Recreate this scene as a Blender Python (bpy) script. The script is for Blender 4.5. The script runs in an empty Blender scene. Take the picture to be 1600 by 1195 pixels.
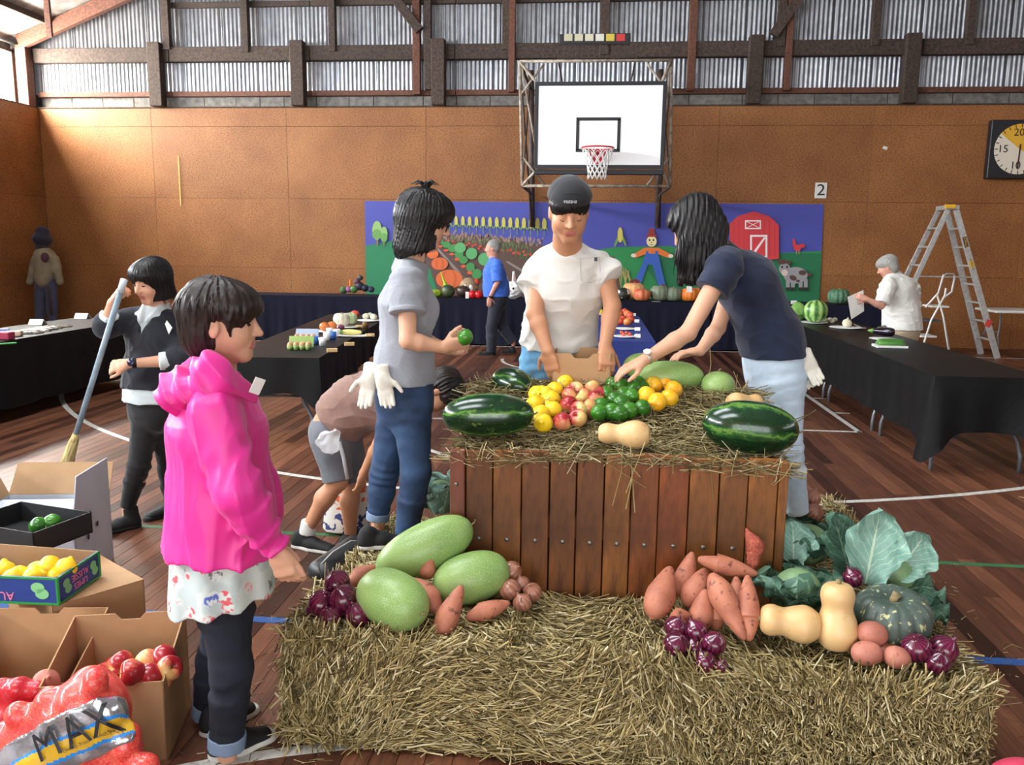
import bpy, bmesh, math, random
import numpy as np
from mathutils import Matrix, Vector
from mathutils.bvhtree import BVHTree
random.seed(7)
rng = np.random.default_rng(7)
scene = bpy.context.scene
COL = scene.collection
# ------------------------------------------------------------------ camera
FPX = 1295.0
CAM = np.array([0.0, 0.0, 1.65])
YAW, ROLL, PITCH = math.radians(5.5), 0.012, math.atan(212 / FPX)
_fw = np.array([-math.sin(YAW) * math.cos(PITCH), math.cos(YAW) * math.cos(PITCH), -math.sin(PITCH)])
_r = np.array([math.cos(YAW), math.sin(YAW), 0.0])
_u = np.cross(_r, _fw)
CR = _r * math.cos(ROLL) + _u * math.sin(ROLL)
CU = -_r * math.sin(ROLL) + _u * math.cos(ROLL)
cam_data = bpy.data.cameras.new('camera')
cam = bpy.data.objects.new('camera', cam_data)
COL.objects.link(cam)
mw = Matrix.Identity(4)
for i in range(3):
 mw[i][0], mw[i][1], mw[i][2], mw[i][3] = CR[i], CU[i], -_fw[i], CAM[i]
cam.matrix_world = mw
cam_data.sensor_fit = 'HORIZONTAL'
cam_data.sensor_width = 36.0
cam_data.lens = FPX / 1600 * 36.0
cam_data.clip_end = 200
scene.camera = cam
def at(px, py, Y=None, Z=None, X=None):
 """world point seen at a photo pixel on the plane y=Y, z=Z or x=X"""
 v = _fw + CR * (px - 800) / FPX + CU * (597.5 - py) / FPX
 if Z is not None:
  t = (Z - CAM[2]) / v[2]
 elif Y is not None:
  t = (Y - CAM[1]) / v[1]
 else:
  t = (X - CAM[0]) / v[0]
 return CAM + v * t
# ------------------------------------------------------------------ world and exposure
world = bpy.data.worlds.new('world')
scene.world = world
world.use_nodes = True
wb = world.node_tree.nodes['Background']
wb.inputs[0].default_value = (0.80, 0.88, 1.0, 1)
wb.inputs[1].default_value = 1.0
vs = scene.view_settings
vs.view_transform = 'Standard'
vs.look = 'None'
vs.gamma = 1.0
vs.use_curve_mapping = False
vs.exposure = EXPOSURE if 'EXPOSURE' in globals() else 0.28
WIN_L, WIN_R, SKY_E, FRONT_E = 66.0, 8.0, 14.0, 5.0     # brightness of the panes; the roof and front ones are added sources
# ------------------------------------------------------------------ object helpers
ORG = {}
def tag(o, label=None, cat=None, group=None, kind=None):
 if label: o['label'] = label
 if cat: o['category'] = cat
 if group: o['group'] = group
 if kind: o['kind'] = kind
 return o
def thing(name, label=None, cat=None, loc=(0, 0, 0), group=None, kind=None):
 o = bpy.data.objects.new(name, None)
 o.empty_display_size = 0.1
 COL.objects.link(o)
 o.location = tuple(float(c) for c in loc)
 ORG[o.name] = np.array([float(c) for c in loc])
 return tag(o, label, cat, group, kind)
def link(name, me, parent=None, loc=None):
 o = bpy.data.objects.new(name, me)
 COL.objects.link(o)
 if parent is not None:
  o.parent = parent
 if loc is not None:
  o.location = tuple(float(c) for c in loc)
 ORG[o.name] = np.zeros(3)
 return o
def org_of(parent):
 s = np.zeros(3)
 while parent is not None:
  s = s + ORG.get(parent.name, np.zeros(3))
  parent = parent.parent
 return s
def np_mesh(name, V, Fq, mats, smooth=False, midx=None):
 """V (n,3) array, Fq list of faces or an (m,k) array"""
 me = bpy.data.meshes.new(name)
 V = np.asarray(V, dtype=np.float32)
 if isinstance(Fq, np.ndarray):
  m, k = Fq.shape
  me.vertices.add(len(V))
  me.vertices.foreach_set('co', V.ravel())
  me.loops.add(m * k)
  me.loops.foreach_set('vertex_index', Fq.astype(np.int32).ravel())
  me.polygons.add(m)
  me.polygons.foreach_set('loop_start', np.arange(0, m * k, k, dtype=np.int32))
  if smooth:
   me.polygons.foreach_set('use_smooth', np.ones(m, dtype=bool))
  if midx is not None:
   me.polygons.foreach_set('material_index', np.asarray(midx, dtype=np.int32))
  me.update(calc_edges=True)
  me.validate()
 else:
  me.from_pydata([tuple(map(float, v)) for v in V], [], [tuple(int(i) for i in f) for f in Fq])
  if smooth:
   me.polygons.foreach_set('use_smooth', np.ones(len(me.polygons), dtype=bool))
  if midx is not None:
   me.polygons.foreach_set('material_index', np.asarray(midx, dtype=np.int32))
  me.update()
 if not isinstance(mats, (list, tuple)):
  mats = [mats]
 for m_ in mats:
  me.materials.append(m_)
 return me
def rotm(rx=0, ry=0, rz=0):
 return np.array(Matrix.Rotation(rz, 3, 'Z') @ Matrix.Rotation(ry, 3, 'Y') @ Matrix.Rotation(rx, 3, 'X'))
def frame_from(d, up=(0, 0, 1)):
 d = np.asarray(d, float); d = d / np.linalg.norm(d)
 up = np.asarray(up, float)
 if abs(d @ up) > 0.97 * np.linalg.norm(up):
  up = np.array([0, 1.0, 0]) if abs(d[1]) < 0.9 else np.array([1.0, 0, 0])
 s = np.cross(up, d); s /= np.linalg.norm(s)
 return s, np.cross(d, s), d
class G:
 """collects shapes (world coordinates) that become ONE mesh object"""
 def __init__(self):
  self.v, self.f = [], []
  self.n = 0
 def add(self, V, F):
  self.v.append(np.asarray(V, float))
  self.f += [tuple(i + self.n for i in f) for f in F]
  self.n += len(V)
  return self
 def box(self, c, s, bev=0.004, R=None):
  hx, hy, hz = s[0] / 2, s[1] / 2, s[2] / 2
  b = min(bev, hx * .49, hy * .49, hz * .49)
  V, F = [], []
  if b <= 0:
   for z in (-hz, hz):
    V += [(-hx, -hy, z), (hx, -hy, z), (hx, hy, z), (-hx, hy, z)]
   F = [(3, 2, 1, 0), (4, 5, 6, 7), (0, 1, 5, 4), (1, 2, 6, 5), (2, 3, 7, 6), (3, 0, 4, 7)]
  else:
   idx = {}
   for sx in (-1, 1):
    for sy in (-1, 1):
     for sz in (-1, 1):
      idx[(sx, sy, sz)] = len(V)
      V += [(sx * hx, sy * (hy - b), sz * (hz - b)), (sx * (hx - b), sy * hy, sz * (hz - b)), (sx * (hx - b), sy * (hy - b), sz * hz)]
   I = lambda a, k: idx[a] + k
   for sx in (-1, 1):
    q = [I((sx, -1, -1), 0), I((sx, 1, -1), 0), I((sx, 1, 1), 0), I((sx, -1, 1), 0)]
    F.append(q if sx > 0 else q[::-1])
    q = [I((-1, sx, -1), 1), I((1, sx, -1), 1), I((1, sx, 1), 1), I((-1, sx, 1), 1)]
    F.append(q[::-1] if sx > 0 else q)
    q = [I((-1, -1, sx), 2), I((1, -1, sx), 2), I((1, 1, sx), 2), I((-1, 1, sx), 2)]
    F.append(q if sx > 0 else q[::-1])
   for a in (-1, 1):
    for b_ in (-1, 1):
     q = [I((a, b_, -1), 0), I((a, b_, -1), 1), I((a, b_, 1), 1), I((a, b_, 1), 0)]
     F.append(q if a * b_ > 0 else q[::-1])
     q = [I((a, -1, b_), 0), I((a, -1, b_), 2), I((a, 1, b_), 2), I((a, 1, b_), 0)]
     F.append(q[::-1] if a * b_ > 0 else q)
     q = [I((-1, a, b_), 1), I((-1, a, b_), 2), I((1, a, b_), 2), I((1, a, b_), 1)]
     F.append(q if a * b_ > 0 else q[::-1])
     for c_ in (-1, 1):
      t = [I((a, b_, c_), 0), I((a, b_, c_), 1), I((a, b_, c_), 2)]
      F.append(t if a * b_ * c_ > 0 else t[::-1])
  V = np.array(V)
  if R is not None: V = V @ np.asarray(R).T
  return self.add(V + np.asarray(c, float), F)
 def beam(self, a, b, w, h, bev=0.004, up=(0, 0, 1)):
  """rectangular bar from a to b; w across, h along 'up'"""
  a, b = np.asarray(a, float), np.asarray(b, float)
  s, u, d = frame_from(b - a, up)
  return self.box((a + b) / 2, (w, h, np.linalg.norm(b - a)), bev, np.stack([s, u, d], 1))
 def tube(self, pts, r, seg=8, close=False, caps=True):
  pts = [np.asarray(p, float) for p in pts]
  n = len(pts)
  rs = r if isinstance(r, (list, tuple, np.ndarray)) else [r] * n
  V, F = [], []
  ps = None
  for i, p in enumerate(pts):
   if close: d = pts[(i + 1) % n] - pts[i - 1]
   else: d = pts[min(i + 1, n - 1)] - pts[max(i - 1, 0)]
   s, u, d = frame_from(d)
   if ps is not None:
    s = ps - d * (ps @ d); s /= np.linalg.norm(s); u = np.cross(d, s)
   ps = s
   for k in range(seg):
    t = 2 * math.pi * k / seg
    V.append(p + rs[i] * (math.cos(t) * s + math.sin(t) * u))
  for i in range(n if close else n - 1):
   for k in range(seg):
    a, b = i * seg + k, i * seg + (k + 1) % seg
    c, d_ = ((i + 1) % n) * seg + (k + 1) % seg, ((i + 1) % n) * seg + k
    F.append((a, b, c, d_))
  if caps and not close:
   F.append(tuple(range(seg))[::-1]); F.append(tuple((n - 1) * seg + k for k in range(seg)))
  return self.add(V, F)
 def lathe(self, prof, seg=24, c=(0, 0, 0), R=None, sq=(1, 1)):
  """prof: list of (r, z)"""
  V, F = [], []
  for r, z in prof:
   for k in range(seg):
    t = 2 * math.pi * k / seg
    V.append((max(r, 1e-4) * math.cos(t) * sq[0], max(r, 1e-4) * math.sin(t) * sq[1], z))
  for i in range(len(prof) - 1):
   for k in range(seg):
    F.append((i * seg + k, i * seg + (k + 1) % seg, (i + 1) * seg + (k + 1) % seg, (i + 1) * seg + k))
  F.append(tuple(range(seg))[::-1]); F.append(tuple((len(prof) - 1) * seg + k for k in range(seg)))
  V = np.array(V)
  if R is not None: V = V @ np.asarray(R).T
  return self.add(V + np.asarray(c, float), F)
 def prism(self, poly, a, b):
  """poly: list of 3D points (planar), extruded by the vector b-a"""
  P0 = [np.asarray(p, float) for p in poly]
  d = np.asarray(b, float) - np.asarray(a, float)
  n = len(P0)
  nrm = sum((np.cross(P0[i] - P0[0], P0[(i + 1) % n] - P0[0]) for i in range(n)), np.zeros(3))
  if nrm @ d > 0: P0 = P0[::-1]
  V = P0 + [p + d for p in P0]
  F = [tuple(range(n)), tuple(range(2 * n - 1, n - 1, -1))]
  F += [((i + 1) % n, i, n + i, n + (i + 1) % n) for i in range(n)]
  return self.add(V, F)
 def sphere(self, c, r, seg=16, ring=10, R=None):
  r = np.broadcast_to(np.asarray(r, float), (3,))
  V = [(0, 0, -1)]
  for i in range(1, ring):
   ph = -math.pi / 2 + math.pi * i / ring
   for k in range(seg):
    t = 2 * math.pi * k / seg
    V.append((math.cos(ph) * math.cos(t), math.cos(ph) * math.sin(t), math.sin(ph)))
  V.append((0, 0, 1))
  F = [(0, 1 + (k + 1) % seg, 1 + k) for k in range(seg)]
  for i in range(ring - 2):
   for k in range(seg):
    F.append((1 + i * seg + k, 1 + i * seg + (k + 1) % seg, 1 + (i + 1) * seg + (k + 1) % seg, 1 + (i + 1) * seg + k))
  b = 1 + (ring - 2) * seg; t_ = len(V) - 1
  F += [(b + k, b + (k + 1) % seg, t_) for k in range(seg)]
  V = np.array(V) * r
  if R is not None: V = V @ np.asarray(R).T
  return self.add(V + np.asarray(c, float), F)
 def build(self, name, mat, parent=None, smooth=False, kind=None, label=None, cat=None, group=None, center=False):
  V = np.concatenate(self.v) - org_of(parent)
  loc = None
  if center:
   loc = np.array([(V[:, 0].min() + V[:, 0].max()) / 2, (V[:, 1].min() + V[:, 1].max()) / 2, V[:, 2].min()])
   V = V - loc
  me = np_mesh(name, V, self.f, mat, smooth)
  o = link(name, me, parent, loc)
  if center: ORG[o.name] = loc
  return tag(o, label, cat, group, kind)
def smooth_angle(o, deg=40):
 me = o.data
 bm = bmesh.new(); bm.from_mesh(me)
 for e in bm.edges:
  if len(e.link_faces) == 2 and e.calc_face_angle(0) > math.radians(deg): e.smooth = False
 for f in bm.faces: f.smooth = True
 bm.to_mesh(me); bm.free()
 return o
def copy_tree(o, parent=None):
 c = o.copy(); COL.objects.link(c); c.parent = parent
 for ch in list(o.children):
  copy_tree(ch, c)
 return c
ORD = ['first', 'second', 'third', 'fourth', 'fifth', 'sixth', 'seventh', 'eighth', 'ninth', 'tenth', 'eleventh', 'twelfth', 'thirteenth',
       'fourteenth', 'fifteenth', 'sixteenth', 'seventeenth', 'eighteenth', 'nineteenth', 'twentieth']
# ------------------------------------------------------------------ materials
MATS = {}
def srgb(r, g, b):
 f = lambda c: (c / 255 / 12.92) if c / 255 <= 0.04045 else ((c / 255 + 0.055) / 1.055) ** 2.4
 return (f(r), f(g), f(b), 1.0)
class NT:
 def __init__(self, name):
  self.m = bpy.data.materials.new(name)
  self.m.use_nodes = True
  self.t = self.m.node_tree
  self.n = self.t.nodes
  self.b = self.n['Principled BSDF']
 def new(self, typ, **kw):
  nd = self.n.new(typ)
  for k, v in kw.items():
   if hasattr(nd, k): setattr(nd, k, v)
  return nd
 def set(self, nd, **kw):
  for k, v in kw.items():
   nd.inputs[k.replace('_', ' ')].default_value = v
  return nd
 def l(self, a, b): self.t.links.new(a, b)
 def coord(self, scale=(1, 1, 1), src='Object', rot=(0, 0, 0)):
  tc = self.new('ShaderNodeTexCoord'); mp = self.new('ShaderNodeMapping')
  mp.inputs['Scale'].default_value = scale; mp.inputs['Rotation'].default_value = rot
  self.l(tc.outputs[src], mp.inputs['Vector'])
  return mp.outputs['Vector']
 def noise(self, vec, scale=5, detail=4, rough=.55, dist=0):
  nd = self.new('ShaderNodeTexNoise')
  nd.inputs['Scale'].default_value = scale; nd.inputs['Detail'].default_value = detail
  nd.inputs['Roughness'].default_value = rough; nd.inputs['Distortion'].default_value = dist
  if vec is not None: self.l(vec, nd.inputs['Vector'])
  return nd.outputs['Fac']
 def ramp(self, fac, stops, interp='LINEAR'):
  nd = self.new('ShaderNodeValToRGB')
  nd.color_ramp.interpolation = interp
  el = nd.color_ramp.elements
  while len(el) < len(stops): el.new(0.5)
  for e, (p, c) in zip(el, stops):
   e.position = p; e.color = c if len(c) == 4 else (*c, 1)
  if fac is not None: self.l(fac, nd.inputs['Fac'])
  return nd.outputs['Color']
 def mix(self, fac, a, b, typ='MIX'):
  nd = self.new('ShaderNodeMix', data_type='RGBA', blend_type=typ)
  for sock, val in ((nd.inputs[0], fac), (nd.inputs[6], a), (nd.inputs[7], b)):
   if hasattr(val, 'is_linked') or hasattr(val, 'links'): self.l(val, sock)
   else: sock.default_value = val
  return nd.outputs[2]
 def math(self, op, a, b=None):
  nd = self.new('ShaderNodeMath', operation=op)
  for sock, val in ((nd.inputs[0], a), (nd.inputs[1], b)):
   if val is None: continue
   if hasattr(val, 'links'): self.l(val, sock)
   else: sock.default_value = val
  return nd.outputs[0]
 def bump(self, h, strength=.3, dist=.01):
  nd = self.new('ShaderNodeBump')
  nd.inputs['Strength'].default_value = strength; nd.inputs['Distance'].default_value = dist
  self.l(h, nd.inputs['Height'])
  self.l(nd.outputs['Normal'], self.b.inputs['Normal'])
  return nd
 def base(self, c):
  if hasattr(c, 'links'): self.l(c, self.b.inputs['Base Color'])
  else: self.b.inputs['Base Color'].default_value = c
 def props(self, rough=.5, metal=0, spec=.5, coat=0, sheen=0, sss=0, trans=0, alpha=1):
  i = self.b.inputs
  i['Roughness'].default_value = rough; i['Metallic'].default_value = metal
  i['Specular IOR Level'].default_value = spec; i['Coat Weight'].default_value = coat
  i['Sheen Weight'].default_value = sheen
  i['Transmission Weight'].default_value = trans
  i['Alpha'].default_value = alpha
  return self
def hsvar(nt, col, amount, fac):
 """brightness variation of a colour socket/value by fac in 0..1"""
 nd = nt.new('ShaderNodeHueSaturation')
 if hasattr(col, 'links'): nt.l(col, nd.inputs['Color'])
 else: nd.inputs['Color'].default_value = col
 mr = nt.new('ShaderNodeMapRange')
 nt.l(fac, mr.inputs['Value'])
 mr.inputs['To Min'].default_value = 1 - amount; mr.inputs['To Max'].default_value = 1 + amount
 nt.l(mr.outputs[0], nd.inputs['Value'])
 return nd.outputs['Color']
def M(name, col, rough=.6, col2=None, scale=8, stretch=(1, 1, 1), lo=.35, hi=.65, bump=0, bscale=60, bdist=.004, metal=0, spec=.5,
      rnd=0, isl=0, coat=0, sheen=0, detail=4, src='Object'):
 if name in MATS: return MATS[name]
 nt = NT(name)
 c = col if len(col) == 4 else (*col, 1)
 out = c
 v = None
 if col2 is not None or bump: v = nt.coord(stretch, src)
 if col2 is not None:
  c2 = col2 if len(col2) == 4 else (*col2, 1)
  out = nt.ramp(nt.noise(v, scale, detail), [(lo, c), (hi, c2)])
 if rnd:
  out = hsvar(nt, out, rnd, nt.new('ShaderNodeObjectInfo').outputs['Random'])
 if isl:
  out = hsvar(nt, out, isl, nt.new('ShaderNodeNewGeometry').outputs['Random Per Island'])
 nt.base(out)
 nt.props(rough, metal, spec, coat, sheen)
 if bump: nt.bump(nt.noise(v, bscale, 3), bump, bdist)
 MATS[name] = nt.m
 return nt.m
def emit(name, col, strength):
 if name in MATS: return MATS[name]
 nt = NT(name)
 nt.base((0, 0, 0, 1))
 nt.b.inputs['Emission Color'].default_value = (*col[:3], 1)
 nt.b.inputs['Emission Strength'].default_value = strength
 MATS[name] = nt.m
 return nt.m
# ================================================================== ROOM
WY, XL, XR, YF = 15.0, -10.3, 10.4, -6.0
EAVE, SLOPE = 5.15, 0.385
def roof_z(x):
 return EAVE + SLOPE * (x - XL + .45) if x < 0.05 else EAVE + SLOPE * (XR + .45 - x)
def m_floor():
 nt = NT('floorboard_timber')
 v = nt.coord((26, 1.6, 26), 'Object')
 n = nt.noise(v, 2.0, 6, .6, .4)
 c = nt.ramp(n, [(.25, srgb(84, 54, 42)), (.5, srgb(122, 82, 62)), (.78, srgb(152, 106, 82))])
 geo = nt.math('FRACT', nt.math('ADD', nt.new('ShaderNodeNewGeometry').outputs['Random Per Island'], nt.new('ShaderNodeObjectInfo').outputs['Random']))
 tone = nt.ramp(geo, [(0, srgb(96, 76, 70)), (.18, srgb(165, 150, 144)), (.6, srgb(212, 198, 192)), (1, srgb(255, 242, 230))])
 c = nt.mix(1.0, c, tone, 'MULTIPLY')
 w = nt.noise(nt.coord((1, 1, 1), 'Object'), 1.4, 3)
 nt.base(c)
 nt.props(.4, 0, .38)
 nt.l(nt.ramp(w, [(.3, (.32,) * 3), (.7, (.52,) * 3)]), nt.b.inputs['Roughness'])
 nt.bump(n, .08, .002)
 return nt.m
MFLOOR = m_floor()
MDARKWOOD = M('subfloor_dark', srgb(30, 18, 14), .9, col2=srgb(45, 28, 20))
floor = G().box((0, (YF + WY) / 2, -.06), (XR - XL + .6, WY - YF + .4, .08), 0).build('floor', MDARKWOOD, kind='structure')
# boards: the ones that show largest are parts, the rest one part
bw = 0.088
boards = []
x = XL + .01
while x < XR - .05:
 y = YF + random.uniform(0, 2.4)
 y0 = YF
 while y0 < WY - .02:
  y1 = min(y, WY - .02)
  if y1 - y0 > .1: boards.append((x, y0, y1))
  y0 = y1 + .0015
  y = y0 + random.uniform(1.6, 4.6)
 x += bw + .0018
def board_score(b):
 c = np.array([b[0] + bw / 2, max((b[1] + b[2]) / 2, .5), 0]) - CAM
 d = c @ _fw
 if d < .5 or b[2] < 1.9: return 0
 u, w_ = FPX * (c @ CR) / d, FPX * (c @ CU) / d
 if abs(u) > 860 or w_ > 640: return 0
 return (b[2] - b[1]) * bw / d ** 2
boards.sort(key=board_score, reverse=True)
unit = {}
rest = G()
for i, (bx_, y0, y1) in enumerate(boards):
 if i < 300:
  G().box((bx_ + bw / 2, (y0 + y1) / 2, -.01), (bw, y1 - y0, .02), .0012).build('floorboard', MFLOOR, floor)
 else:
  rest.box((bx_ + bw / 2, (y0 + y1) / 2, -.01), (bw, y1 - y0, .02), .0)
rest.build('floorboards_far', MFLOOR, floor, kind='stuff')
MWHITELINE = M('line_white', srgb(214, 212, 205), .45, col2=srgb(180, 176, 168), scale=30)
MBLUELINE = M('line_blue', srgb(38, 78, 140), .45, col2=srgb(52, 92, 152), scale=30)
MGREENLINE = M('line_green', srgb(48, 98, 62), .45, col2=srgb(66, 112, 72), scale=30)
def line(pts, w, mat, label):
 """flat painted strip along a polyline on the floor"""
 g = G()
 P = [np.array([p[0], p[1], 0.0]) for p in pts]
 V, F = [], []
 n = len(P)
 for i in range(n):
  d = P[min(i + 1, n - 1)] - P[max(i - 1, 0)]
  d /= np.linalg.norm(d)
  s = np.array([-d[1], d[0], 0]) * w / 2
  for z in (.0004, .0016):
   V += [P[i] + s + (0, 0, z), P[i] - s + (0, 0, z)]
 for i in range(n - 1):
  a, b = 4 * i, 4 * i + 4
  F += [(a + 2, a + 3, b + 3, b + 2), (a, a + 2, b + 2, b), (a + 3, a + 1, b + 1, b + 3)]
 g.add(V, F)
 return g.build('court_line', mat, floor, label=label)
def arc(cx, cy, r, a0, a1, n=48):
 return [(cx + r * math.cos(math.radians(a0 + (a1 - a0) * i / n)), cy + r * math.sin(math.radians(a0 + (a1 - a0) * i / n))) for i in range(n + 1)]
line([(-7.6, 3.345), (7.6, 3.345)], .055, MBLUELINE, 'blue painted court line across the floor')
line([(-7.6, 4.45), (7.6, 4.45)], .045, MGREENLINE, 'green painted court line across the floor')
line([(-7.6, 13.72), (7.6, 13.72)], .05, MWHITELINE, 'white painted baseline near the back tables')
line([(-6.9, 13.6), (-6.9, 12.2)] + arc(0, 12.2, 6.9, 180, 360, 90) + [(6.9, 13.6)], .05, MWHITELINE, 'white painted three point arc')
line([(-2.48, 13.6), (-2.48, 7.76)], .05, MWHITELINE, 'white painted side line of the key')
line([(2.48, 13.6), (2.48, 7.735)], .05, MWHITELINE, 'white painted side line of the key by the black table')
line([(-2.5, 7.76), (2.5, 7.76)], .05, MWHITELINE, 'white painted free throw line')
line(arc(0, 7.76, 1.8, 180, 360, 40), .05, MWHITELINE, 'white painted half circle below the free throw line')
line(arc(0, 12.2, 1.32, 180, 360, 30), .05, MWHITELINE, 'white painted small arc under the hoop')
line(arc(0, -.3, 2.88, 60, 125, 30), .05, MWHITELINE, 'white painted circle line under the slip-on shoes')
for yy in (8.67, 9.52, 10.4):
 line([(2.5, yy), (2.66, yy)], .04, MWHITELINE, 'short white tick on the key line')
def m_particle():
 nt = NT('particle_board')
 v = nt.coord((1, 1, 1), 'Object')
 n1 = nt.noise(v, 1.3, 3)
 n2 = nt.noise(nt.coord((1, 1, 1.8), 'Object'), 34, 5, .7)
 c = nt.ramp(n1, [(.3, srgb(160, 108, 64)), (.7, srgb(184, 130, 80))])
 sp = nt.ramp(n2, [(.30, srgb(105, 72, 50)), (.5, srgb(215, 205, 195)), (.72, srgb(255, 248, 235))])
 c = nt.mix(1.0, c, sp, 'MULTIPLY')
 c = hsvar(nt, c, .06, nt.new('ShaderNodeObjectInfo').outputs['Random'])
 nt.base(c)
 nt.props(.55, 0, .35)
 nt.bump(n2, .12, .003)
 return nt.m
MPART = m_particle()
def m_corr():
 nt = NT('corrugated_iron')
 v = nt.coord((1, 1, 1), 'Object')
 n = nt.noise(v, 2.2, 5, .65)
 n2 = nt.noise(nt.coord((14, 14, 1.2)), 1.0, 4)
 c = nt.ramp(n, [(.25, srgb(128, 130, 134)), (.6, srgb(176, 179, 184)), (.85, srgb(126, 118, 108))])
 c = nt.mix(.35, c, nt.ramp(n2, [(.3, srgb(120, 112, 104)), (.6, srgb(225, 226, 230))]), 'MULTIPLY')
 c = hsvar(nt, c, .12, nt.new('ShaderNodeObjectInfo').outputs['Random'])
 nt.base(c)
 nt.props(.38, .75, .5)
 nt.bump(n, .1, .004)
 return nt.m
MCORR = m_corr()
MOLDWOOD = M('old_timber', srgb(48, 38, 33), .8, col2=srgb(80, 64, 54), scale=5, stretch=(6, 6, 6), bump=.3, bscale=30, rnd=.14)
MREDWOOD = M('red_timber', srgb(82, 50, 38), .75, col2=srgb(112, 70, 52), scale=6, stretch=(4, 4, 4), bump=.25, bscale=30, rnd=.12)
MVENT = M('grey_fibre_sheet', srgb(92, 88, 84), .85, col2=srgb(126, 122, 116), scale=9, bump=.4, bscale=50, rnd=.15)
# ---- back wall
wall_back = G().box((0, WY + .22, 3.4), (XR - XL + 1.2, .06, 7.0), 0).build('wall_back', MDARKWOOD, kind='structure')
zrows = [0.0, 1.22, 2.47, 3.74, 4.07]
xs0 = -10.6
cols = [XL] + [x for x in np.arange(-8.13, XR - .3, 2.55)] + [XR]
for r in range(4):
 for i in range(len(cols) - 1):
  G().box(((cols[i] + cols[i + 1]) / 2, WY + .01, (zrows[r] + zrows[r + 1]) / 2),
    (cols[i + 1] - cols[i] - .004, .02, zrows[r + 1] - zrows[r] - .004), .0015).build('panel', MPART, wall_back)
G().box(((XL + XR) / 2, WY + .06, 4.075), (XR - XL, .16, .025), .004).build('panel_cap', MOLDWOOD, wall_back)
def corr_sheet(z0, z1, per=10, pitch=.0762, depth=.009):
 n = per * 8
 V = []
 for z in (z0, z1):
  for k in range(n + 1):
   V.append((k * pitch / 8, -depth * math.cos(2 * math.pi * k / 8), z))
 F = [(k, k + 1, n + 2 + k, n + 1 + k) for k in range(n)]
 return np_mesh('corrugated_sheet', V, F, MCORR, True)
sw = .762
lowm = corr_sheet(4.33, 4.92)
k = 0
x = XL - .1
while x < XR + .1:
 o = link('corrugated_sheet', lowm, wall_back, (x, WY + .12 + .004 * (k % 2), 0))
 top = max(roof_z(x), roof_z(x + sw)) + .12
 if top > 5.2:
  key = round(min(top, 7.4), 1)
  if key not in unit: unit[key] = corr_sheet(5.0, key)
  link('corrugated_sheet', unit[key], wall_back, (x + .03, WY + .12 + .004 * (k % 2), 0))
 x += sw - .05
 k += 1
# fibre panels of the dark strip
x = XL
while x < XR:
 w_ = random.choice([.45, .6, .6, .9])
 G().box((x + w_ / 2, WY + .11 + random.uniform(0, .01), 4.18), (w_ - .012, .012, .2), .002).build('vent_panel', MVENT, wall_back)
 x += w_
# sill rail, big beam and top rail
for i in range(8):
 xa = XL + i * 2.6; xb = min(xa + 2.59, XR)
 G().box(((xa + xb) / 2, WY + .07, 4.315), (xb - xa, .1, .09), .006).build('sill_rail', MREDWOOD, wall_back)
 G().box(((xa + xb) / 2, WY + .02, 4.985), (xb - xa, .14, .25), .008).build('girt_beam', MOLDWOOD, wall_back)
 if xa > -8.5: G().box(((xa + xb) / 2, WY + .08, 5.84), (xb - xa, .08, .09), .006).build('top_rail', MOLDWOOD, wall_back)
for px_ in (-7.94, -5.31, -2.79, 2.6, 5.12, 7.75):
 G().box((px_, WY - .06, 4.63), (.235, .2, 1.1), .01).build('post', MOLDWOOD, wall_back)
for px_, z0, z1, wid, m in ((-7.72, 5.06, 6.3, .13, MOLDWOOD), (-6.26, 5.0, 6.6, .12, MOLDWOOD), (-4.68, 5.0, 7, .12, MOLDWOOD), (-3.18, 4.27, 7, .13, MREDWOOD),
       (-2.98, 4.35, 7, .12, MOLDWOOD), (-1.51, 4.3, 7, .11, MREDWOOD), (-1.62, 5.0, 7, .12, MOLDWOOD), (.07, 4.9, 7, .16, MOLDWOOD),
       (1.55, 4.3, 7, .13, MREDWOOD), (3.14, 4.3, 7, .11, MREDWOOD), (3.0, 5.0, 7, .14, MOLDWOOD), (4.52, 5.0, 7, .13, MOLDWOOD), (6.01, 5.0, 7, .13, MOLDWOOD)):
 G().box((px_, WY - .03, (z0 + z1) / 2), (wid, .12, z1 - z0), .006).build('stud', m, wall_back)
for a, b in (((615, -5), (656, 48)), ((1250, -5), (1208, 55))):
 G().beam(at(*a, Y=WY - .1), at(*b, Y=WY - .1), .16, .1, .006, up=(0, 1, 0)).build('brace', MOLDWOOD, wall_back)
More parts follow.
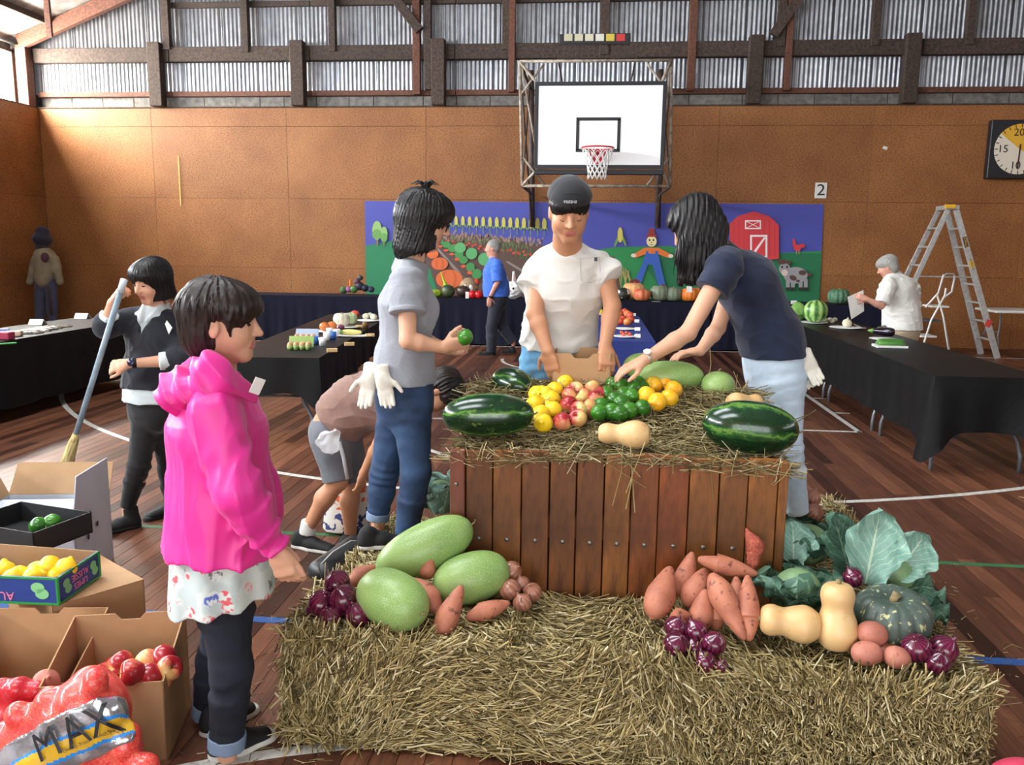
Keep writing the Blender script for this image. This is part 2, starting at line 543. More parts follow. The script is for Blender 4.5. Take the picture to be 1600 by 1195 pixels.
# ---- left wall: lining with a ledge, clerestory windows set back behind it
MWIN = emit('daylight_pane_left', (.90, .95, 1.0), WIN_L)
MWINS = emit('sunlit_pane', (1.0, .95, .86), WIN_L * 1.7)
MWIN2 = emit('daylight_pane_right', (.90, .95, 1.0), WIN_R)
wall_left = G().box((XL - .25, (YF + WY) / 2, 2.0), (.3, WY - YF + .3, 4.0), 0).build('wall_left', MDARKWOOD, kind='structure')
wall_right = G().box((XR + .25, (YF + WY) / 2, 2.0), (.3, WY - YF + .3, 4.0), 0).build('wall_right', MDARKWOOD, kind='structure')
for wl, X_, s in ((wall_left, XL, 1), (wall_right, XR, -1)):
 ys = list(np.arange(WY, YF, -2.55)) + [YF]
 for r in range(4):
  for i in range(len(ys) - 1):
   if s < 0 and i > 3: continue
   G().box((X_ - s * .01, (ys[i] + ys[i + 1]) / 2, (zrows[r] + zrows[r + 1]) / 2),
     (.02, ys[i] - ys[i + 1] - .004, zrows[r + 1] - zrows[r] - .004), .0015).build('panel', MPART, wl)
 G().box((X_ - s * .22, (YF + WY) / 2, 4.075), (.44, WY - YF, .03), .004).build('ledge', MOLDWOOD, wl)
 G().box((X_ - s * .55, (YF + WY) / 2, 5.13), (.2, WY - YF, .16), .004).build('wall_plate', MOLDWOOD, wl)
nw = 0
for X_, s, mm in ((XL, 1, MWIN), (XR, -1, MWIN2)):
 yw = WY - .12 if s > 0 else 6.0
 while yw > YF + 1:
  nw += 1
  w_ = thing('window_%d' % nw, kind='structure')
  G().box((X_ - s * .38, yw - 1.19, 4.58), (.02, 2.2, .9), 0).build('pane', MWINS if nw == 1 else mm, w_)
  f = G()
  for yy in (yw - .06, yw - 2.32): f.box((X_ - s * .34, yy, 4.58), (.12, .08, .96), .006)
  for zz in (4.11, 5.04): f.box((X_ - s * .34, yw - 1.19, zz), (.12, 2.3, .06), .006)
  for yy in (yw - .8, yw - 1.58): f.box((X_ - s * .36, yy, 4.58), (.03, .04, .92), .004)
  f.build('window_frame', MOLDWOOD, w_)
  yw -= 2.4
for Y_ in (14.88, 12.5, 10.1, 7.7, 5.3):
 G().box((XL - .12, Y_, 4.6), (.2, .2, 1.1), .01).build('post', MREDWOOD, wall_left)
 G().box((XR + .12, Y_, 4.6), (.2, .2, 1.1), .01).build('post', MREDWOOD, wall_right)
# ---- front wall behind the camera with a large glowing pane added for its light
MCREAM = M('front_wall_board', srgb(168, 128, 90), .8, col2=srgb(150, 112, 76))
wf = G()
for x0, x1 in ((XL - .3, -4.0), (4.0, XR + .3)):
 wf.box(((x0 + x1) / 2, YF - .1, 2.0), (x1 - x0, .15, 4.1), 0)
wf.box((0, YF - .1, 6.7), (XR - XL + .6, .15, 5.6), 0)
wall_front = wf.build('wall_front', MCREAM, kind='structure')
MWIN3 = emit('added_pane_front', (.95, .97, 1.0), FRONT_E)
w_ = thing('window_%d' % (nw + 1), kind='structure')  # unseen opening, added to light the hall from the camera side
G().box((0, YF - .12, 2.0), (8.0, .02, 3.8), 0).build('pane', MWIN3, w_)
f = G()
for xx in (-3.95, -2, 0, 2, 3.95): f.box((xx, YF - .06, 2.0), (.1, .1, 3.9), .006)
f.build('window_frame', MOLDWOOD, w_)
# ---- roof
MROOF = M('roof_foil', srgb(176, 174, 170), .6, col2=srgb(120, 116, 110), scale=3, bump=.5, bscale=14, metal=.2)
MSKYL = emit('added_skylight_sheet', (.93, .97, 1.0), SKY_E)  # glowing roof sheets out of view, added to light the foreground from above
ridge = (XL + XR) / 2
ceiling = thing('ceiling', kind='structure')
sky_y = [(3.2, 5.4), (-2.0, .4)]
for s in (0, 1):
 xe = XL - .75 if s == 0 else XR + .75
 ze, zr = EAVE + .06 - SLOPE * .3, roof_z(ridge)
 ya = YF - .2
 cuts = [YF - .2] + [c for p in sorted(sky_y) for c in p] + [WY + .4]
 fr = [0, .45, .85, 1.0]
 pt = lambda t, y: np.array([xe + (ridge - xe) * t, y, ze + (zr - ze) * t])
 for j in range(len(cuts) - 1):
  y0, y1 = cuts[j], cuts[j + 1]
  sky = j % 2 == 1
  for i in range(3):
   lit = sky and i == 1 and s == 0
   q = [pt(fr[i], y0), pt(fr[i + 1], y0), pt(fr[i + 1], y1), pt(fr[i], y1)]
   G().prism(q, (0, 0, 0), (0, 0, .04)).build('added_skylight' if lit else 'roof_sheet', MSKYL if lit else MROOF, ceiling)
 # rafters and purlins
 off = np.array([0, 0, -.14])
 for Y_ in (14.82, 12.4, 10.9, 7.6, 3.8, 0.0, -3.4):
  G().beam(pt(.055, Y_) + off, pt(1, Y_) + off, .12, .24, .006, up=(0, 0, 1)).build('rafter', MREDWOOD if Y_ > 14 else MOLDWOOD, ceiling)
 for t in (.11, .3, .5, .7, .9):
  G().beam(pt(t, YF) + off * .35, pt(t, WY) + off * .35, .1, .1, .006).build('purlin', MOLDWOOD, ceiling)
pa = at(78, 58, Y=13.6)
G().beam(pa, pa + np.array([-.02, 0, 1.2]), .1, .05, .004, up=(0, 1, 0)).build('hanging_strut', MREDWOOD, ceiling)
# ================================================================== BODIES: signed distance shapes meshed with surface nets
def vec(*a): return np.array(a, float)
def nrm(v):
 v = np.asarray(v, float)
 return v / (np.linalg.norm(v) + 1e-12)
def lerp(a, b, t): return a + (b - a) * t
def rc(a, b, ra, rb):
 """tapered capsule"""
 a, b = np.asarray(a, float), np.asarray(b, float)
 ba = b - a; L2 = ba @ ba + 1e-9
 def f(X, Y, Z):
  x, y, z = X - a[0], Y - a[1], Z - a[2]
  t = np.clip((x * ba[0] + y * ba[1] + z * ba[2]) / L2, 0, 1)
  return np.sqrt((x - t * ba[0]) ** 2 + (y - t * ba[1]) ** 2 + (z - t * ba[2]) ** 2) - (ra + (rb - ra) * t)
 r = max(ra, rb)
 return f, np.minimum(a, b) - r, np.maximum(a, b) + r
def ec(a, b, wa, wb, side, flat=False):
 """tapered capsule with an elliptic section: wa=(half width along side, half depth); flat=True cuts the ends square"""
 a, b = np.asarray(a, float), np.asarray(b, float)
 L = np.linalg.norm(b - a) + 1e-9
 n = (b - a) / L
 s = np.asarray(side, float); s = nrm(s - n * (s @ n)); q = np.cross(n, s)
 def f(X, Y, Z):
  x, y, z = X - a[0], Y - a[1], Z - a[2]
  ax = x * n[0] + y * n[1] + z * n[2]
  t = np.clip(ax / L, 0, 1)
  ws = x * s[0] + y * s[1] + z * s[2]
  wf = x * q[0] + y * q[1] + z * q[2]
  W = wa[0] + (wb[0] - wa[0]) * t; D = wa[1] + (wb[1] - wa[1]) * t
  if flat:
   k0 = np.sqrt((ws / W) ** 2 + (wf / D) ** 2) + 1e-9
   k1 = np.sqrt((ws / W ** 2) ** 2 + (wf / D ** 2) ** 2) + 1e-9
   return np.maximum(k0 * (k0 - 1) / k1, np.maximum(-ax, ax - L))
  o = ax - t * L; m = np.minimum(W, D)
  k0 = np.sqrt((ws / W) ** 2 + (wf / D) ** 2 + (o / m) ** 2) + 1e-9
  k1 = np.sqrt((ws / W ** 2) ** 2 + (wf / D ** 2) ** 2 + (o / m ** 2) ** 2) + 1e-9
  return k0 * (k0 - 1) / k1
 r = max(*wa, *wb)
 return f, np.minimum(a, b) - r, np.maximum(a, b) + r
def el(c, r, R=None):
 c = np.asarray(c, float); r = np.broadcast_to(np.asarray(r, float), (3,)); R = np.eye(3) if R is None else np.asarray(R)
 def f(X, Y, Z):
  x, y, z = X - c[0], Y - c[1], Z - c[2]
  k0 = k1 = 0
  for i in range(3):
   w = x * R[0, i] + y * R[1, i] + z * R[2, i]
   k0 = k0 + (w / r[i]) ** 2; k1 = k1 + (w / r[i] ** 2) ** 2
  k0 = np.sqrt(k0) + 1e-9
  return k0 * (k0 - 1) / (np.sqrt(k1) + 1e-9)
 m = r.max()
 return f, c - m, c + m
def wavy(P, f, seed, n=5):
 r = np.random.default_rng(seed)
 A = r.normal(size=(3, 3)); A /= np.linalg.norm(A, axis=0)
 q = P + .35 / f * np.sin((P @ A) * f * .8 + r.uniform(0, 6, 3))
 o = 0
 for i in range(n):
  k = nrm(r.normal(size=3)) * f * r.uniform(.7, 1.5)
  o = o + np.sin(q @ k + r.uniform(0, 6))
 return o / n
class SD:
 def __init__(self, vox=.006):
  self.ops, self.vox, self.disp = [], vox, []
 def u(self, prim, k=.02): self.ops.append(('u', prim, k)); return self
 def s(self, prim, k=.006): self.ops.append(('s', prim, k)); return self
 def cut(self, n, p): self.ops.append(('c', nrm(n), np.asarray(p, float))); return self     # removes the side n points to
 def folds(self, f): self.disp.append(f); return self                                       # f(P)->height added outward
 def mesh(self):
  v = self.vox
  lo = np.min([p[1] for o, p, k in self.ops if o == 'u'], axis=0) - .03
  hi = np.max([p[2] for o, p, k in self.ops if o == 'u'], axis=0) + .03
  n = np.ceil((hi - lo) / v).astype(int) + 1
  ax = [(lo[i] + v * np.arange(n[i])).astype(np.float32) for i in range(3)]
  D = np.full(n, .08, np.float32)
  for op in self.ops:
   if op[0] == 'c':
    _, nn, p = op
    pl = (ax[0] - p[0])[:, None, None] * nn[0] + (ax[1] - p[1])[None, :, None] * nn[1] + (ax[2] - p[2])[None, None, :] * nn[2]
    np.maximum(D, pl, out=D)
    continue
   o, (f, l, h), k = op
   m = k + .035
   i0 = np.clip(np.floor((l - m - lo) / v).astype(int), 0, n); i1 = np.clip(np.ceil((h + m - lo) / v).astype(int) + 1, 0, n)
   if (i1 <= i0).any(): continue
   sl = tuple(slice(a, b) for a, b in zip(i0, i1))
   d = f(ax[0][sl[0]][:, None, None], ax[1][sl[1]][None, :, None], ax[2][sl[2]][None, None, :])
   a = D[sl]
   if o == 'u':
    hh = np.maximum(k - np.abs(a - d), 0) / k if k > 0 else 0
    D[sl] = np.minimum(a, d) - hh * hh * k * .25
   else:
    hh = np.maximum(k - np.abs(a + d), 0) / k if k > 0 else 0
    D[sl] = np.maximum(a, -d) + hh * hh * k * .25
  if self.disp:
   I = np.argwhere(np.abs(D) < .03)
   P = lo + I * v
   dd = 0
   for f in self.disp: dd = dd + f(P)
   D[I[:, 0], I[:, 1], I[:, 2]] -= dd.astype(np.float32)
  D[0], D[-1], D[:, 0], D[:, -1], D[:, :, 0], D[:, :, -1] = .05, .05, .05, .05, .05, .05
  return surface_nets(D, lo, v)
def surface_nets(D, lo, v):
 ins = D < 0
 n = D.shape
 c = np.zeros([k - 1 for k in n], np.int8)
 cor = [(i, j, k) for i in (0, 1) for j in (0, 1) for k in (0, 1)]
 sl = lambda o: tuple(slice(o[i], n[i] - 1 + o[i]) for i in range(3))
 for o in cor: c += ins[sl(o)]
 act = (c > 0) & (c < 8)
 I = np.argwhere(act)
 if len(I) == 0: return np.zeros((0, 3)), np.zeros((0, 4), int)
 idx = np.full(act.shape, -1, np.int32); idx[act] = np.arange(len(I))
 vals = np.stack([D[I[:, 0] + o[0], I[:, 1] + o[1], I[:, 2] + o[2]] for o in cor], 1)
 acc = np.zeros((len(I), 3)); cnt = np.zeros(len(I))
 for a in range(8):
  for b in range(a + 1, 8):
   oa, ob = np.array(cor[a]), np.array(cor[b])
   if np.abs(oa - ob).sum() != 1: continue
   va, vb = vals[:, a], vals[:, b]
   m = (va < 0) != (vb < 0)
   t = np.where(m, va / np.where(m, va - vb, 1), 0)
   acc += np.where(m[:, None], oa + t[:, None] * (ob - oa), 0); cnt += m
 V = lo + (I + acc / cnt[:, None]) * v
 Fs = []
 for axis in range(3):
  o = [0, 0, 0]; o[axis] = 1
  s0 = [slice(0, k) for k in n]; s1 = [slice(0, k) for k in n]
  s0[axis] = slice(0, n[axis] - 1); s1[axis] = slice(1, n[axis])
  A, B = ins[tuple(s0)], ins[tuple(s1)]
  E = np.argwhere(A != B)
  fl = A[E[:, 0], E[:, 1], E[:, 2]]
  b, cax = (axis + 1) % 3, (axis + 2) % 3
  ok = (E[:, b] > 0) & (E[:, cax] > 0) & (E[:, b] < n[b] - 1) & (E[:, cax] < n[cax] - 1)
  E, fl = E[ok], fl[ok]
  q = []
  for db, dc in ((-1, -1), (0, -1), (0, 0), (-1, 0)):
   e = E.copy(); e[:, b] += db; e[:, cax] += dc
   q.append(idx[e[:, 0], e[:, 1], e[:, 2]])
  q = np.stack(q, 1)
  q[~fl] = q[~fl][:, ::-1]
  Fs.append(q)
 Fq = np.concatenate(Fs)
 Fq = Fq[(Fq >= 0).all(1)]
 return V, Fq
def relax(V, Fq, it=1, lam=.5):
 for _ in range(it):
  s = np.zeros_like(V); c = np.zeros(len(V))
  for i in range(4):
   for j in (1, 3):
    np.add.at(s, Fq[:, i], V[Fq[:, (i + j) % 4]]); np.add.at(c, Fq[:, i], 1)
  V = V + lam * (s / np.maximum(c, 1)[:, None] - V)
 return V
def sd_build(sd, name, mat, parent, midx=None, smooth=1, label=None):
 V, Fq = sd.mesh()
 if smooth: V = relax(V, Fq, smooth)
 mi = midx(V[Fq].mean(1)) if midx else None
 o = link(name, np_mesh(name, V - org_of(parent), Fq, mat, True, mi), parent)
 return tag(o, label)
# ------------------------------------------------------------------ cloth, skin and hair materials
def m_skin(name, col):
 nt = NT(name)
 v = nt.coord()
 c = nt.ramp(nt.noise(v, 14, 3), [(.3, tuple(k * .93 for k in col[:3])), (.7, col[:3])])
 nt.base(c); nt.props(.48, 0, .4)
 nt.b.inputs['Subsurface Weight'].default_value = .12
 nt.b.inputs['Subsurface Radius'].default_value = (.012, .005, .003)
 nt.b.inputs['Subsurface Scale'].default_value = .6
 nt.bump(nt.noise(v, 220, 2), .05, .001)
 return nt.m
def m_hair(name, col, col2, rough=.42):
 nt = NT(name)
 v = nt.coord((1, 1, .12))
 n = nt.noise(v, 150, 3, .6)
 nt.base(nt.ramp(n, [(.3, col), (.75, col2)])); nt.props(rough, 0, .28)
 nt.bump(n, .35, .003)
 return nt.m
MSKIN = m_skin('skin_light', srgb(214, 164, 134))
MSKIN2 = m_skin('skin_tan', srgb(196, 142, 108))
MSKIN3 = m_skin('skin_ruddy', srgb(206, 150, 130))
MLIP = M('lips', srgb(184, 112, 100), .4)
MHAIR = m_hair('black_hair', srgb(9, 8, 9), srgb(30, 26, 26))
MHAIR2 = m_hair('dark_brown_hair', srgb(20, 15, 13), srgb(52, 40, 34))
MGREYHAIR = m_hair('grey_hair', srgb(112, 110, 106), srgb(176, 174, 168), .6)
MBLACK = M('black_paint', srgb(22, 24, 30), .45)
MEYE = M('dark_eye', srgb(18, 12, 10), .15)
MWHITE = M('white_cloth', srgb(226, 224, 216), .8, col2=srgb(214, 212, 206), scale=6, bump=.12, bscale=420, bdist=.001, sheen=.1)
MSHOEB = M('black_shoe_fabric', srgb(16, 16, 18), .75, bump=.2, bscale=400, bdist=.001)
MSOLE = M('white_rubber', srgb(208, 205, 198), .5, col2=srgb(186, 182, 174), scale=30)
def cloth(name, col, col2=None, rough=.8, bump=.12, bscale=500, sheen=.15, scale=6):
 return M(name, col, rough, col2=col2 or tuple(k * .9 for k in col[:3]), scale=scale, bump=bump, bscale=bscale, bdist=.0012, sheen=sheen)
# ------------------------------------------------------------------ body pieces
def hand(sd, w, d, n, ts, s=1.0, curl=(.35, .35, .35, .35), thumb=(.5, .8, .35), spread=.06):
 """w wrist, d direction to the knuckles, n direction the palm faces, ts = +1/-1 thumb side along cross(d,n)"""
 d = nrm(d); n = nrm(n - d * (n @ d)); sv = np.cross(d, n) * ts
 P = lambda a, b, c: w + s * (d * a + sv * b + n * c)
 sd.u(ec(P(.0, 0, 0), P(.04, .002, .0), (.026 * s, .019 * s), (.036 * s, .016 * s), sv), .015)
 sd.u(ec(P(.035, .003, 0), P(.082, 0, 0), (.037 * s, .0155 * s), (.039 * s, .0125 * s), sv), .012)
 for i, (off, ln) in enumerate(((.029, .068), (.010, .077), (-.010, .072), (-.028, .056))):
  p = P(.08, off, .001); c = curl[i]; a = c; fd = d + sv * off * spread * 25 * .04
  for j, fr in enumerate((.46, .31, .23)):
   dv = nrm(fd) * math.cos(a) + n * math.sin(a)
   q = p + dv * ln * fr * s
   sd.u(rc(p, q, (.0092 - .0009 * j) * s, (.0086 - .0010 * j) * s), .004 if j else .007)
   p = q; a += c * 1.1
 p = P(.018, .024, .004)
 t0 = nrm(d * thumb[0] + sv * thumb[1] + n * thumb[2])
 q = p + t0 * .042 * s
 sd.u(rc(p, q, .014 * s, .0105 * s), .012)
 t1 = nrm(t0 * .75 + d * .6)
 r_ = q + t1 * .030 * s
 sd.u(rc(q, r_, .0102 * s, .0092 * s), .004)
 sd.u(rc(r_, r_ + nrm(t1 + d * .35) * .022 * s, .0092 * s, .0075 * s), .003)
class Head:
 def __init__(self, c, fwd, up, s=1.0):
  self.c = np.asarray(c, float); self.f = nrm(fwd); u = np.asarray(up, float)
  self.u = nrm(u - self.f * (u @ self.f)); self.r = np.cross(self.f, self.u); self.s = s
  self.R = np.stack([self.r, self.f, self.u], 1)
 def __call__(self, x, y, z): return self.c + self.s * (self.r * x + self.f * y + self.u * z)
 def loc(self, P): return ((P - self.c) @ self.R) / self.s
def head_sdf(sd, H, neck, fem=True, nose=1.0):
 s = H.s
 E = lambda c, r: el(H(*c), np.array(r) * s, H.R)
 sd.u(E((0, -.018, .032), (.074, .094, .084)), .03)
 sd.u(E((0, .022, -.030), (.060 if fem else .064, .068, .078)), .035)
 sd.u(rc(H(-.012, .062, -.094), H(.012, .062, -.094), .019 * s, .019 * s), .03)
 for x in (-1, 1):
  sd.u(E((x * .036, .050, -.026), (.026, .030, .030)), .025)
  if not fem: sd.u(E((x * .048, .0, -.07), (.016, .03, .025)), .03)
 sd.u(rc(H(-.034, .068, .026), H(.034, .068, .026), .015 * s, .015 * s), .02)
 for x in (-1, 1):
  sd.s(E((x * .031, .102, .006), (.019, .018, .010)), .012)
  sd.u(E((x * .031, .0735, .003), (.0155, .0125, .0105)), .004)
 sd.u(rc(H(0, .086, .012), H(0, .106 * nose, -.024), .0075 * s, .0110 * s), .012)
 for x in (-1, 1): sd.u(E((x * .012, .094, -.027), (.0085, .0105, .0075)), .006)
 sd.u(rc(H(-.017, .0835, -.0545), H(.017, .0835, -.0545), .0062 * s, .0062 * s), .006)
 sd.u(rc(H(-.015, .082, -.064), H(.015, .082, -.064), .0070 * s, .0070 * s), .006)
 sd.s(rc(H(-.02, .0935, -.0592), H(.02, .0935, -.0592), .0022 * s, .0022 * s), .004)
 for x in (-1, 1):
  sd.u(E((x * .074, -.008, -.008), (.010, .017, .031)), .008)
  sd.s(E((x * .085, -.002, -.006), (.006, .009, .018)), .006)
 top = H(0, -.028, -.045)
 sd.u(rc(top, neck, .050 * s if fem else .056 * s, .056 * s if fem else .064 * s), .03)
def lips_idx(H):
 def f(C):
  p = H.loc(C)
  m = (np.abs(p[:, 0]) < .024) & (p[:, 1] > .070) & (np.abs(p[:, 2] + .0595) < .0135 - .18 * np.abs(p[:, 0]))
  return m.astype(np.int32)
 return f
def face_bits(parent, H, skinmat, brow=.0022, closed=False):
 for x in (-1, 1):
  g = G()
  n_ = 5
  if closed:
   pts = [H(x * (.031 + (t - .5) * .028), .0865 - 1.2 * abs(t - .5) ** 2 * .03, -.0035 - .004 * math.sin(math.pi * t)) for t in np.linspace(0, 1, n_)]
   g.tube(pts, [.0006 * H.s, .0013 * H.s, .0016 * H.s, .0013 * H.s, .0006 * H.s], 6)
  else:
   g.sphere(H(x * .031, .0800, .003), np.array((.0125, .0075, .0052)) * H.s, 12, 8, H.R)
  g.build('eye', MEYE, parent, True)
  g = G()
  pts = [H(x * (.014 + t * .036), .0855 - t * t * .016, .0245 + .005 * math.sin(math.pi * t * .8)) for t in np.linspace(0, 1, 6)]
  g.tube(pts, [brow * H.s * k for k in (.8, 1.1, 1.15, 1.0, .8, .4)], 6)
  g.build('eyebrow', MHAIR, parent, True)
def strands(H, amp=.004, freq=40, seed=1, axis=None, org=None):
 """ridges that run down from the crown"""
 def f(P):
  p = H.loc(P)
  a = np.arctan2(p[:, 0], p[:, 1] + .02)
  r = np.random.default_rng(seed)
  o = 0
  for i in range(6):
   k = freq * r.uniform(.35, 1.3)
   o = o + np.sin(a * round(k) + r.uniform(0, 6) + 3 * np.sin(p[:, 2] * r.uniform(8, 22) + r.uniform(0, 6)))
  return amp * H.s * o / 3
 return f
def shoe(parent, heel, toe, z0, mat=None, sole=None, s=1.0, ht=.07, name='shoe'):
 """low shoe standing on z0, heel and toe as ground points"""
 mat = mat or MSHOEB; sole = sole or MSOLE
 h = vec(heel[0], heel[1], z0); t = vec(toe[0], toe[1], z0)
 d = nrm(t - h); sv = vec(-d[1], d[0], 0); L = np.linalg.norm(t - h)
 A = lambda u, w, z: h + d * L * u + sv * w + vec(0, 0, z)
 sd = SD(.005)
 sd.u(ec(A(.14, 0, .03), A(.45, 0, .03), (.036 * s, .045), (.041 * s, .04), sv), .02)
 sd.u(ec(A(.45, 0, .03), A(.84, 0, .022), (.043 * s, .035), (.036 * s, .024), sv), .02)
 sd.u(ec(A(.17, 0, .03), A(.2, 0, ht), (.034 * s, .04), (.032 * s, .042), sv), .02)
 sd.cut((0, 0, -1), (0, 0, z0 + .016))
 o = sd_build(sd, name, mat, parent)
 sd = SD(.005)
 sd.u(ec(A(.14, 0, .0), A(.45, 0, .0), (.042 * s, .04), (.045 * s, .04), sv), .02)
 sd.u(ec(A(.45, 0, .0), A(.86, 0, .0), (.047 * s, .04), (.040 * s, .04), sv), .02)
 sd.cut((0, 0, -1), (0, 0, z0 + .001)).cut((0, 0, 1), (0, 0, z0 + .024))
 sd_build(sd, 'sole', sole, o)
 return o
def arm(sd, sh, elb, wr, r=1.0, k=.02):
 sd.u(rc(sh, elb, .047 * r, .037 * r), k)
 m = lerp(elb, wr, .3)
 sd.u(rc(elb, m, .037 * r, .038 * r), k * .7)
 sd.u(rc(m, wr, .038 * r, .025 * r), k * .7)
def leg(sd, hip, kn, an, r=1.0, k=.03, calf=None):
 sd.u(rc(hip, kn, .080 * r, .053 * r), k)
 c = lerp(kn, an, .32) + (0 if calf is None else calf * .018)
 sd.u(rc(kn, c, .052 * r, .054 * r), k)
 sd.u(rc(c, an, .054 * r, .034 * r), k)
 sd.u(rc(an, an + vec(0, 0, -.04), .034 * r, .035 * r), .01)
def torso(sd, pel, wst, chs, nek, sl, sp, ph, w_hip=(.165, .115), w_wst=(.130, .095), w_chs=(.150, .105), w_sh=(.11, .06), k=.05, grow=0):
 """pelvis, waist, chest, neck base; sp = pelvis side vector, sl = shoulder side vector, ph: unused forward"""
 g = lambda w: (w[0] + grow, w[1] + grow)
 mid = nrm(nrm(sl) + nrm(sp))
 sd.u(ec(pel + (pel - wst) * .25, lerp(pel, wst, .35), g((w_hip[0] * .88, w_hip[1] * .95)), g(w_hip), sp), k)
 sd.u(ec(pel, wst, g(w_hip), g(w_wst), sp), k)
 sd.u(ec(wst, chs, g(w_wst), g(w_chs), mid), k)
 sd.u(ec(chs, lerp(chs, nek, .72), g(w_chs), g(w_sh), sl), k)
# ================================================================== PEOPLE
def J(px, py, Y): return at(px, py, Y=Y)
def trousers(pel, wst, sp, legs, top, grow=.012, r=1.0, hip=(.165, .115), cuff=.05, vox=.006, wr=.004, seed=3):
 """legs: list of (hip, knee, ankle/hem)"""
 sd = SD(vox)
 g = lambda w: (w[0] + grow, w[1] + grow)
 sd.u(ec(pel + (pel - wst) * .22, lerp(pel, wst, .3), g((hip[0] * .9, hip[1] * .98)), g(hip), sp), .05)
 sd.u(ec(pel, lerp(pel, wst, .9), g(hip), g((hip[0] * .82, hip[1] * .86)), sp), .05)
 sd.cut(nrm(wst - pel), lerp(pel, wst, top))
 for h, k, a in legs:
  sd.u(rc(h, k, (.082 + grow) * r, (.056 + grow) * r), .035)
  d = nrm(a - k); s = nrm(np.cross(d, (0, 1, .01)))
  m = lerp(k, a, .35)
  sd.u(rc(k, m, (.056 + grow) * r, (.055 + grow) * r), .03)
  sd.u(ec(m, a, ((.055 + grow) * r,) * 2, (cuff, cuff), s, True), .02)
 def fold(P):
  o = wr * .5 * wavy(P, 34, seed) + wr * .5 * ((1 - np.abs(wavy(P, 60, seed + 8))) ** 5 - .3)
  for h, k, a in legs:
   dk = np.linalg.norm(P - k, axis=1)
   o = o + wr * 1.5 * np.exp(-(dk / .12) ** 2) * np.sin(P @ nrm(a - h) * 120 + 7 * wavy(P, 13, seed + 1)) * (.4 + wavy(P, 17, seed + 6))
   da = np.linalg.norm(P - a, axis=1)
   o = o + wr * 1.3 * np.exp(-(da / .09) ** 2) * np.sin(P @ nrm(a - h) * 140 + 6 * wavy(P, 14, seed + 2)) * (.5 + wavy(P, 15, seed + 7))
   dh = np.linalg.norm(P - h, axis=1)
   o = o + wr * 1.0 * np.exp(-(dh / .12) ** 2) * np.sin(P @ nrm((a - h) + .6 * np.asarray(sp) * .3) * 110 + 3 * wavy(P, 10, seed + 4))
  return o
 return sd.folds(fold)
def cuff_band(parent, a, d, r, h, mat, name='cuff', th=.006):
 s = nrm(np.cross(d, (0, 1, .02)))
 sd = SD(.005).u(ec(a - nrm(d) * h, a, (r + th, r + th), (r + th, r + th), s, True), .0)
 sd.folds(lambda P: .002 * wavy(P, 60, 5))
 return sd_build(sd, name, mat, parent)
def shirt(pel, wst, chs, nek, sl, sp, hem, sleeves, sizes, grow=.02, vox=.006, wr=.006, seed=1, neck_r=.068, neck_to=None, hemn=None, extra=(), ffreq=52, diag=None, k=.05, tail=True):
 sd = SD(vox)
 torso(sd, pel, wst, chs, nek, sl, sp, None, *sizes, grow=grow, k=k)
 for p, kk in extra: sd.u(p, kk)
 if hem is not None: sd.cut(hemn if hemn is not None else (0, 0, -1), hem)
 for sh, e, wa, wb in sleeves:
  s = nrm(np.cross(e - sh, (0.1, .6, 1)))
  sd.u(rc(lerp(nek, sh, .3) - vec(0, 0, .022), sh, .042, wa * .86), .06)
  sd.u(rc(sh, lerp(sh, e, .35), wa * .9, wa), .04)
  sd.u(ec(lerp(sh, e, .1), e, (wa, wa), (wb, wb * .92), s, True), .02)
 if neck_to is not None:
  nu = nrm(neck_to - nek); sd.u(ec(nek - nu * .04, nek + nu * .004, (neck_r + .012,) * 2, (neck_r + .006,) * 2, sl, True), .03)
 if neck_to is not None: sd.s(rc(nek + (neck_to - nek) * .04, neck_to, neck_r, neck_r * .95), .008)
 dg = nrm(diag) if diag is not None else nrm(vec(.5, 0, 1))
 def fold(P):
  w1 = wavy(P, ffreq * .35, seed + 3)
  o = wr * .45 * wavy(P, ffreq * .5, seed) + wr * (.5 + .8 * np.abs(w1)) * ((1 - np.abs(wavy(P, ffreq, seed + 9))) ** 5 - .35)
  o = o + wr * 1.1 * ((1 - np.abs(np.sin(P @ dg * ffreq * .55 + 4 * w1))) ** 2 - .3) * np.clip(w1 * 2.5, 0, 1)
  for sh, e, wa, wb in sleeves:
   de = np.linalg.norm(P - sh, axis=1)
   o = o + wr * .9 * np.exp(-(de / .14) ** 2) * np.sin(P @ nrm(e - sh + vec(.3, 0, 0) * .1) * 70 + 2.5 * w1)
  return o
 return sd.folds(fold)
def onto(o, px, py, off=.002):
 """where the sight line of a photo pixel meets the surface of a finished mesh"""
 d = Vector(_fw + CR * (px - 800) / FPX + CU * (597.5 - py) / FPX).normalized()
 og = org_of(o)
 bv = BV.setdefault(o.name, None)
 if bv is None:
  me = o.data
  bv = BV[o.name] = BVHTree.FromPolygons([v.co[:] for v in me.vertices], [p.vertices[:] for p in me.polygons])
 h = bv.ray_cast(Vector(CAM - og), d)
 return None if h[0] is None else np.array(h[0]) + og - np.array(d) * off
BV = {}
def torso_sizes(h=(.165, .115), w=(.13, .095), c=(.15, .105), s=(.11, .06)): return (h, w, c, s)
def long_sleeve(sd, sh, e, w, ra, rb, rcf, k=.03):
 sd.u(rc(sh, e, ra, rb), k)
 s = nrm(np.cross(w - e, (0.1, .6, 1)))
 sd.u(rc(e, lerp(e, w, .4), rb, rb * .98), k)
 sd.u(ec(lerp(e, w, .3), w, (rb * .98,) * 2, (rcf,) * 2, s, True), k * .6)
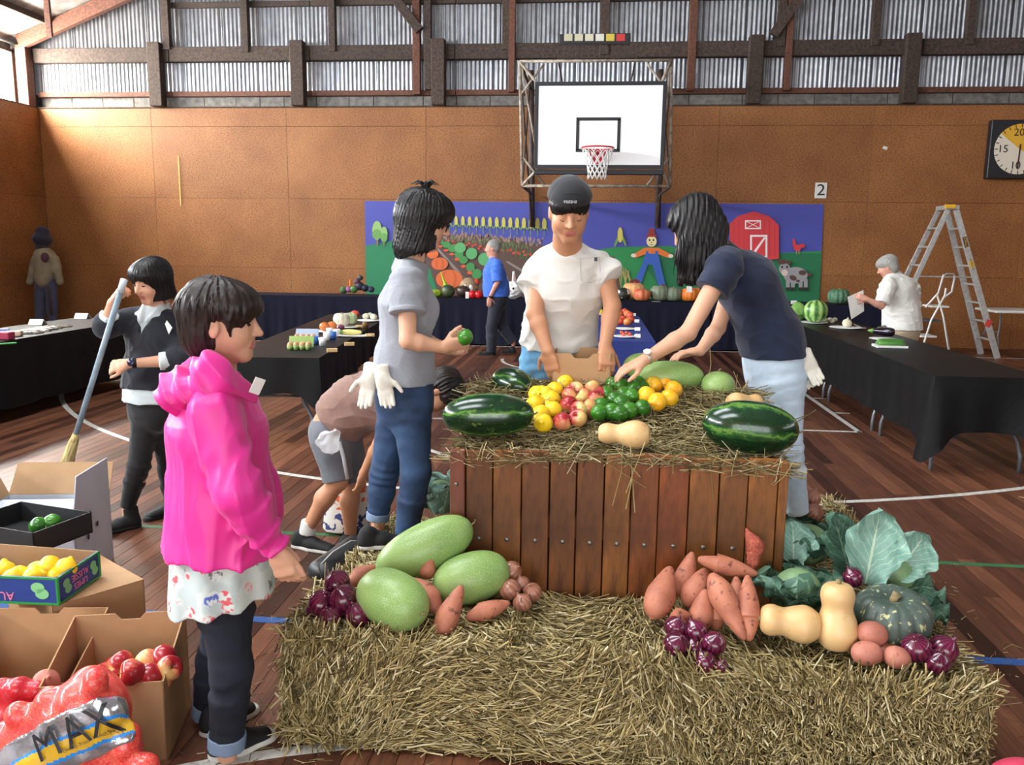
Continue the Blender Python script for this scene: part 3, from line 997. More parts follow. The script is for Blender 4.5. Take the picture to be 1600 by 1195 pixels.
def hair_tips(hr, H, rx, ry, z0, z1, n, gap):
 """ragged ends below a bob; gap = half angle left open for the face"""
 g = G()
 for i in range(n):
  a = random.uniform(gap, 6.283 - gap); k = random.uniform(.84, 1.0)
  x, y = rx * math.sin(a) * k, ry * math.cos(a) * k - .022
  zz = z1 + random.uniform(-.012, .02)
  g.tube([H(x, y, z0 + .02), H(x * 1.03, y * 1.03, (z0 + zz) / 2), H(x * .97, y * .97, zz)], [.0035, .0034, .0006], 4)
 return g.build('hair_tips', MHAIR, hr, True)
# ---------------------------------------------------------------- woman in the grey T-shirt
def grey_woman():
 t = thing('person', 'woman in grey T-shirt and blue jeans with black bob and glasses, holding a lime', 'person', at(610, 862, Z=.31))
 pel, wst, chs, nek = J(632, 622, 3.65), J(632, 560, 3.65), J(636, 475, 3.65), J(642, 408, 3.65)
 f = nrm(vec(.97, .15, 0)); r = vec(f[1], -f[0], 0)
 H = Head(J(663, 345, 3.64), (.96, .10, -.28), (.28, 0, .96), 1.06)
 shR, elR, wrR = J(636, 440, 3.50), J(637, 532, 3.44), J(694, 543, 3.50)
 shL, elL, wrL = J(640, 436, 3.80), J(655, 530, 3.86), J(700, 545, 3.80)
 hR, kR, aR = J(643, 645, 3.57), J(650, 738, 3.55), J(632, 852, 3.58)
 hL, kL, aL = J(620, 645, 3.74), J(600, 742, 3.72), J(590, 826, 3.72)
 sd = SD(.005)
 torso(sd, pel, wst, chs, nek, r, r, f, *torso_sizes((.15, .11), (.115, .088), (.135, .095), (.10, .055)))
 head_sdf(sd, H, nek)
 arm(sd, shR, elR, wrR, .95); arm(sd, shL, elL, wrL, .95)
 hand(sd, wrR, vec(1, .05, .28), vec(-.25, .75, .6), 1, 1.0, (.75, .8, .85, .9), (.7, .35, .75))
 hand(sd, wrL, vec(.9, -.2, .1), vec(.1, -.8, .5), -1, 1.0, (.6,) * 4)
 leg(sd, hR, kR, aR, .9); leg(sd, hL, kL, aL, .9)
 sd_build(sd, 'body', [MSKIN, MLIP], t, lips_idx(H))
 face_bits(t, H, MSKIN)
 # hair
 sd = SD(.005); E = lambda c, q: el(H(*c), np.array(q) * H.s, H.R)
 sd.u(E((0, -.018, .042), (.090, .112, .092)), .02)
 sd.u(E((0, .045, .055), (.076, .068, .058)), .04)
 down = vec(0, 0, -1)
 c0 = H(0, -.02, .0)
 sd.u(ec(c0, c0 + down * .125, (.096, .098), (.098, .092), r), .04)
 sd.u(ec(c0 + f * -.03, c0 + f * -.035 + down * .115, (.08, .075), (.082, .082), r), .04)
 sd.s(E((0, .150, -.065), (.12, .082, .105)), .01)
 sd.cut((.30, 0, -1), c0 + down * .150)
 sd.folds(strands(H, .0032, 46, 4))
 hr = sd_build(sd, 'hair', MHAIR, t)
 hair_tips(hr, H, .088, .078, -.085, -.138, 150, .5)
 g = G()
 base = H(0, -.028, .128)
 for i in range(26):
  a = random.uniform(0, 6.28); l = random.uniform(.03, .075)
  dv = vec(math.cos(a) * .8, math.sin(a) * .8, .35 + random.uniform(0, .5))
  if i > 14: dv = vec(-.9, .1 * math.cos(a), .5); l *= 1.2
  p0 = base + vec(random.uniform(-.01, .01), random.uniform(-.01, .01), -.006)
  p1 = p0 + nrm(dv) * l * .5 + vec(0, 0, .02); p2 = p1 + nrm(dv + vec(0, 0, -.9)) * l * .5
  g.tube([p0, lerp(p0, p1, .5) + vec(0, 0, .006), p1, p2], [.0045, .004, .003, .0006], 5)
 g.sphere(base + vec(0, 0, .012), (.017, .017, .02), 10, 8)
 g.build('topknot', MHAIR, hr, True)
 # glasses
 g = G()
 for x in (-1, 1):
  g.tube([H(x * .033 + .023 * math.cos(q), .100, .000 + .017 * math.sin(q)) for q in np.linspace(0, 6.283, 17)[:-1]], .0022 * H.s, 6, close=True)
  g.tube([H(x * .056, .099, .006), H(x * .077, .05, .006), H(x * .079, -.005, .004)], .002 * H.s, 6)
 g.tube([H(-.010, .1, .004), H(0, .104, .007), H(.010, .1, .004)], .0018 * H.s, 6)
 g.build('glasses', M('black_plastic', srgb(14, 14, 16), .35), t, True)
 # T-shirt
 grey = cloth('grey_marle', srgb(146, 149, 156), srgb(130, 133, 141), .85, scale=240)
 hem = at(632, 596, Y=3.65)
 bust = [(el(chs + f * .07 + vec(0, 0, -.03) + r * s * .06, (.07, .065, .075)), .05) for s in (-1, 1)]
 belly = [(ec(lerp(pel, wst, -.1), wst, (.165, .128), (.145, .118), r), .05)]
 sd = shirt(pel, wst, chs, nek, r, r, hem, [(shR, J(637, 490, 3.46), .072, .078), (shL, J(650, 490, 3.85), .072, .078)],
               torso_sizes((.15, .112), (.122, .1), (.140, .10), (.105, .055)), .016, .0055, .005, 4, .060, H(0, -.02, -.05), extra=bust + belly, diag=vec(.5, 0, 1))
 sh_ = sd_build(sd, 'shirt', grey, t)
 e = J(637, 490, 3.46)
 cuff_band(sh_, e, e - shR, .074, .022, grey, 'sleeve_cuff', .006)
 den = M('blue_denim', srgb(28, 48, 76), .82, col2=srgb(48, 76, 112), scale=7, bump=.3, bscale=700, bdist=.001)
 tr = sd_build(trousers(pel, wst, r, [(hR, kR, aR + vec(0, 0, .0)), (hL, kL, aL + vec(0, 0, .055))], .65, .010, .98, (.152, .112), .048, .0055, .0035), 'jeans', den, t)
 lden = M('denim_inside', srgb(120, 140, 165), .85, bump=.3, bscale=600)
 cuff_band(tr, aL + vec(0, 0, .045), aL - kL, .049, .04, lden)
 z0 = .31
 shoe(t, at(560, 857, Z=z0), at(640, 850, Z=z0), z0)
 shoe(t, at(606, 882, Z=z0), at(690, 870, Z=z0), z0)
 return t
# ---------------------------------------------------------------- man in the white T-shirt
def cap_man():
 t = thing('person', 'man in white pocket T-shirt and backwards black cap reaching into a box', 'person', (J(885, 600, 4.0)[0], 4.0, .33))
 pel, wst, chs, nek = J(872, 562, 3.98), J(874, 510, 3.95), J(884, 445, 3.86), J(886, 388, 3.78)
 f = vec(.06, -1, 0); l = vec(1, .06, 0)          # his left
 H = Head(J(889, 330, 3.62), (.12, -.90, -.40), (.03, -.4, .9), 1.06)
 shR, elR, wrR = J(842, 424, 3.84), J(836, 490, 3.74), J(856, 548, 3.66)
 shL, elL, wrL = J(941, 416, 3.82), J(957, 478, 3.78), J(945, 540, 3.68)
 hR, kR, aR = pel + vec(-.09, 0, -.04), pel + vec(-.11, -.04, -.43), pel + vec(-.11, .03, -.76)
 hL, kL, aL = pel + vec(.09, 0, -.04), pel + vec(.10, -.04, -.43), pel + vec(.10, .03, -.76)
 sd = SD(.005)
 torso(sd, pel, wst, chs, nek, l, l, f, *torso_sizes((.155, .11), (.13, .095), (.165, .11), (.12, .06)))
 head_sdf(sd, H, nek, False)
 arm(sd, shR, elR, wrR, 1.02); arm(sd, shL, elL, wrL, 1.02)
 hand(sd, wrR, vec(.25, .05, -1), vec(.4, .9, 0), -1, 1.0, (.3,) * 4)
 hand(sd, wrL, vec(.12, -.35, -.75), vec(-.3, .85, -.5), 1, 1.02, (.5, .55, .6, .65), (.5, .6, .5))
 leg(sd, hR, kR, aR); leg(sd, hL, kL, aL)
 sd_build(sd, 'body', [MSKIN2, MLIP], t, lips_idx(H))
 face_bits(t, H, MSKIN2, .0030, True)
 E = lambda c, q: el(H(*c), np.array(q) * H.s, H.R)
 sd = SD(.005)
 sd.u(E((0, -.02, .03), (.082, .104, .088)), .02)
 sd.u(E((0, .04, .045), (.074, .060, .045)), .03)
 sd.s(E((0, .118, -.055), (.082, .075, .088)), .008)
 sd.cut(-H.u, H(0, 0, -.045)).cut(H.u, H(0, 0, .085))
 for x in (-1, 1): sd.s(E((x * .085, .0, -.02), (.02, .03, .04)), .006)
 sd.folds(strands(H, .0022, 50, 2))
 sd_build(sd, 'hair', MHAIR, t)
 mcap = cloth('black_cap_cotton', srgb(17, 17, 20), srgb(24, 24, 28), .85)
 sd = SD(.005)
 sd.u(E((0, -.018, .047), (.090, .112, .092)), .0)
 sd.u(E((0, .03, .06), (.080, .075, .062)), .04)
 sd.cut(-nrm(H.u + .10 * H.f), H(0, .06, .062))
 sd.folds(lambda P: -.002 * np.exp(-(np.sin(3 * np.arctan2(H.loc(P)[:, 0], H.loc(P)[:, 1])) / .10) ** 2))
 cp = sd_build(sd, 'cap', mcap, t)
 sd = SD(.005)
 sd.u(E((0, -.120, .045), (.075, .07, .016)), .01)
 sd_build(sd, 'brim', mcap, cp)
 g = G()      # strap with the opening seam above it
 pts = [H(.086 * math.sin(a), .018 + .088 * math.cos(a), .068 + .002 * math.cos(a)) for a in np.linspace(-1.0, 1.0, 13)]
 g.tube(pts, .004 * H.s, 6)
 pts = [H(.060 * math.sin(a), .024 + .078 * math.cos(a) - .028 * (1 - abs(math.sin(a))) * .6, .072 + .034 * max(math.cos(a), 0) ** .7) for a in np.linspace(-1.25, 1.25, 15)]
 g.tube(pts, .0022 * H.s, 6)
 g.build('strap', mcap, cp, True)
 text_on('SHERIFF', H(.008, .113, .082), H.r, nrm(H.u - .35 * H.f), .016, M('cap_print', srgb(200, 200, 205), .6), cp, 'cap_lettering')
 hem = at(872, 545, Y=3.9)
 sd = shirt(pel, wst, chs, nek, l, l, hem, [(shR, J(826, 450, 3.79), .057, .062), (shL, J(957, 432, 3.79), .057, .062)],
               torso_sizes((.165, .12), (.150, .112), (.168, .115), (.125, .06)), .018, .0055, .0065, 11, .056, H(0, -.02, -.06), diag=vec(-.6, 0, 1), hemn=vec(0, .2, -1))
 s_ = sd_build(sd, 'shirt', MWHITE, t)
 # pocket with its dark tag
 pk = [(906, 404), (921, 403), (937, 402), (938, 420), (938, 436), (922, 442), (908, 438), (907, 420)]
 pk = [onto(s_, *q, .0012) for q in pk]
 pp = G().tube(pk, .0016, 5, close=True).build('pocket_seam', M('seam_grey', srgb(190, 188, 182), .8), s_, True)
 G().box(onto(s_, 931, 405, .003), (.014, .004, .018), .001).build('pocket_tag', MBLACK, s_)
 jean = M('light_denim', srgb(82, 142, 186), .85, col2=srgb(116, 172, 208), scale=9, bump=.3, bscale=700, bdist=.001)
 sd_build(trousers(pel, wst, l, [(hR, kR, aR), (hL, kL, aL)], .8, .014, 1.0, (.158, .115), .075, .007), 'jeans', jean, t)
 shoe(t, aR + vec(0, .05, 0), aR + vec(0, -.21, 0), .335, s=1.1)
 shoe(t, aL + vec(0, .05, 0), aL + vec(0, -.21, 0), .335, s=1.1)
 return t, s_
def text_on(txt, c, right, up, size, mat, parent, name, ext=.0006, font_sx=1.0):
 cu = bpy.data.curves.new(name, 'FONT')
 cu.body = txt; cu.size = size; cu.extrude = ext; cu.align_x = 'CENTER'; cu.align_y = 'CENTER'
 cu.resolution_u = 3
 tmp = bpy.data.objects.new(name + '_tmp', cu)
 COL.objects.link(tmp)
 dg = bpy.context.evaluated_depsgraph_get()
 me = bpy.data.meshes.new_from_object(tmp.evaluated_get(dg))
 bpy.data.objects.remove(tmp); bpy.data.curves.remove(cu)
 r = nrm(right); u = nrm(np.asarray(up) - r * (np.asarray(up) @ r)); n = np.cross(r, u)
 me.transform(Matrix(((r[0] * font_sx, u[0], n[0], c[0]), (r[1] * font_sx, u[1], n[1], c[1]), (r[2] * font_sx, u[2], n[2], c[2]), (0, 0, 0, 1))))
 o0 = org_of(parent)
 me.transform(Matrix.Translation(tuple(-o0)))
 me.materials.clear(); me.materials.append(mat)
 me.name = name
 return link(name, me, parent)
# ---------------------------------------------------------------- woman in the navy T-shirt
def navy_woman():
 t = thing('person', 'woman with long black hair in navy T-shirt leaning over to place fruit', 'person', (J(1212, 600, 4.1)[0], 4.1, .33))
 pel, wst, chs, nek = J(1212, 578, 4.08), J(1203, 525, 4.06), J(1165, 440, 4.0), J(1122, 392, 3.97)
 f = nrm(vec(-.95, -.12, 0)); l = vec(-f[1], f[0], 0)        # her left, toward the camera
 l = nrm(vec(.10, -1, 0))
 H = Head(J(1086, 352, 3.95), (-.80, .18, -.55), (-.5, -.02, .85), 1.06)
 shL, elL, wrL = J(1135, 412, 3.80), J(1075, 520, 3.66), J(1006, 563, 3.58)
 shR, elR, wrR = J(1150, 425, 4.14), J(1122, 512, 4.0), J(1094, 548, 3.86)
 hL, kL, aL = J(1222, 600, 4.0), J(1228, 700, 3.98), J(1243, 800, 4.02)
 hR, kR, aR = J(1200, 600, 4.18), J(1195, 700, 4.16), J(1195, 790, 4.2)
 sd = SD(.005)
 torso(sd, pel, wst, chs, nek, l, l, f, *torso_sizes((.15, .11), (.12, .09), (.14, .095), (.10, .055)))
 head_sdf(sd, H, nek)
 arm(sd, shL, elL, wrL, .98); arm(sd, shR, elR, wrR, .95)
 hand(sd, wrL, vec(-.9, -.15, -.40), vec(-.25, .1, -.95), 1, 1.0, (.22, .25, .25, .3), (.8, .45, .5))
 hand(sd, wrR, vec(-1, -.15, -.12), vec(-.1, -.1, -1), -1, 1.0, (.3, .32, .36, .4), (.8, .5, .3))
 leg(sd, hL, kL, aL, .95); leg(sd, hR, kR, aR, .95)
 sd_build(sd, 'body', [MSKIN, MLIP], t, lips_idx(H))
 face_bits(t, H, MSKIN)
 E = lambda c, q: el(H(*c), np.array(q) * H.s, H.R)
 sd = SD(.005)
 sd.u(E((0, -.02, .04), (.088, .110, .092)), .02)
 sd.u(E((0, .03, .05), (.082, .07, .06)), .03)
 sd.s(E((0, .135, -.05), (.085, .075, .115)), .01)
 dn = nrm(vec(-.12, 0, -1))
 c0 = J(1098, 345, 3.90)
 sd.u(ec(c0, J(1090, 405, 3.86), (.10, .075), (.090, .06), vec(1, .1, 0)), .05)
 sd.u(ec(J(1092, 395, 3.86), J(1080, 436, 3.83), (.085, .055), (.045, .03), vec(1, .1, 0)), .04)
 sd.u(ec(J(1115, 360, 3.90), J(1118, 425, 3.84), (.07, .06), (.03, .03), vec(1, .1, 0)), .04)
 sd.u(ec(J(1070, 400, 3.86), J(1062, 443, 3.84), (.035, .04), (.014, .02), vec(1, .1, 0)), .03)
 sd.folds(lambda P: .0045 * (np.sin(P[:, 0] * 260 + 6 * np.sin(P[:, 2] * 9) + 20 * P[:, 1]) * .6 + np.sin(P[:, 0] * 410 + 5 * np.sin(P[:, 2] * 14 + 1)) * .4))
 hr = sd_build(sd, 'hair', MHAIR, t)
 g = G()
 for i in range(70):
  u = random.random()
  a = J(1060 + 62 * u, random.uniform(360, 395), random.uniform(3.79, 3.86))
  b = J(1054 + 70 * u + random.uniform(-4, 4), random.uniform(425, 450), random.uniform(3.79, 3.85))
  m = lerp(a, b, .5) + vec(random.uniform(-.006, .006), -.008, 0)
  g.tube([a, m, b], [.003, .003, .0006], 4)
 g.build('hair_tips', MHAIR, hr, True)
 navy = cloth('navy_cotton', srgb(22, 34, 62), srgb(16, 26, 50), .85, scale=10)
 hem = J(1212, 556, 4.06)
 sd = shirt(pel, wst, chs, nek, l, l, hem, [(shL, J(1112, 455, 3.76), .078, .084), (shR, J(1140, 465, 4.1), .075, .08)],
               torso_sizes((.16, .13), (.15, .125), (.15, .118), (.105, .06)), .016, .0055, .005, 21, .058, H(0, -.03, -.06), hemn=vec(.05, 0, -1), diag=vec(.9, 0, 1))
 sd_build(sd, 'shirt', navy, t)
 jean = M('pale_denim', srgb(176, 196, 214), .85, col2=srgb(198, 214, 228), scale=8, bump=.25, bscale=700, bdist=.001)
 sd_build(trousers(pel, wst, l, [(hL, kL, aL), (hR, kR, aR)], .7, .016, 1.05, (.155, .122), .062, .0055, .004, 8), 'jeans', jean, t)
 # watch on the near wrist
 wd = nrm(wrL - elL); wp = lerp(wrL, elL, .09)
 sd = SD(.004).u(ec(wp - wd * .009, wp + wd * .009, (.029, .029), (.029, .029), nrm(np.cross(wd, (0, 0, 1))), True), 0)
 wt = sd_build(sd, 'watch', M('watch_strap', srgb(196, 186, 172), .4, metal=.6), t)
 G().lathe([(.0, .0), (.017, 0), (.018, .006), (.015, .009), (.0, .009)], 20, wp + vec(-.004, -.016, .026), rotm(.5, 0, 0)).build('watch_face', M('watch_face', srgb(225, 222, 215), .3), wt, True)
 shoe(t, aL + vec(.05, 0, 0), aL + vec(-.2, 0, 0), .335); shoe(t, aR + vec(.05, 0, 0), aR + vec(-.2, 0, 0), .335)
 return t
# ---------------------------------------------------------------- woman in the pink jacket
def pink_woman():
 t = thing('person', 'woman in bright pink hooded jacket, floral shirt and dark rolled jeans', 'person', at(355, 1180, Z=0))
 pel, wst, chs, nek = J(350, 900, 2.46), J(345, 790, 2.47), J(338, 665, 2.47), J(340, 582, 2.47)
 f = nrm(vec(.90, .36, 0)); r = vec(f[1], -f[0], 0)
 H = Head(J(350, 505, 2.46), (.985, .13, -.05), (.05, 0, 1), 1.04)
 shR, elR, wrR = J(335, 645, 2.30), J(372, 770, 2.25), J(430, 858, 2.32)
 shL, elL, wrL = J(368, 640, 2.64), J(400, 760, 2.68), J(420, 850, 2.66)
 hR, kR, aR = J(348, 920, 2.37), J(362, 1045, 2.36), J(354, 1172, 2.36)
 hL, kL, aL = J(362, 920, 2.55), J(338, 1030, 2.56), J(326, 1122, 2.56)
 sd = SD(.0048)
 torso(sd, pel, wst, chs, nek, r, r, f, *torso_sizes((.16, .12), (.13, .10), (.145, .10), (.10, .055)))
 head_sdf(sd, H, nek)
 arm(sd, shR, elR, wrR, .95); arm(sd, shL, elL, wrL, .95)
 hand(sd, wrR, vec(.34, .02, -.94), vec(.15, .95, .05), 1, 1.0, (.42, .48, .55, .6), (.9, .3, .25))
 hand(sd, wrL, vec(.3, .1, -1), vec(.3, -.9, 0), -1, .98, (.5,) * 4)
 leg(sd, hR, kR, aR, .95); leg(sd, hL, kL, aL, .95)
 sd_build(sd, 'body', [MSKIN, MLIP], t, lips_idx(H))
 face_bits(t, H, MSKIN)
 E = lambda c, q: el(H(*c), np.array(q) * H.s, H.R)
 sd = SD(.0048)
 sd.u(E((0, -.022, .045), (.098, .118, .095)), .02)
 sd.u(E((0, .045, .052), (.082, .068, .055)), .04)
 sd.u(E((0, -.055, -.025), (.084, .074, .092)), .04)
 sd.s(E((0, .140, -.055), (.12, .088, .098)), .008)
 for x in (-1, 1): sd.s(E((x * .09, .012, -.035), (.035, .030, .052)), .01)
 for x in (-1, 1): sd.u(rc(H(x * .078, .035, .02), H(x * .072, .038, -.03), .014, .004), .012)
 sd.cut(vec(.1, 0, -1), H(0, -.06, -.108))
 sd.folds(strands(H, .0035, 34, 7)).folds(lambda P: .005 * wavy(P, 45, 3))
 hr = sd_build(sd, 'hair', MHAIR2, t)
 g = G()
 for i in range(150):
  a = random.uniform(-2.6, 2.6); el_ = random.uniform(.25, 1.25)
  d0 = vec(math.sin(a) * math.cos(el_) * .095, -.022 + math.cos(a) * math.cos(el_) * .118, .045 + math.sin(el_) * .09)
  d1 = d0 + vec(math.sin(a) * .018, math.cos(a) * .02, -.045) * random.uniform(.7, 1.2)
  m = (d0 + d1) / 2 * vec(1.05, 1.05, 1.02)
  g.tube([H(*d0), H(*m), H(*d1)], [.003, .003, .0007], 4)
 g.build('hair_wisps', MHAIR2, hr, True)
 pink = M('pink_nylon', srgb(226, 46, 148), .45, col2=srgb(214, 38, 138), scale=5, bump=.1, bscale=300, bdist=.001, sheen=.1)
 hem = J(345, 894, 2.27)
 sd = SD(.0055)
 torso(sd, pel, wst, chs, nek, r, r, f, (.17, .14), (.155, .13), (.158, .118), (.105, .06), .05, .02)
 sd.u(ec(chs, pel + vec(0, 0, -.06), (.165, .125), (.216, .186), r, True), .05)
 sd.cut((-.08, 0, -1), hem)
 for sh, e, w in ((shR, elR, wrR), (shL, elL, wrL)):
  long_sleeve(sd, sh, e, lerp(e, w, .97), .078, .066, .043, .05)
 sd.s(rc(nek + vec(0, 0, .02), H(0, -.02, -.05), .066, .07), .01)
 def fold(P):
  Q = P * vec(1, 1, .28)
  o = .004 * wavy(Q, 30, 5) + .0075 * ((1 - np.abs(wavy(Q, 40, 6))) ** 4 - .3) + .003 * ((1 - np.abs(wavy(Q + .1 * P, 85, 8))) ** 4 - .3)
  w1 = wavy(P, 16, 2)
  o = o + .007 * (1 - 2 * np.abs(np.sin((P @ nrm(vec(1, .4, .12))) * 24 + 2 * w1))) * np.clip((chs[2] - P[:, 2]) * 2.2, 0, 1) * .8
  ax = nrm(wrR - shR)
  t_ = (P - shR) @ ax
  near = np.exp(-(np.linalg.norm((P - shR) - t_[:, None] * ax, axis=1) / .09) ** 4)
  o = o + near * .009 * (1 - 2 * np.abs(np.sin(t_ * 34 + 2.2 * w1 + (P @ f) * 16))) * np.clip(t_ * 5, 0.15, 1)
  return o
 sd.folds(fold)
 jk = sd_build(sd, 'jacket', pink, t)
 # hood lying on the back
 sd = SD(.0052)
 hc = J(300, 606, 2.44)
 sd.u(ec(J(332, 570, 2.30), J(318, 572, 2.60), (.04, .05), (.04, .05), vec(0, 0, 1)), .03)
 sd.u(ec(J(350, 590, 2.30), J(396, 615, 2.40), (.045, .03), (.03, .022), vec(0, 0, 1)), .04)
 sd.u(el(hc, (.075, .15, .072), rotm(0, .5, 0)), .04)
 sd.u(ec(J(278, 605, 2.36), J(300, 650, 2.40), (.05, .05), (.035, .05), vec(0, 1, 0)), .04)
 sd.u(ec(J(340, 600, 2.29), J(290, 610, 2.30), (.045, .03), (.045, .04), vec(0, 0, 1)), .04)
 sd.s(rc(nek + vec(.01, 0, -.02), H(0, -.03, -.02), .064, .075), .02)
 sd.folds(lambda P: .008 * (1 - 2 * np.abs(np.sin(P @ vec(.75, .1, .65) * 46 + 3 * wavy(P, 12, 9)))) + .004 * wavy(P, 34, 8))
 sd_build(sd, 'hood', pink, jk)
 cuff_band(jk, lerp(elR, wrR, .985), wrR - elR, .038, .03, pink, 'cuff', .003)
 # floral shirt tail
 flo = m_floral()
 sd = SD(.0055)
 top, bot = J(348, 820, 2.46), J(352, 962, 2.46)
 sd.u(ec(top, bot, (.182, .150), (.206, .176), r, True), .0)
 sd.cut((.2, 0, -1), J(345, 962, 2.29))
 sd.folds(lambda P: .007 * np.sin(P @ vec(60, 30, 4)) + .004 * wavy(P, 25, 3))
 sd_build(sd, 'floral_shirt', flo, t)
 # badge at the collar
 p = onto(jk, 398, 606, .004); p = J(402, 603, 2.36) if p is None else p
 g = G(); g.box(p, (.035, .004, .05), .001, rotm(.2, .4, .9)); g.build('name_badge', M('paper_white', srgb(232, 230, 224), .6), t)
 den = M('dark_denim', srgb(14, 18, 30), .85, col2=srgb(24, 30, 46), scale=8, bump=.25, bscale=700, bdist=.001)
 tr = sd_build(trousers(pel + vec(0, 0, -.02), wst, r, [(hR, kR, aR + vec(0, 0, .02)), (hL, kL, aL + vec(0, 0, .02))], .4, .008, .97, (.138, .10), .052, .0055, .0035, 13), 'jeans', den, t)
 lden = M('denim_inside', srgb(120, 140, 165))
 cuff_band(tr, aR + vec(0, 0, .01), aR - kR, .054, .05, lden)
 cuff_band(tr, aL + vec(0, 0, .01), aL - kL, .054, .05, lden)
 shoe(t, at(330, 1186, Z=0), at(428, 1150, Z=0), .0, s=1.0)
 shoe(t, at(318, 1150, Z=0), at(400, 1108, Z=0), .0, s=1.0)
 return t
def m_floral():
 nt = NT('floral_cotton')
 v = nt.coord()
 c = srgb(196, 206, 200)
 vo = nt.new('ShaderNodeTexVoronoi'); vo.inputs['Scale'].default_value = 19; nt.l(v, vo.inputs['Vector'])
 r1 = nt.ramp(vo.outputs['Distance'], [(.36, (1, 1, 1)), (.42, (0, 0, 0))])
 flow = nt.ramp(nt.new('ShaderNodeSeparateColor').outputs[0], [(0, srgb(210, 90, 96)), (.35, srgb(84, 104, 178)), (.6, srgb(110, 108, 104)), (.85, srgb(222, 150, 150))], 'CONSTANT')
 sep = nt.n[-2] if False else [n for n in nt.n if n.type == 'SEPARATE_COLOR'][0]
 nt.l(vo.outputs['Color'], sep.inputs[0])
 n2 = nt.noise(v, 60, 2)
 pet = nt.mix(nt.ramp(n2, [(.45, (0, 0, 0)), (.55, (1, 1, 1))]), flow, srgb(206, 212, 208))
 base = nt.ramp(nt.noise(v, 6, 2), [(.48, c), (.52, srgb(176, 188, 186))])
 nt.base(nt.mix(r1, base, pet)); nt.props(.85)
 return nt.m
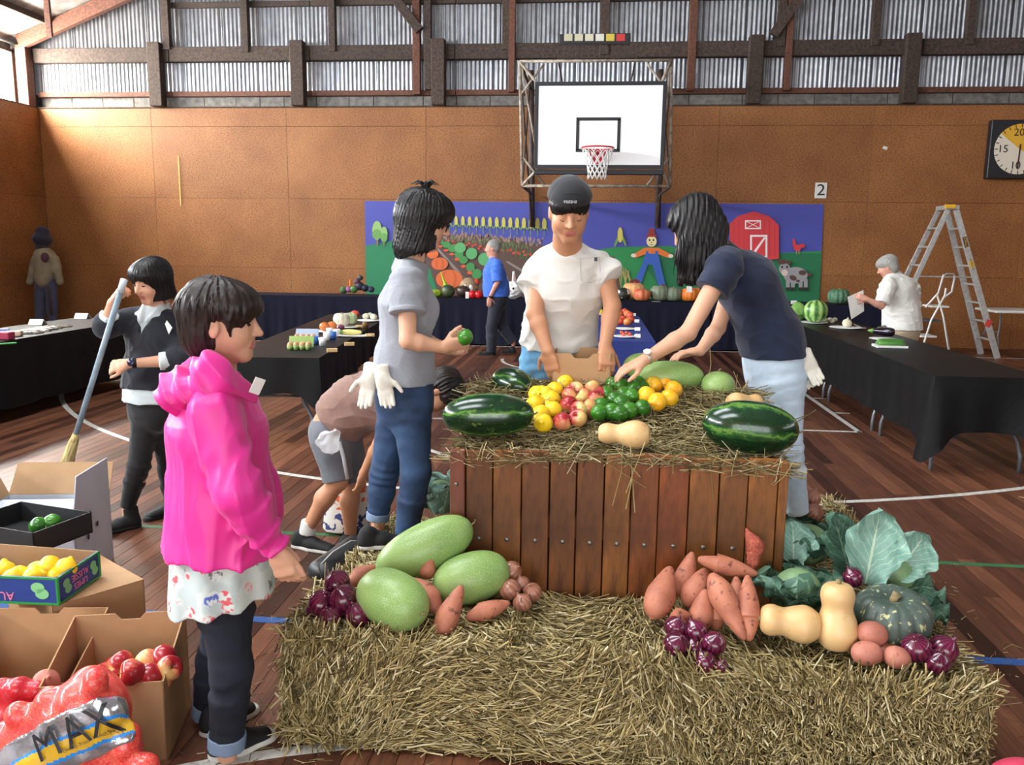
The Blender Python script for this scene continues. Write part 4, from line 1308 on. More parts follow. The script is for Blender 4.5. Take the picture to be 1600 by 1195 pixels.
# ---------------------------------------------------------------- woman sweeping
def sweeper():
 t = thing('person', 'woman in dark navy jumper and black trousers sweeping with a broom', 'person', at(205, 826, Z=0))
 pel, wst, chs, nek = J(240, 634, 4.42), J(243, 580, 4.42), J(244, 525, 4.40), J(246, 482, 4.38)
 f = nrm(vec(-.40, -.91, 0)); l = vec(-f[1], f[0], 0)
 H = Head(J(237, 440, 4.30), (-.38, -.88, -.28), (-.06, -.25, .96), 1.0)
 shR, elR, wrR = J(208, 500, 4.36), J(166, 510, 4.26), J(175, 473, 4.20)
 shL, elL, wrL = J(279, 505, 4.44), J(284, 562, 4.30), J(199, 568, 4.16)
 hR, kR, aR = J(230, 650, 4.42), J(217, 728, 4.38), J(200, 796, 4.42)
 hL, kL, aL = J(256, 650, 4.48), J(264, 735, 4.55), J(272, 800, 4.7)
 sd = SD(.005)
 torso(sd, pel, wst, chs, nek, l, l, f, *torso_sizes((.15, .11), (.12, .09), (.135, .095), (.10, .055)))
 head_sdf(sd, H, nek)
 arm(sd, shR, elR, wrR, .9); arm(sd, shL, elL, wrL, .9)
 hand(sd, wrR, vec(.55, -.1, .8), vec(.75, .4, -.5), 1, .95, (.75, .8, .85, .9), (.7, .3, .7))
 hand(sd, wrL, vec(-.95, -.1, -.18), vec(-.15, .75, -.5), 1, .95, (.55, .6, .65, .7), (.8, .5, .2))
 leg(sd, hR, kR, aR, .9); leg(sd, hL, kL, aL, .9)
 sd_build(sd, 'body', [MSKIN, MLIP], t, lips_idx(H))
 face_bits(t, H, MSKIN)
 E = lambda c, q: el(H(*c), np.array(q) * H.s, H.R)
 sd = SD(.005)
 sd.u(E((0, -.018, .045), (.090, .110, .090)), .02)
 sd.u(E((0, .045, .055), (.078, .062, .056)), .04)
 c0 = H(0, -.02, .0)
 sd.u(ec(c0, H(0, -.025, -.09), (.098, .085), (.098, .085), l), .04)
 sd.u(ec(H(.07, .02, .03), H(.085, .02, -.085), (.03, .05), (.03, .045), H.f), .03) if False else None
 sd.s(E((-.018, .125, -.040), (.072, .085, .080)), .01)
 sd.cut(-H.u, H(0, 0, -.095))
 sd.folds(strands(H, .0026, 44, 14))
 hair_tips(sd_build(sd, 'hair', MHAIR, t), H, .095, .082, -.06, -.108, 110, 1.0)
 pale = cloth('pale_shirt_cotton', srgb(190, 204, 206), srgb(206, 216, 216))
 sd = shirt(pel, wst, chs, nek, l, l, J(240, 626, 4.4), [(shR, elR, .05, .046), (shL, elL, .05, .046)], torso_sizes((.168, .13), (.15, .12), (.135, .095), (.105, .06)), .012, .006, .006, 31)
 sd.u(rc(nek + vec(-.05, -.04, .012), nek + f * .09 + vec(-.02, 0, -.06), .022, .012), .01)
 sd.u(rc(nek + vec(.05, -.04, .012), nek + f * .09 + vec(.02, 0, -.06), .022, .012), .01)
 sd.u(ec(nek + vec(0, 0, -.01), nek + vec(0, 0, .03), (.075, .068), (.068, .062), l, True), .01)
 for e, w, q in ((elR, wrR, .5), (elL, wrL, .42)):
  b = lerp(e, w, q); sd.u(ec(e, b, (.048, .048), (.05, .05), nrm(np.cross(b - e, (.2, .5, 1))), True), .01)
 sd_build(sd, 'collar_shirt', pale, t)
 nv = cloth('dark_jumper', srgb(20, 23, 32), srgb(28, 31, 42), .9, scale=12)
 sd = shirt(pel, wst, chs, nek, l, l, J(240, 604, 4.4), [], torso_sizes((.17, .135), (.158, .128), (.150, .108), (.10, .055)), .020, .006, .007, 33)
 for sh, e, w, q in ((shR, elR, wrR, .28), (shL, elL, wrL, .3)):
  long_sleeve(sd, sh, e, lerp(e, w, q), .072, .060, .052, .04)
 sd.s(ec(nek + f * .12 + vec(0, 0, -.12), nek + f * .06 + vec(0, 0, .05), (.008, .06), (.075, .07), l), .01)
 jm = sd_build(sd, 'jumper', nv, t)
 g = G(); bc = onto(jm, 262, 512, .008)
 g.box(bc, (.055, .003, .06), .001, rotm(.1, .75, -.4)); g.build('name_badge', M('paper_white', srgb(232, 230, 224), .6), t)
 blk = cloth('black_trouser', srgb(12, 12, 15), srgb(18, 18, 22), .85)
 sd_build(trousers(pel, wst, l, [(hR, kR, aR + vec(0, 0, .02)), (hL, kL, aL + vec(0, 0, .02))], .5, .006, .95, (.15, .11), .042, .006, .004, 17), 'trousers', blk, t)
 wd = nrm(wrL - elL); wp = lerp(wrL, elL, .12)
 sd = SD(.004).u(ec(wp - wd * .012, wp + wd * .012, (.029, .029), (.029, .029), nrm(np.cross(wd, (0, 0, 1))), True), 0)
 wt = sd_build(sd, 'watch', M('black_plastic', srgb(14, 14, 16)), t)
 G().lathe([(.0, .0), (.021, 0), (.021, .008), (.017, .011), (.0, .011)], 20, wp + vec(0, -.026, .008), rotm(1.35, 0, 0)).build('watch_face', M('watch_dial_dark', srgb(30, 34, 60), .2), wt, True)
 shoe(t, aR + vec(.05, .04, 0), aR + vec(-.12, -.16, 0), .0, sole=MSHOEB, ht=.11)
 shoe(t, aL + vec(.04, .05, 0), aL + vec(-.1, -.17, 0), .0, sole=MSHOEB, ht=.11)
 return t
# ---------------------------------------------------------------- boy bending over
def boy():
 t = thing('person', 'bending boy in brown T-shirt, grey shorts and black trainers', 'person', at(520, 850, Z=0))
 pel, wst, chs, nek = J(526, 662, 4.30), J(556, 625, 4.30), J(610, 612, 4.28), J(650, 600, 4.26)
 r = vec(.05, -1, 0)
 f = nrm(vec(.3, 0, -1))
 H = Head(J(690, 612, 4.22), (.40, -.12, -.9), (.9, 0, .4), .98)
 shR, elR, wrR = J(622, 634, 4.14), J(592, 692, 4.06), J(568, 738, 4.10)
 shL, elL, wrL = J(640, 625, 4.42), J(655, 690, 4.42), J(676, 742, 4.38)
 hR, kR, aR = J(518, 690, 4.22), J(528, 752, 4.20), J(480, 828, 4.24)
 hL, kL, aL = J(538, 690, 4.38), J(552, 755, 4.36), J(548, 842, 4.38)
 sd = SD(.0055)
 torso(sd, pel, wst, chs, nek, r, r, f, *torso_sizes((.14, .11), (.12, .09), (.13, .09), (.09, .055)))
 head_sdf(sd, H, nek)
 arm(sd, shR, elR, wrR, .82); arm(sd, shL, elL, wrL, .82)
 hand(sd, wrR, vec(-.25, .1, -1), vec(-.8, .5, .2), 1, .88, (.3,) * 4)
 hand(sd, wrL, vec(.3, .1, -1), vec(-.3, -.8, 0), -1, .88, (.5,) * 4)
 leg(sd, hR, kR, aR, .92, calf=vec(-1, 0, -.3)); leg(sd, hL, kL, aL, .92, calf=vec(-1, 0, 0))
 sd_build(sd, 'body', [MSKIN2, MLIP], t, lips_idx(H))
 E = lambda c, q: el(H(*c), np.array(q) * H.s, H.R)
 sd = SD(.0055)
 sd.u(E((0, -.02, .042), (.090, .110, .090)), .02).u(E((0, .04, .05), (.080, .066, .058)), .04).u(E((0, -.06, -.02), (.075, .06, .07)), .03)
 sd.s(E((0, .13, -.06), (.10, .085, .095)), .01)
 for x in (-1, 1): sd.s(E((x * .09, .0, -.04), (.03, .03, .05)), .01)
 sd.folds(strands(H, .004, 30, 24)).folds(lambda P: .004 * wavy(P, 60, 2))
 sd_build(sd, 'hair', MHAIR2, t)
 br = cloth('brown_cotton', srgb(140, 108, 96), srgb(124, 94, 84), .88, scale=10)
 ext = [(ec(lerp(pel, wst, .6), chs, (.15, .13), (.155, .13), r), .05), (ec(J(555, 640, 4.28), J(610, 650, 4.28), (.14, .09), (.14, .08), r), .05)]
 sd = shirt(pel, wst, chs, nek, r, r, J(520, 652, 4.3), [(shR, J(608, 664, 4.08), .066, .074), (shL, J(648, 664, 4.44), .066, .074)],
               torso_sizes((.15, .125), (.135, .11), (.14, .105), (.095, .055)), .018, .006, .008, 41, .06, H(0, -.03, -.05), hemn=-nrm(wst - pel), extra=ext, diag=vec(1, 0, .6))
 sd_build(sd, 'shirt', br, t)
 gs = cloth('grey_jersey', srgb(104, 106, 112), srgb(88, 90, 97), .85, scale=12)
 sd = SD(.006)
 sd.u(ec(pel + vec(-.02, 0, -.05), lerp(pel, wst, .7), (.155, .13), (.15, .12), r), .05)
 for h, k in ((hR, kR), (hL, kL)):
  e = k + vec(.0, 0, .01)
  sd.u(rc(h, lerp(h, e, .3), .095, .095), .05)
  sd.u(ec(h, e, (.098, .098), (.082, .080), r, True), .03)
 sd.folds(lambda P: .005 * wavy(P, 16, 3) + .003 * wavy(P, 40, 4))
 sh_ = sd_build(sd, 'shorts', gs, t)
 g = G()
 p = [J(530, 690, 4.10), J(537, 715, 4.095), J(543, 748, 4.10)]
 g.tube(p, .010, 6); g.build('side_stripe', M('grey_stripe', srgb(178, 180, 184), .8), sh_, True)
 sock = cloth('white_sock', srgb(222, 220, 214))
 sd = SD(.005).u(ec(aR + vec(.012, 0, .055), aR + vec(0, 0, -.02), (.041, .041), (.046, .046), vec(1, 0, 0), True), 0)
 sd_build(sd, 'sock', sock, t)
 shoe(t, at(456, 852, Z=0), at(530, 866, Z=0), 0, s=1.0)
 shoe(t, at(528, 862, Z=0), at(602, 872, Z=0), 0, s=1.0)
 return t
# ---------------------------------------------------------------- people at the back
def blue_man():
 Y = 12.65
 t = thing('person', 'grey-haired man in bright blue shirt walking past the back table', 'person', at(765, 553, Z=0))
 pel, wst, chs, nek = J(777, 466, Y), J(775, 448, Y), J(772, 426, Y), J(771, 404, Y)
 l = vec(0, -1, 0); f = vec(-1, 0, 0)
 H = Head(J(769, 388, Y), (-1, -.1, -.1), (0, 0, 1), 1.05)
 shL, elL, wrL = J(777, 414, Y - .2), J(778, 440, Y - .24), J(765, 465, Y - .22)
 shR, elR, wrR = J(772, 414, Y + .2), J(772, 440, Y + .24), J(765, 465, Y + .22)
 hL, kL, aL = J(775, 478, Y - .08), J(768, 512, Y - .08), J(768, 546, Y - .08)
 hR, kR, aR = J(780, 478, Y + .08), J(782, 508, Y + .08), J(802, 534, Y + .08)
 sd = SD(.008)
 torso(sd, pel, wst, chs, nek, l, l, f, *torso_sizes((.165, .13), (.16, .15), (.17, .125), (.12, .07)))
 head_sdf(sd, H, nek, False); arm(sd, shL, elL, wrL); arm(sd, shR, elR, wrR)
 hand(sd, wrL, vec(-.1, 0, -1), vec(0, 1, 0), 1, 1.0, (.3,) * 4); hand(sd, wrR, vec(-.1, 0, -1), vec(0, -1, 0), -1, 1.0, (.3,) * 4)
 leg(sd, hL, kL, aL); leg(sd, hR, kR, aR)
 sd_build(sd, 'body', [MSKIN3, MLIP], t, lips_idx(H))
 E = lambda c, q: el(H(*c), np.array(q) * H.s, H.R)
 sd = SD(.008).u(E((0, -.03, .045), (.088, .10, .085)), .02).u(E((0, -.06, -.01), (.08, .06, .07)), .03).s(E((0, .13, -.05), (.12, .11, .11)), .01)
 sd.folds(lambda P: .004 * wavy(P, 60, 2)); sd_build(sd, 'hair', MGREYHAIR, t)
 bl = cloth('blue_cotton', srgb(48, 96, 196), srgb(62, 112, 210))
 sd = shirt(pel, wst, chs, nek, l, l, J(777, 463, Y), [(shL, J(778, 440, Y - .24), .085, .09), (shR, J(772, 440, Y + .24), .085, .09)],
               torso_sizes((.185, .16), (.18, .175), (.18, .145), (.13, .07)), .02, .008, .008, 3); sd_build(sd, 'shirt', bl, t)
 sd_build(trousers(pel, wst, l, [(hL, kL, aL + vec(0, 0, -.04)), (hR, kR, aR)], .6, .02, 1.1, (.17, .135), .075, .008), 'trousers', cloth('dark_navy_trouser', srgb(24, 28, 42), srgb(30, 34, 50)), t)
 wd = nrm(wrL - elL)
 sd_build(SD(.006).u(ec(wrL - wd * .03, wrL - wd * .005, (.034, .034), (.034, .034), vec(1, 0, 0), True), 0), 'watch', M('black_plastic', srgb(14, 14, 16)), t)
 shoe(t, aL + vec(.06, 0, 0), aL + vec(-.22, 0, 0), 0, sole=MSHOEB, s=1.15); shoe(t, aR + vec(.04, 0, 0), aR + vec(-.2, 0, 0), .02, sole=MSHOEB, s=1.15)
def old_woman():
 Y = 9.7
 t = thing('person', 'grey-haired woman in white blouse and beige trousers reading a sheet', 'person', (J(1408, 500, Y)[0], Y, 0))
 pel, wst, chs, nek = J(1410, 516, Y), J(1408, 488, Y), J(1403, 452, Y), J(1393, 428, Y)
 f = nrm(vec(-.72, .55, 0)); l = vec(-f[1], f[0], 0)
 H = Head(J(1386, 417, Y - .03), (-.85, .30, -.42), (-.35, .1, .93), 1.0)
 shL, elL, wrL = J(1388, 445, Y - .18), J(1377, 478, Y - .26), J(1354, 467, Y - .28)
 shR, elR, wrR = J(1424, 446, Y + .12), J(1428, 482, Y + .2), J(1400, 470, Y + .35)
 hL, kL, aL = pel + l * .08, pel + l * .09 + vec(0, 0, -.40), pel + l * .09 + vec(0, 0, -.72)
 hR, kR, aR = pel - l * .08, pel - l * .09 + vec(0, 0, -.40), pel - l * .09 + vec(0, 0, -.72)
 for q in (aL, aR): q[2] = .09
 sd = SD(.007)
 torso(sd, pel, wst, chs, nek, l, l, f, *torso_sizes((.18, .14), (.16, .13), (.165, .125), (.11, .07)))
 head_sdf(sd, H, nek); arm(sd, shL, elL, wrL); arm(sd, shR, elR, wrR)
 hand(sd, wrL, vec(-.8, 0, .25), vec(0, .9, 0), 1, .95, (.6,) * 4); hand(sd, wrR, vec(-.8, .2, .2), vec(0, -.9, 0), -1, .95, (.5,) * 4)
 leg(sd, hL, kL, aL); leg(sd, hR, kR, aR)
 sd_build(sd, 'body', [MSKIN3, MLIP], t, lips_idx(H))
 E = lambda c, q: el(H(*c), np.array(q) * H.s, H.R)
 sd = SD(.007).u(E((0, -.025, .045), (.092, .108, .088)), .02).u(E((0, -.06, -.02), (.085, .062, .08)), .03).u(E((0, .04, .055), (.075, .06, .05)), .03).s(E((0, .13, -.06), (.10, .09, .10)), .01)
 sd.folds(lambda P: .004 * wavy(P, 60, 2)); sd_build(sd, 'hair', MGREYHAIR, t)
 sd = shirt(pel, wst, chs, nek, l, l, J(1410, 514, Y), [(shL, J(1378, 474, Y - .25), .085, .085), (shR, J(1428, 480, Y + .2), .085, .085)],
               torso_sizes((.20, .175), (.185, .165), (.18, .145), (.12, .075)), .02, .007, .009, 6); sd_build(sd, 'blouse', MWHITE, t)
 sd_build(trousers(pel, wst, l, [(hL, kL, aL), (hR, kR, aR)], .6, .02, 1.1, (.18, .15), .07, .008), 'trousers', cloth('beige_trouser', srgb(176, 156, 128), srgb(188, 168, 140)), t)
 shoe(t, aL - f * .05, aL + f * .2, 0); shoe(t, aR - f * .05, aR + f * .2, 0)
 p = thing('paper_sheet', 'white paper sheet held up by the grey-haired woman', 'paper', J(1335, 478, Y - .28))
 c = [J(1324, 464, Y - .3), J(1349, 453, Y - .2), J(1350, 486, Y - .22), J(1330, 499, Y - .32)]
 g = G(); g.prism(c, (0, 0, 0), (.002, .003, 0)); g.build('sheet', M('paper_white', srgb(232, 230, 224)), p)
def scarecrow():
 Y = 14.15
 t = thing('scarecrow', 'stuffed scarecrow figure with cream top in the dark corner', 'scarecrow', (J(72, 450, Y)[0], Y, 0))
 X = lambda px, py, d=0: J(px, py, Y + d)
 sd = SD(.012)
 sd.u(rc(X(70, 402), X(70, 436), .19, .17), .05)
 sd.u(rc(X(56, 405), X(47, 440), .075, .065), .04).u(rc(X(86, 405), X(94, 440), .075, .065), .04)
 sd.folds(lambda P: .012 * wavy(P, 20, 2)); sd_build(sd, 'top', cloth('cream_top', srgb(150, 138, 112), srgb(128, 118, 96)), t)
 sd = SD(.012).u(rc(X(64, 442), X(63, 488), .105, .09), .03).u(rc(X(79, 442), X(82, 486), .105, .09), .03)
 sd.u(rc(X(63, 486), X(62, 520), .085, .08), .02).u(rc(X(82, 486), X(84, 520), .085, .08), .02)
 sd.cut((0, 0, -1), (0, 0, .005))
 sd.folds(lambda P: .012 * wavy(P, 18, 4)); sd_build(sd, 'trousers', cloth('slate_trouser', srgb(74, 78, 104), srgb(60, 64, 88)), t)
 sd = SD(.012).u(el(X(66, 384), (.12, .12, .14)), .02); sd.folds(lambda P: .006 * wavy(P, 30, 4)); sd_build(sd, 'head', cloth('sack_dark', srgb(40, 36, 44), srgb(54, 46, 52)), t)
 sd = SD(.012).u(ec(X(66, 372), X(66, 364), (.17, .17), (.12, .12), vec(1, 0, 0)), .02); sd.folds(lambda P: .012 * wavy(P, 30, 4))
 sd_build(sd, 'hat', cloth('hat_navy', srgb(26, 28, 48), srgb(36, 38, 60)), t)
 sd = SD(.01).u(el(X(70, 402, -.17), (.07, .06, .09)), .02); sd.folds(lambda P: .01 * wavy(P, 40, 4)); sd_build(sd, 'scarf', cloth('scarf_red', srgb(96, 44, 48), srgb(60, 50, 70)), t)
 G().tube([X(76, 448, -.15), X(80, 492, -.15)], .02, 8).build('stick', MOLDWOOD, t, True)
grey_woman(); _, man_shirt = cap_man(); navy_woman(); pink_woman(); sweeper(); boy(); blue_man(); old_woman(); scarecrow()
# ================================================================== STRAW, BALES, CRATE
def m_straw(name, k):
 nt = NT(name)
 c = nt.ramp(nt.new('ShaderNodeNewGeometry').outputs['Random Per Island'], [(0, srgb(74, 62, 36)), (.2, srgb(122, 106, 64)), (.5, srgb(164, 146, 96)), (.8, srgb(192, 174, 122)), (1, srgb(218, 206, 168))])
 nt.base(nt.mix(1.0, c, (k, k, k, 1), 'MULTIPLY')); nt.props(.6, 0, .4)
 return nt.m
MSTRAW = m_straw('straw', 1.0)
MSTRAW_D = m_straw('straw_dull', .72)
MBALE = M('bale_core', srgb(52, 44, 26), .9, col2=srgb(92, 80, 50), scale=26, stretch=(1, 1, 1), bump=1.0, bscale=60, bdist=.02, detail=6)  # kept darker than the stalks: shade in the gaps is painted in
def straw_mesh(name, P, D, L, W, mat, parent=None, bend=.08, **kw):
 n = len(P)
 D = D / np.linalg.norm(D, axis=1)[:, None]
 ref = rng.normal(size=(n, 3))
 S = np.cross(D, ref); S /= np.linalg.norm(S, axis=1)[:, None]
 T = np.cross(D, S)
 V = np.zeros((n, 3, 3, 3))
 off = rng.uniform(-1, 1, n) * bend * L
 for i, t in enumerate((-.5, 0, .5)):
  c = P + D * (L * t)[:, None] + (T * (off if i == 1 else -off * .3)[:, None])
  for k in range(3):
   a = 2 * math.pi * k / 3
   V[:, i, k] = c + S * (W * math.cos(a))[:, None] + T * (W * .55 * math.sin(a))[:, None]
 F = []
 base = (np.arange(n) * 9)[:, None]
 for i in (0, 1):
  for k in range(3):
   F.append(base + np.array([i * 3 + k, i * 3 + (k + 1) % 3, i * 3 + 3 + (k + 1) % 3, i * 3 + 3 + k]))
 F = np.concatenate(F)
 o = link(name, np_mesh(name, V.reshape(-1, 3) - org_of(parent), F, mat, True), parent)
 return tag(o, **kw)
def bale(x0, x1, y0, y1, z1, label, cut=False, n_front=4500, n_top=3000, n_side=1500, z0=0.0):
 t = thing('straw_bale', label, 'straw bale', ((x0 + x1) / 2, (y0 + y1) / 2, z0), 'straw bales around the crate')
 nx, ny, nz = 26, 14, 14
 sd_v, sd_f = [], []
 g = G()
 # core: a softly lumpy block
 def lump(p): return .012 * wavy(p, 14, 5) + .006 * wavy(p, 40, 6)
 sd = SD(.016)
 c = vec((x0 + x1) / 2, (y0 + y1) / 2, (z0 + z1) / 2); h = vec((x1 - x0) / 2 - .015, (y1 - y0) / 2 - .015, (z1 - z0) / 2 - .008)
 def boxf(X, Y, Z):
  r = .04
  qx, qy, qz = np.abs(X - c[0]) - h[0] + r, np.abs(Y - c[1]) - h[1] + r, np.abs(Z - c[2]) - h[2] + r
  return np.sqrt(np.maximum(qx, 0) ** 2 + np.maximum(qy, 0) ** 2 + np.maximum(qz, 0) ** 2) + np.minimum(np.maximum(qx, np.maximum(qy, qz)), 0) - r
 sd.u((boxf, c - h, c + h), 0); sd.folds(lump)
 sd.cut((0, 0, -1), (0, 0, z0 + .001))
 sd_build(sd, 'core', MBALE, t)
 Ps, Ds, Ls, Ws = [], [], [], []
 def face(n, axis, pos, sgn, lo, hi, stub):
  P = rng.uniform(lo, hi, (n, 3)); P[:, axis] = pos + sgn * rng.uniform(-.016, .016 if axis != 2 else .006, n)
  if stub:
   D = rng.normal(size=(n, 3)) * .7; D[:, axis] = sgn * rng.uniform(.1, .9, n); D[:, 2] -= .55
   L = rng.uniform(.018, .055, n)
  else:
   a = 1.7 * wavy(P, 5.0, 12) * 1.6 + rng.normal(size=n) * .45 + (1.1 if axis == 1 else .3)
   D = np.zeros((n, 3)); u, v = [(1, 2), (0, 2), (0, 1)][axis]
   D[:, u] = np.cos(a); D[:, v] = np.sin(a); D[:, axis] = rng.normal(size=n) * .22
   L = rng.uniform(.05, .17, n)
  Ps.append(P); Ds.append(D); Ls.append(L); Ws.append(rng.uniform(.0016, .0044, n))
 lo, hi = vec(x0, y0, z0 + .015), vec(x1, y1, z1)
 face(n_front, 1, y0, -1, lo, hi, cut)
 face(n_top, 2, z1, 1, lo, hi, False)
 face(n_side, 0, x0, -1, lo, hi, cut)
 face(n_side, 0, x1, 1, lo, hi, cut)
 if cut:   # frayed top edge
  face(700, 1, y0, -1, vec(x0, y0, z1 - .06), vec(x1, y1, z1 + .01), False)
 P = np.concatenate(Ps)
 L = np.concatenate(Ls)
 P[:, 2] = np.maximum(P[:, 2], z0 + .012)
 D = np.concatenate(Ds); D /= np.linalg.norm(D, axis=1)[:, None]
 low = P[:, 2] - np.abs(D[:, 2]) * L / 2 < z0 + .004
 D[low, 2] *= .1
 straw_mesh('stalks', P, D, L, np.concatenate(Ws), MSTRAW, t, kind='stuff')
 return t
BZ = .392
bale(-.97, -.235, 2.46, 2.915, BZ, 'front straw bale holding three pale green melons', n_front=4600, n_top=2600)
bale(-.225, .365, 2.455, 2.915, BZ - .022, 'middle straw bale of the front row, lying below the crate slats', n_front=3600, n_top=2400)
bale(.375, 1.235, 2.45, 2.925, BZ - .045, 'cut-faced straw bale under the butternuts and grey pumpkin', True, n_front=7000, n_top=3200, n_side=2000)
bale(-1.0, -.56, 2.96, 3.92, .30, 'straw bale beside the crate that the woman in grey stands on', n_front=500, n_top=3000, n_side=1500)
bale(.76, 1.25, 2.97, 3.86, .33, 'straw bale under the cabbages beside the crate', n_front=300, n_top=2600, n_side=1500)
bale(-.5, .68, 3.87, 4.36, .325, 'straw bale behind the crate under the man in the cap', n_front=300, n_top=900, n_side=500)
bale(.72, 1.30, 3.89, 4.50, .325, 'straw bale behind the cabbages under the woman in navy', n_front=300, n_top=1500, n_side=800)
def m_slat():
 nt = NT('crate_timber')
 v = nt.coord((7, 7, .9))
 n = nt.noise(v, 4.0, 6, .6, .6)
 n2 = nt.noise(nt.coord((2, 2, .8)), 3.0, 4)
 c = nt.ramp(n, [(.25, srgb(92, 58, 28)), (.5, srgb(154, 104, 52)), (.78, srgb(190, 132, 66))])
 c = nt.mix(.85, c, nt.ramp(n2, [(.32, srgb(96, 80, 64)), (.55, srgb(225, 215, 200)), (.7, srgb(255, 250, 240))]), 'MULTIPLY')
 rn = nt.new('ShaderNodeObjectInfo').outputs['Random']
 c = nt.mix(1.0, c, nt.ramp(rn, [(0, srgb(240, 190, 165)), (.3, srgb(200, 188, 170)), (.65, srgb(250, 238, 215)), (1, srgb(190, 172, 155))]), 'MULTIPLY')
 nt.base(c); nt.props(.5, 0, .4)
 nt.bump(n, .25, .003)
 return nt.m
MSLAT = m_slat()
MPOSTRED = M('crate_red_timber', srgb(122, 62, 38), .5, col2=srgb(92, 44, 28), scale=5, stretch=(6, 6, 1), bump=.2, bscale=40)
MBOLT = M('zinc_bolt', srgb(150, 146, 138), .45, metal=.8, col2=srgb(110, 104, 96), scale=200)
CX0, CX1, CY0, CY1, CZ = -.512, .712, 2.95, 3.80, .914
crate = thing('wooden_crate', 'large slatted timber fruit crate filled with straw and fruit', 'crate', ((CX0 + CX1) / 2, (CY0 + CY1) / 2, 0))
edges = [727, 770, 814, 858, 900, 943, 985, 1028, 1075, 1122, 1167, 1213]
xe = [at(e, 800, Y=CY0)[0] for e in edges]
for i in range(11):
 w_ = xe[i + 1] - xe[i] - random.uniform(.0025, .006)
 top = CZ - random.uniform(0, .012)
 o = G().box(((xe[i] + xe[i + 1]) / 2, CY0 + .010 + random.uniform(-.0015, .0015), top / 2 + .02), (w_, .020, top - .04), .0022).build('slat', MSLAT, crate, center=True)
 b = at((edges[i] + edges[i + 1]) / 2, 841 + i * 1.7, Y=CY0)
 G().lathe([(.0001, 0), (.0085, 0), (.0085, .002), (.006, .005), (.0001, .006)], 12, (b[0], CY0 - .0005, b[2]), rotm(math.pi / 2, 0, 0)).build('bolt', MBOLT, o, True)
 G().box(((xe[i] + xe[i + 1]) / 2, CY1 - .010, CZ / 2), (w_, .020, CZ - .06), .0022).build('slat', MSLAT, crate, center=True)
ys = np.linspace(CY0 + .05, CY1 - .05, 9)
for X_ in (CX0 + .010, CX1 - .010):
 for i in range(8):
  G().box((X_, (ys[i] + ys[i + 1]) / 2, CZ / 2), (.020, ys[i + 1] - ys[i] - .005, CZ - .05), .0022).build('slat', MSLAT, crate, center=True)
for X_ in ((CX0 + xe[0]) / 2, (xe[-1] + CX1) / 2):
 for Y_ in (CY0 + .015, CY1 - .015):
  w_ = (xe[0] - CX0 - .003) if X_ < 0 else (CX1 - xe[-1] - .003)
  p = G().box((X_, Y_, CZ / 2 - .005), (w_, .05, CZ - .01), .003).build('corner_post', MPOSTRED if X_ < 0 else MSLAT, crate, center=True)
  if Y_ < 3.2 and X_ < 0:
   b = at(714, 755, Y=CY0)
   G().lathe([(.0001, 0), (.008, 0), (.006, .005), (.0001, .006)], 12, (b[0], Y_ - .0255, b[2]), rotm(math.pi / 2, 0, 0)).build('bolt', MBOLT, p, True)
for z in (.62, .2): G().box(((CX0 + CX1) / 2, CY0 + .042, z), (CX1 - CX0 - .1, .04, .09), .003).build('inner_rail', MSLAT, crate)
G().box(((CX0 + CX1) / 2, (CY0 + CY1) / 2, .03), (CX1 - CX0 - .06, CY1 - CY0 - .06, .05), .003).build('base_board', MSLAT, crate)
# straw filling of the crate
def heap_z(x, y): return .868 + np.clip((y - 2.97) * .26, 0, .165) + .02 * np.sin(x * 5 + 1) * np.sin(y * 7)
filling = thing('straw_filling', 'loose straw spread over the top of the crate', 'straw', ((CX0 + CX1) / 2, (CY0 + CY1) / 2, .8))
nx, ny = 60, 44
gx, gy = np.meshgrid(np.linspace(CX0 + .02, CX1 - .02, nx), np.linspace(CY0 + .02, CY1 - .02, ny))
gz = heap_z(gx, gy) - .012 + rng.uniform(-.008, .008, gx.shape)
V = np.stack([gx.ravel(), gy.ravel(), gz.ravel()], 1)
F = [(j * nx + i, j * nx + i + 1, (j + 1) * nx + i + 1, (j + 1) * nx + i) for j in range(ny - 1) for i in range(nx - 1)]
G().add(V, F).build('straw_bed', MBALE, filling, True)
n = 5200
P = np.stack([rng.uniform(CX0 - .02, CX1 + .02, n), rng.uniform(CY0 - .015, CY1, n), np.zeros(n)], 1)
P[:, 2] = heap_z(P[:, 0], np.maximum(P[:, 1], 3.0)) + rng.uniform(-.012, .020, n)
D = rng.normal(size=(n, 3)); D[:, 2] *= .22
L = rng.uniform(.05, .17, n)
edge = P[:, 1] < CY0 + .09
D[edge, 1] *= .22; D[edge, 2] *= .5
k = 110                                       # the front fringe that hangs over the edge
P2 = np.stack([rng.uniform(CX0 - .02, CX1 + .03, k), CY0 - rng.uniform(0, .045, k), rng.uniform(.885, .912, k)], 1)
D2 = rng.normal(size=(k, 3)); D2[:, 2] = D2[:, 2] * .35 - .25
L2 = rng.uniform(.04, .10, k)
straw_mesh('loose_stalks', np.concatenate([P, P2]), np.concatenate([D, D2]), np.concatenate([L, L2]), rng.uniform(.0013, .0032, n + k), MSTRAW_D, filling, kind='stuff')
hang = [((975, 685), (958, 790)), ((985, 690), (992, 800)), ((990, 730), (978, 795)), ((1008, 690), (978, 770)), ((935, 715), (1010, 762)), ((915, 690), (886, 740)), ((900, 690), (880, 715)),
  ((1108, 705), (1115, 780)), ((1100, 700), (1104, 745)), ((800, 690), (806, 722)), ((840, 690), (848, 720)), ((1030, 730), (1070, 705)), ((1046, 708), (1010, 735)), ((962, 700), (1000, 745)),
  ((1210, 725), (1235, 700)), ((760, 690), (752, 720)), ((1140, 705), (1128, 730))]
A = np.array([at(*a, Y=CY0 - .022) for a, b in hang]); B = np.array([at(*b, Y=CY0 - .014) for a, b in hang])
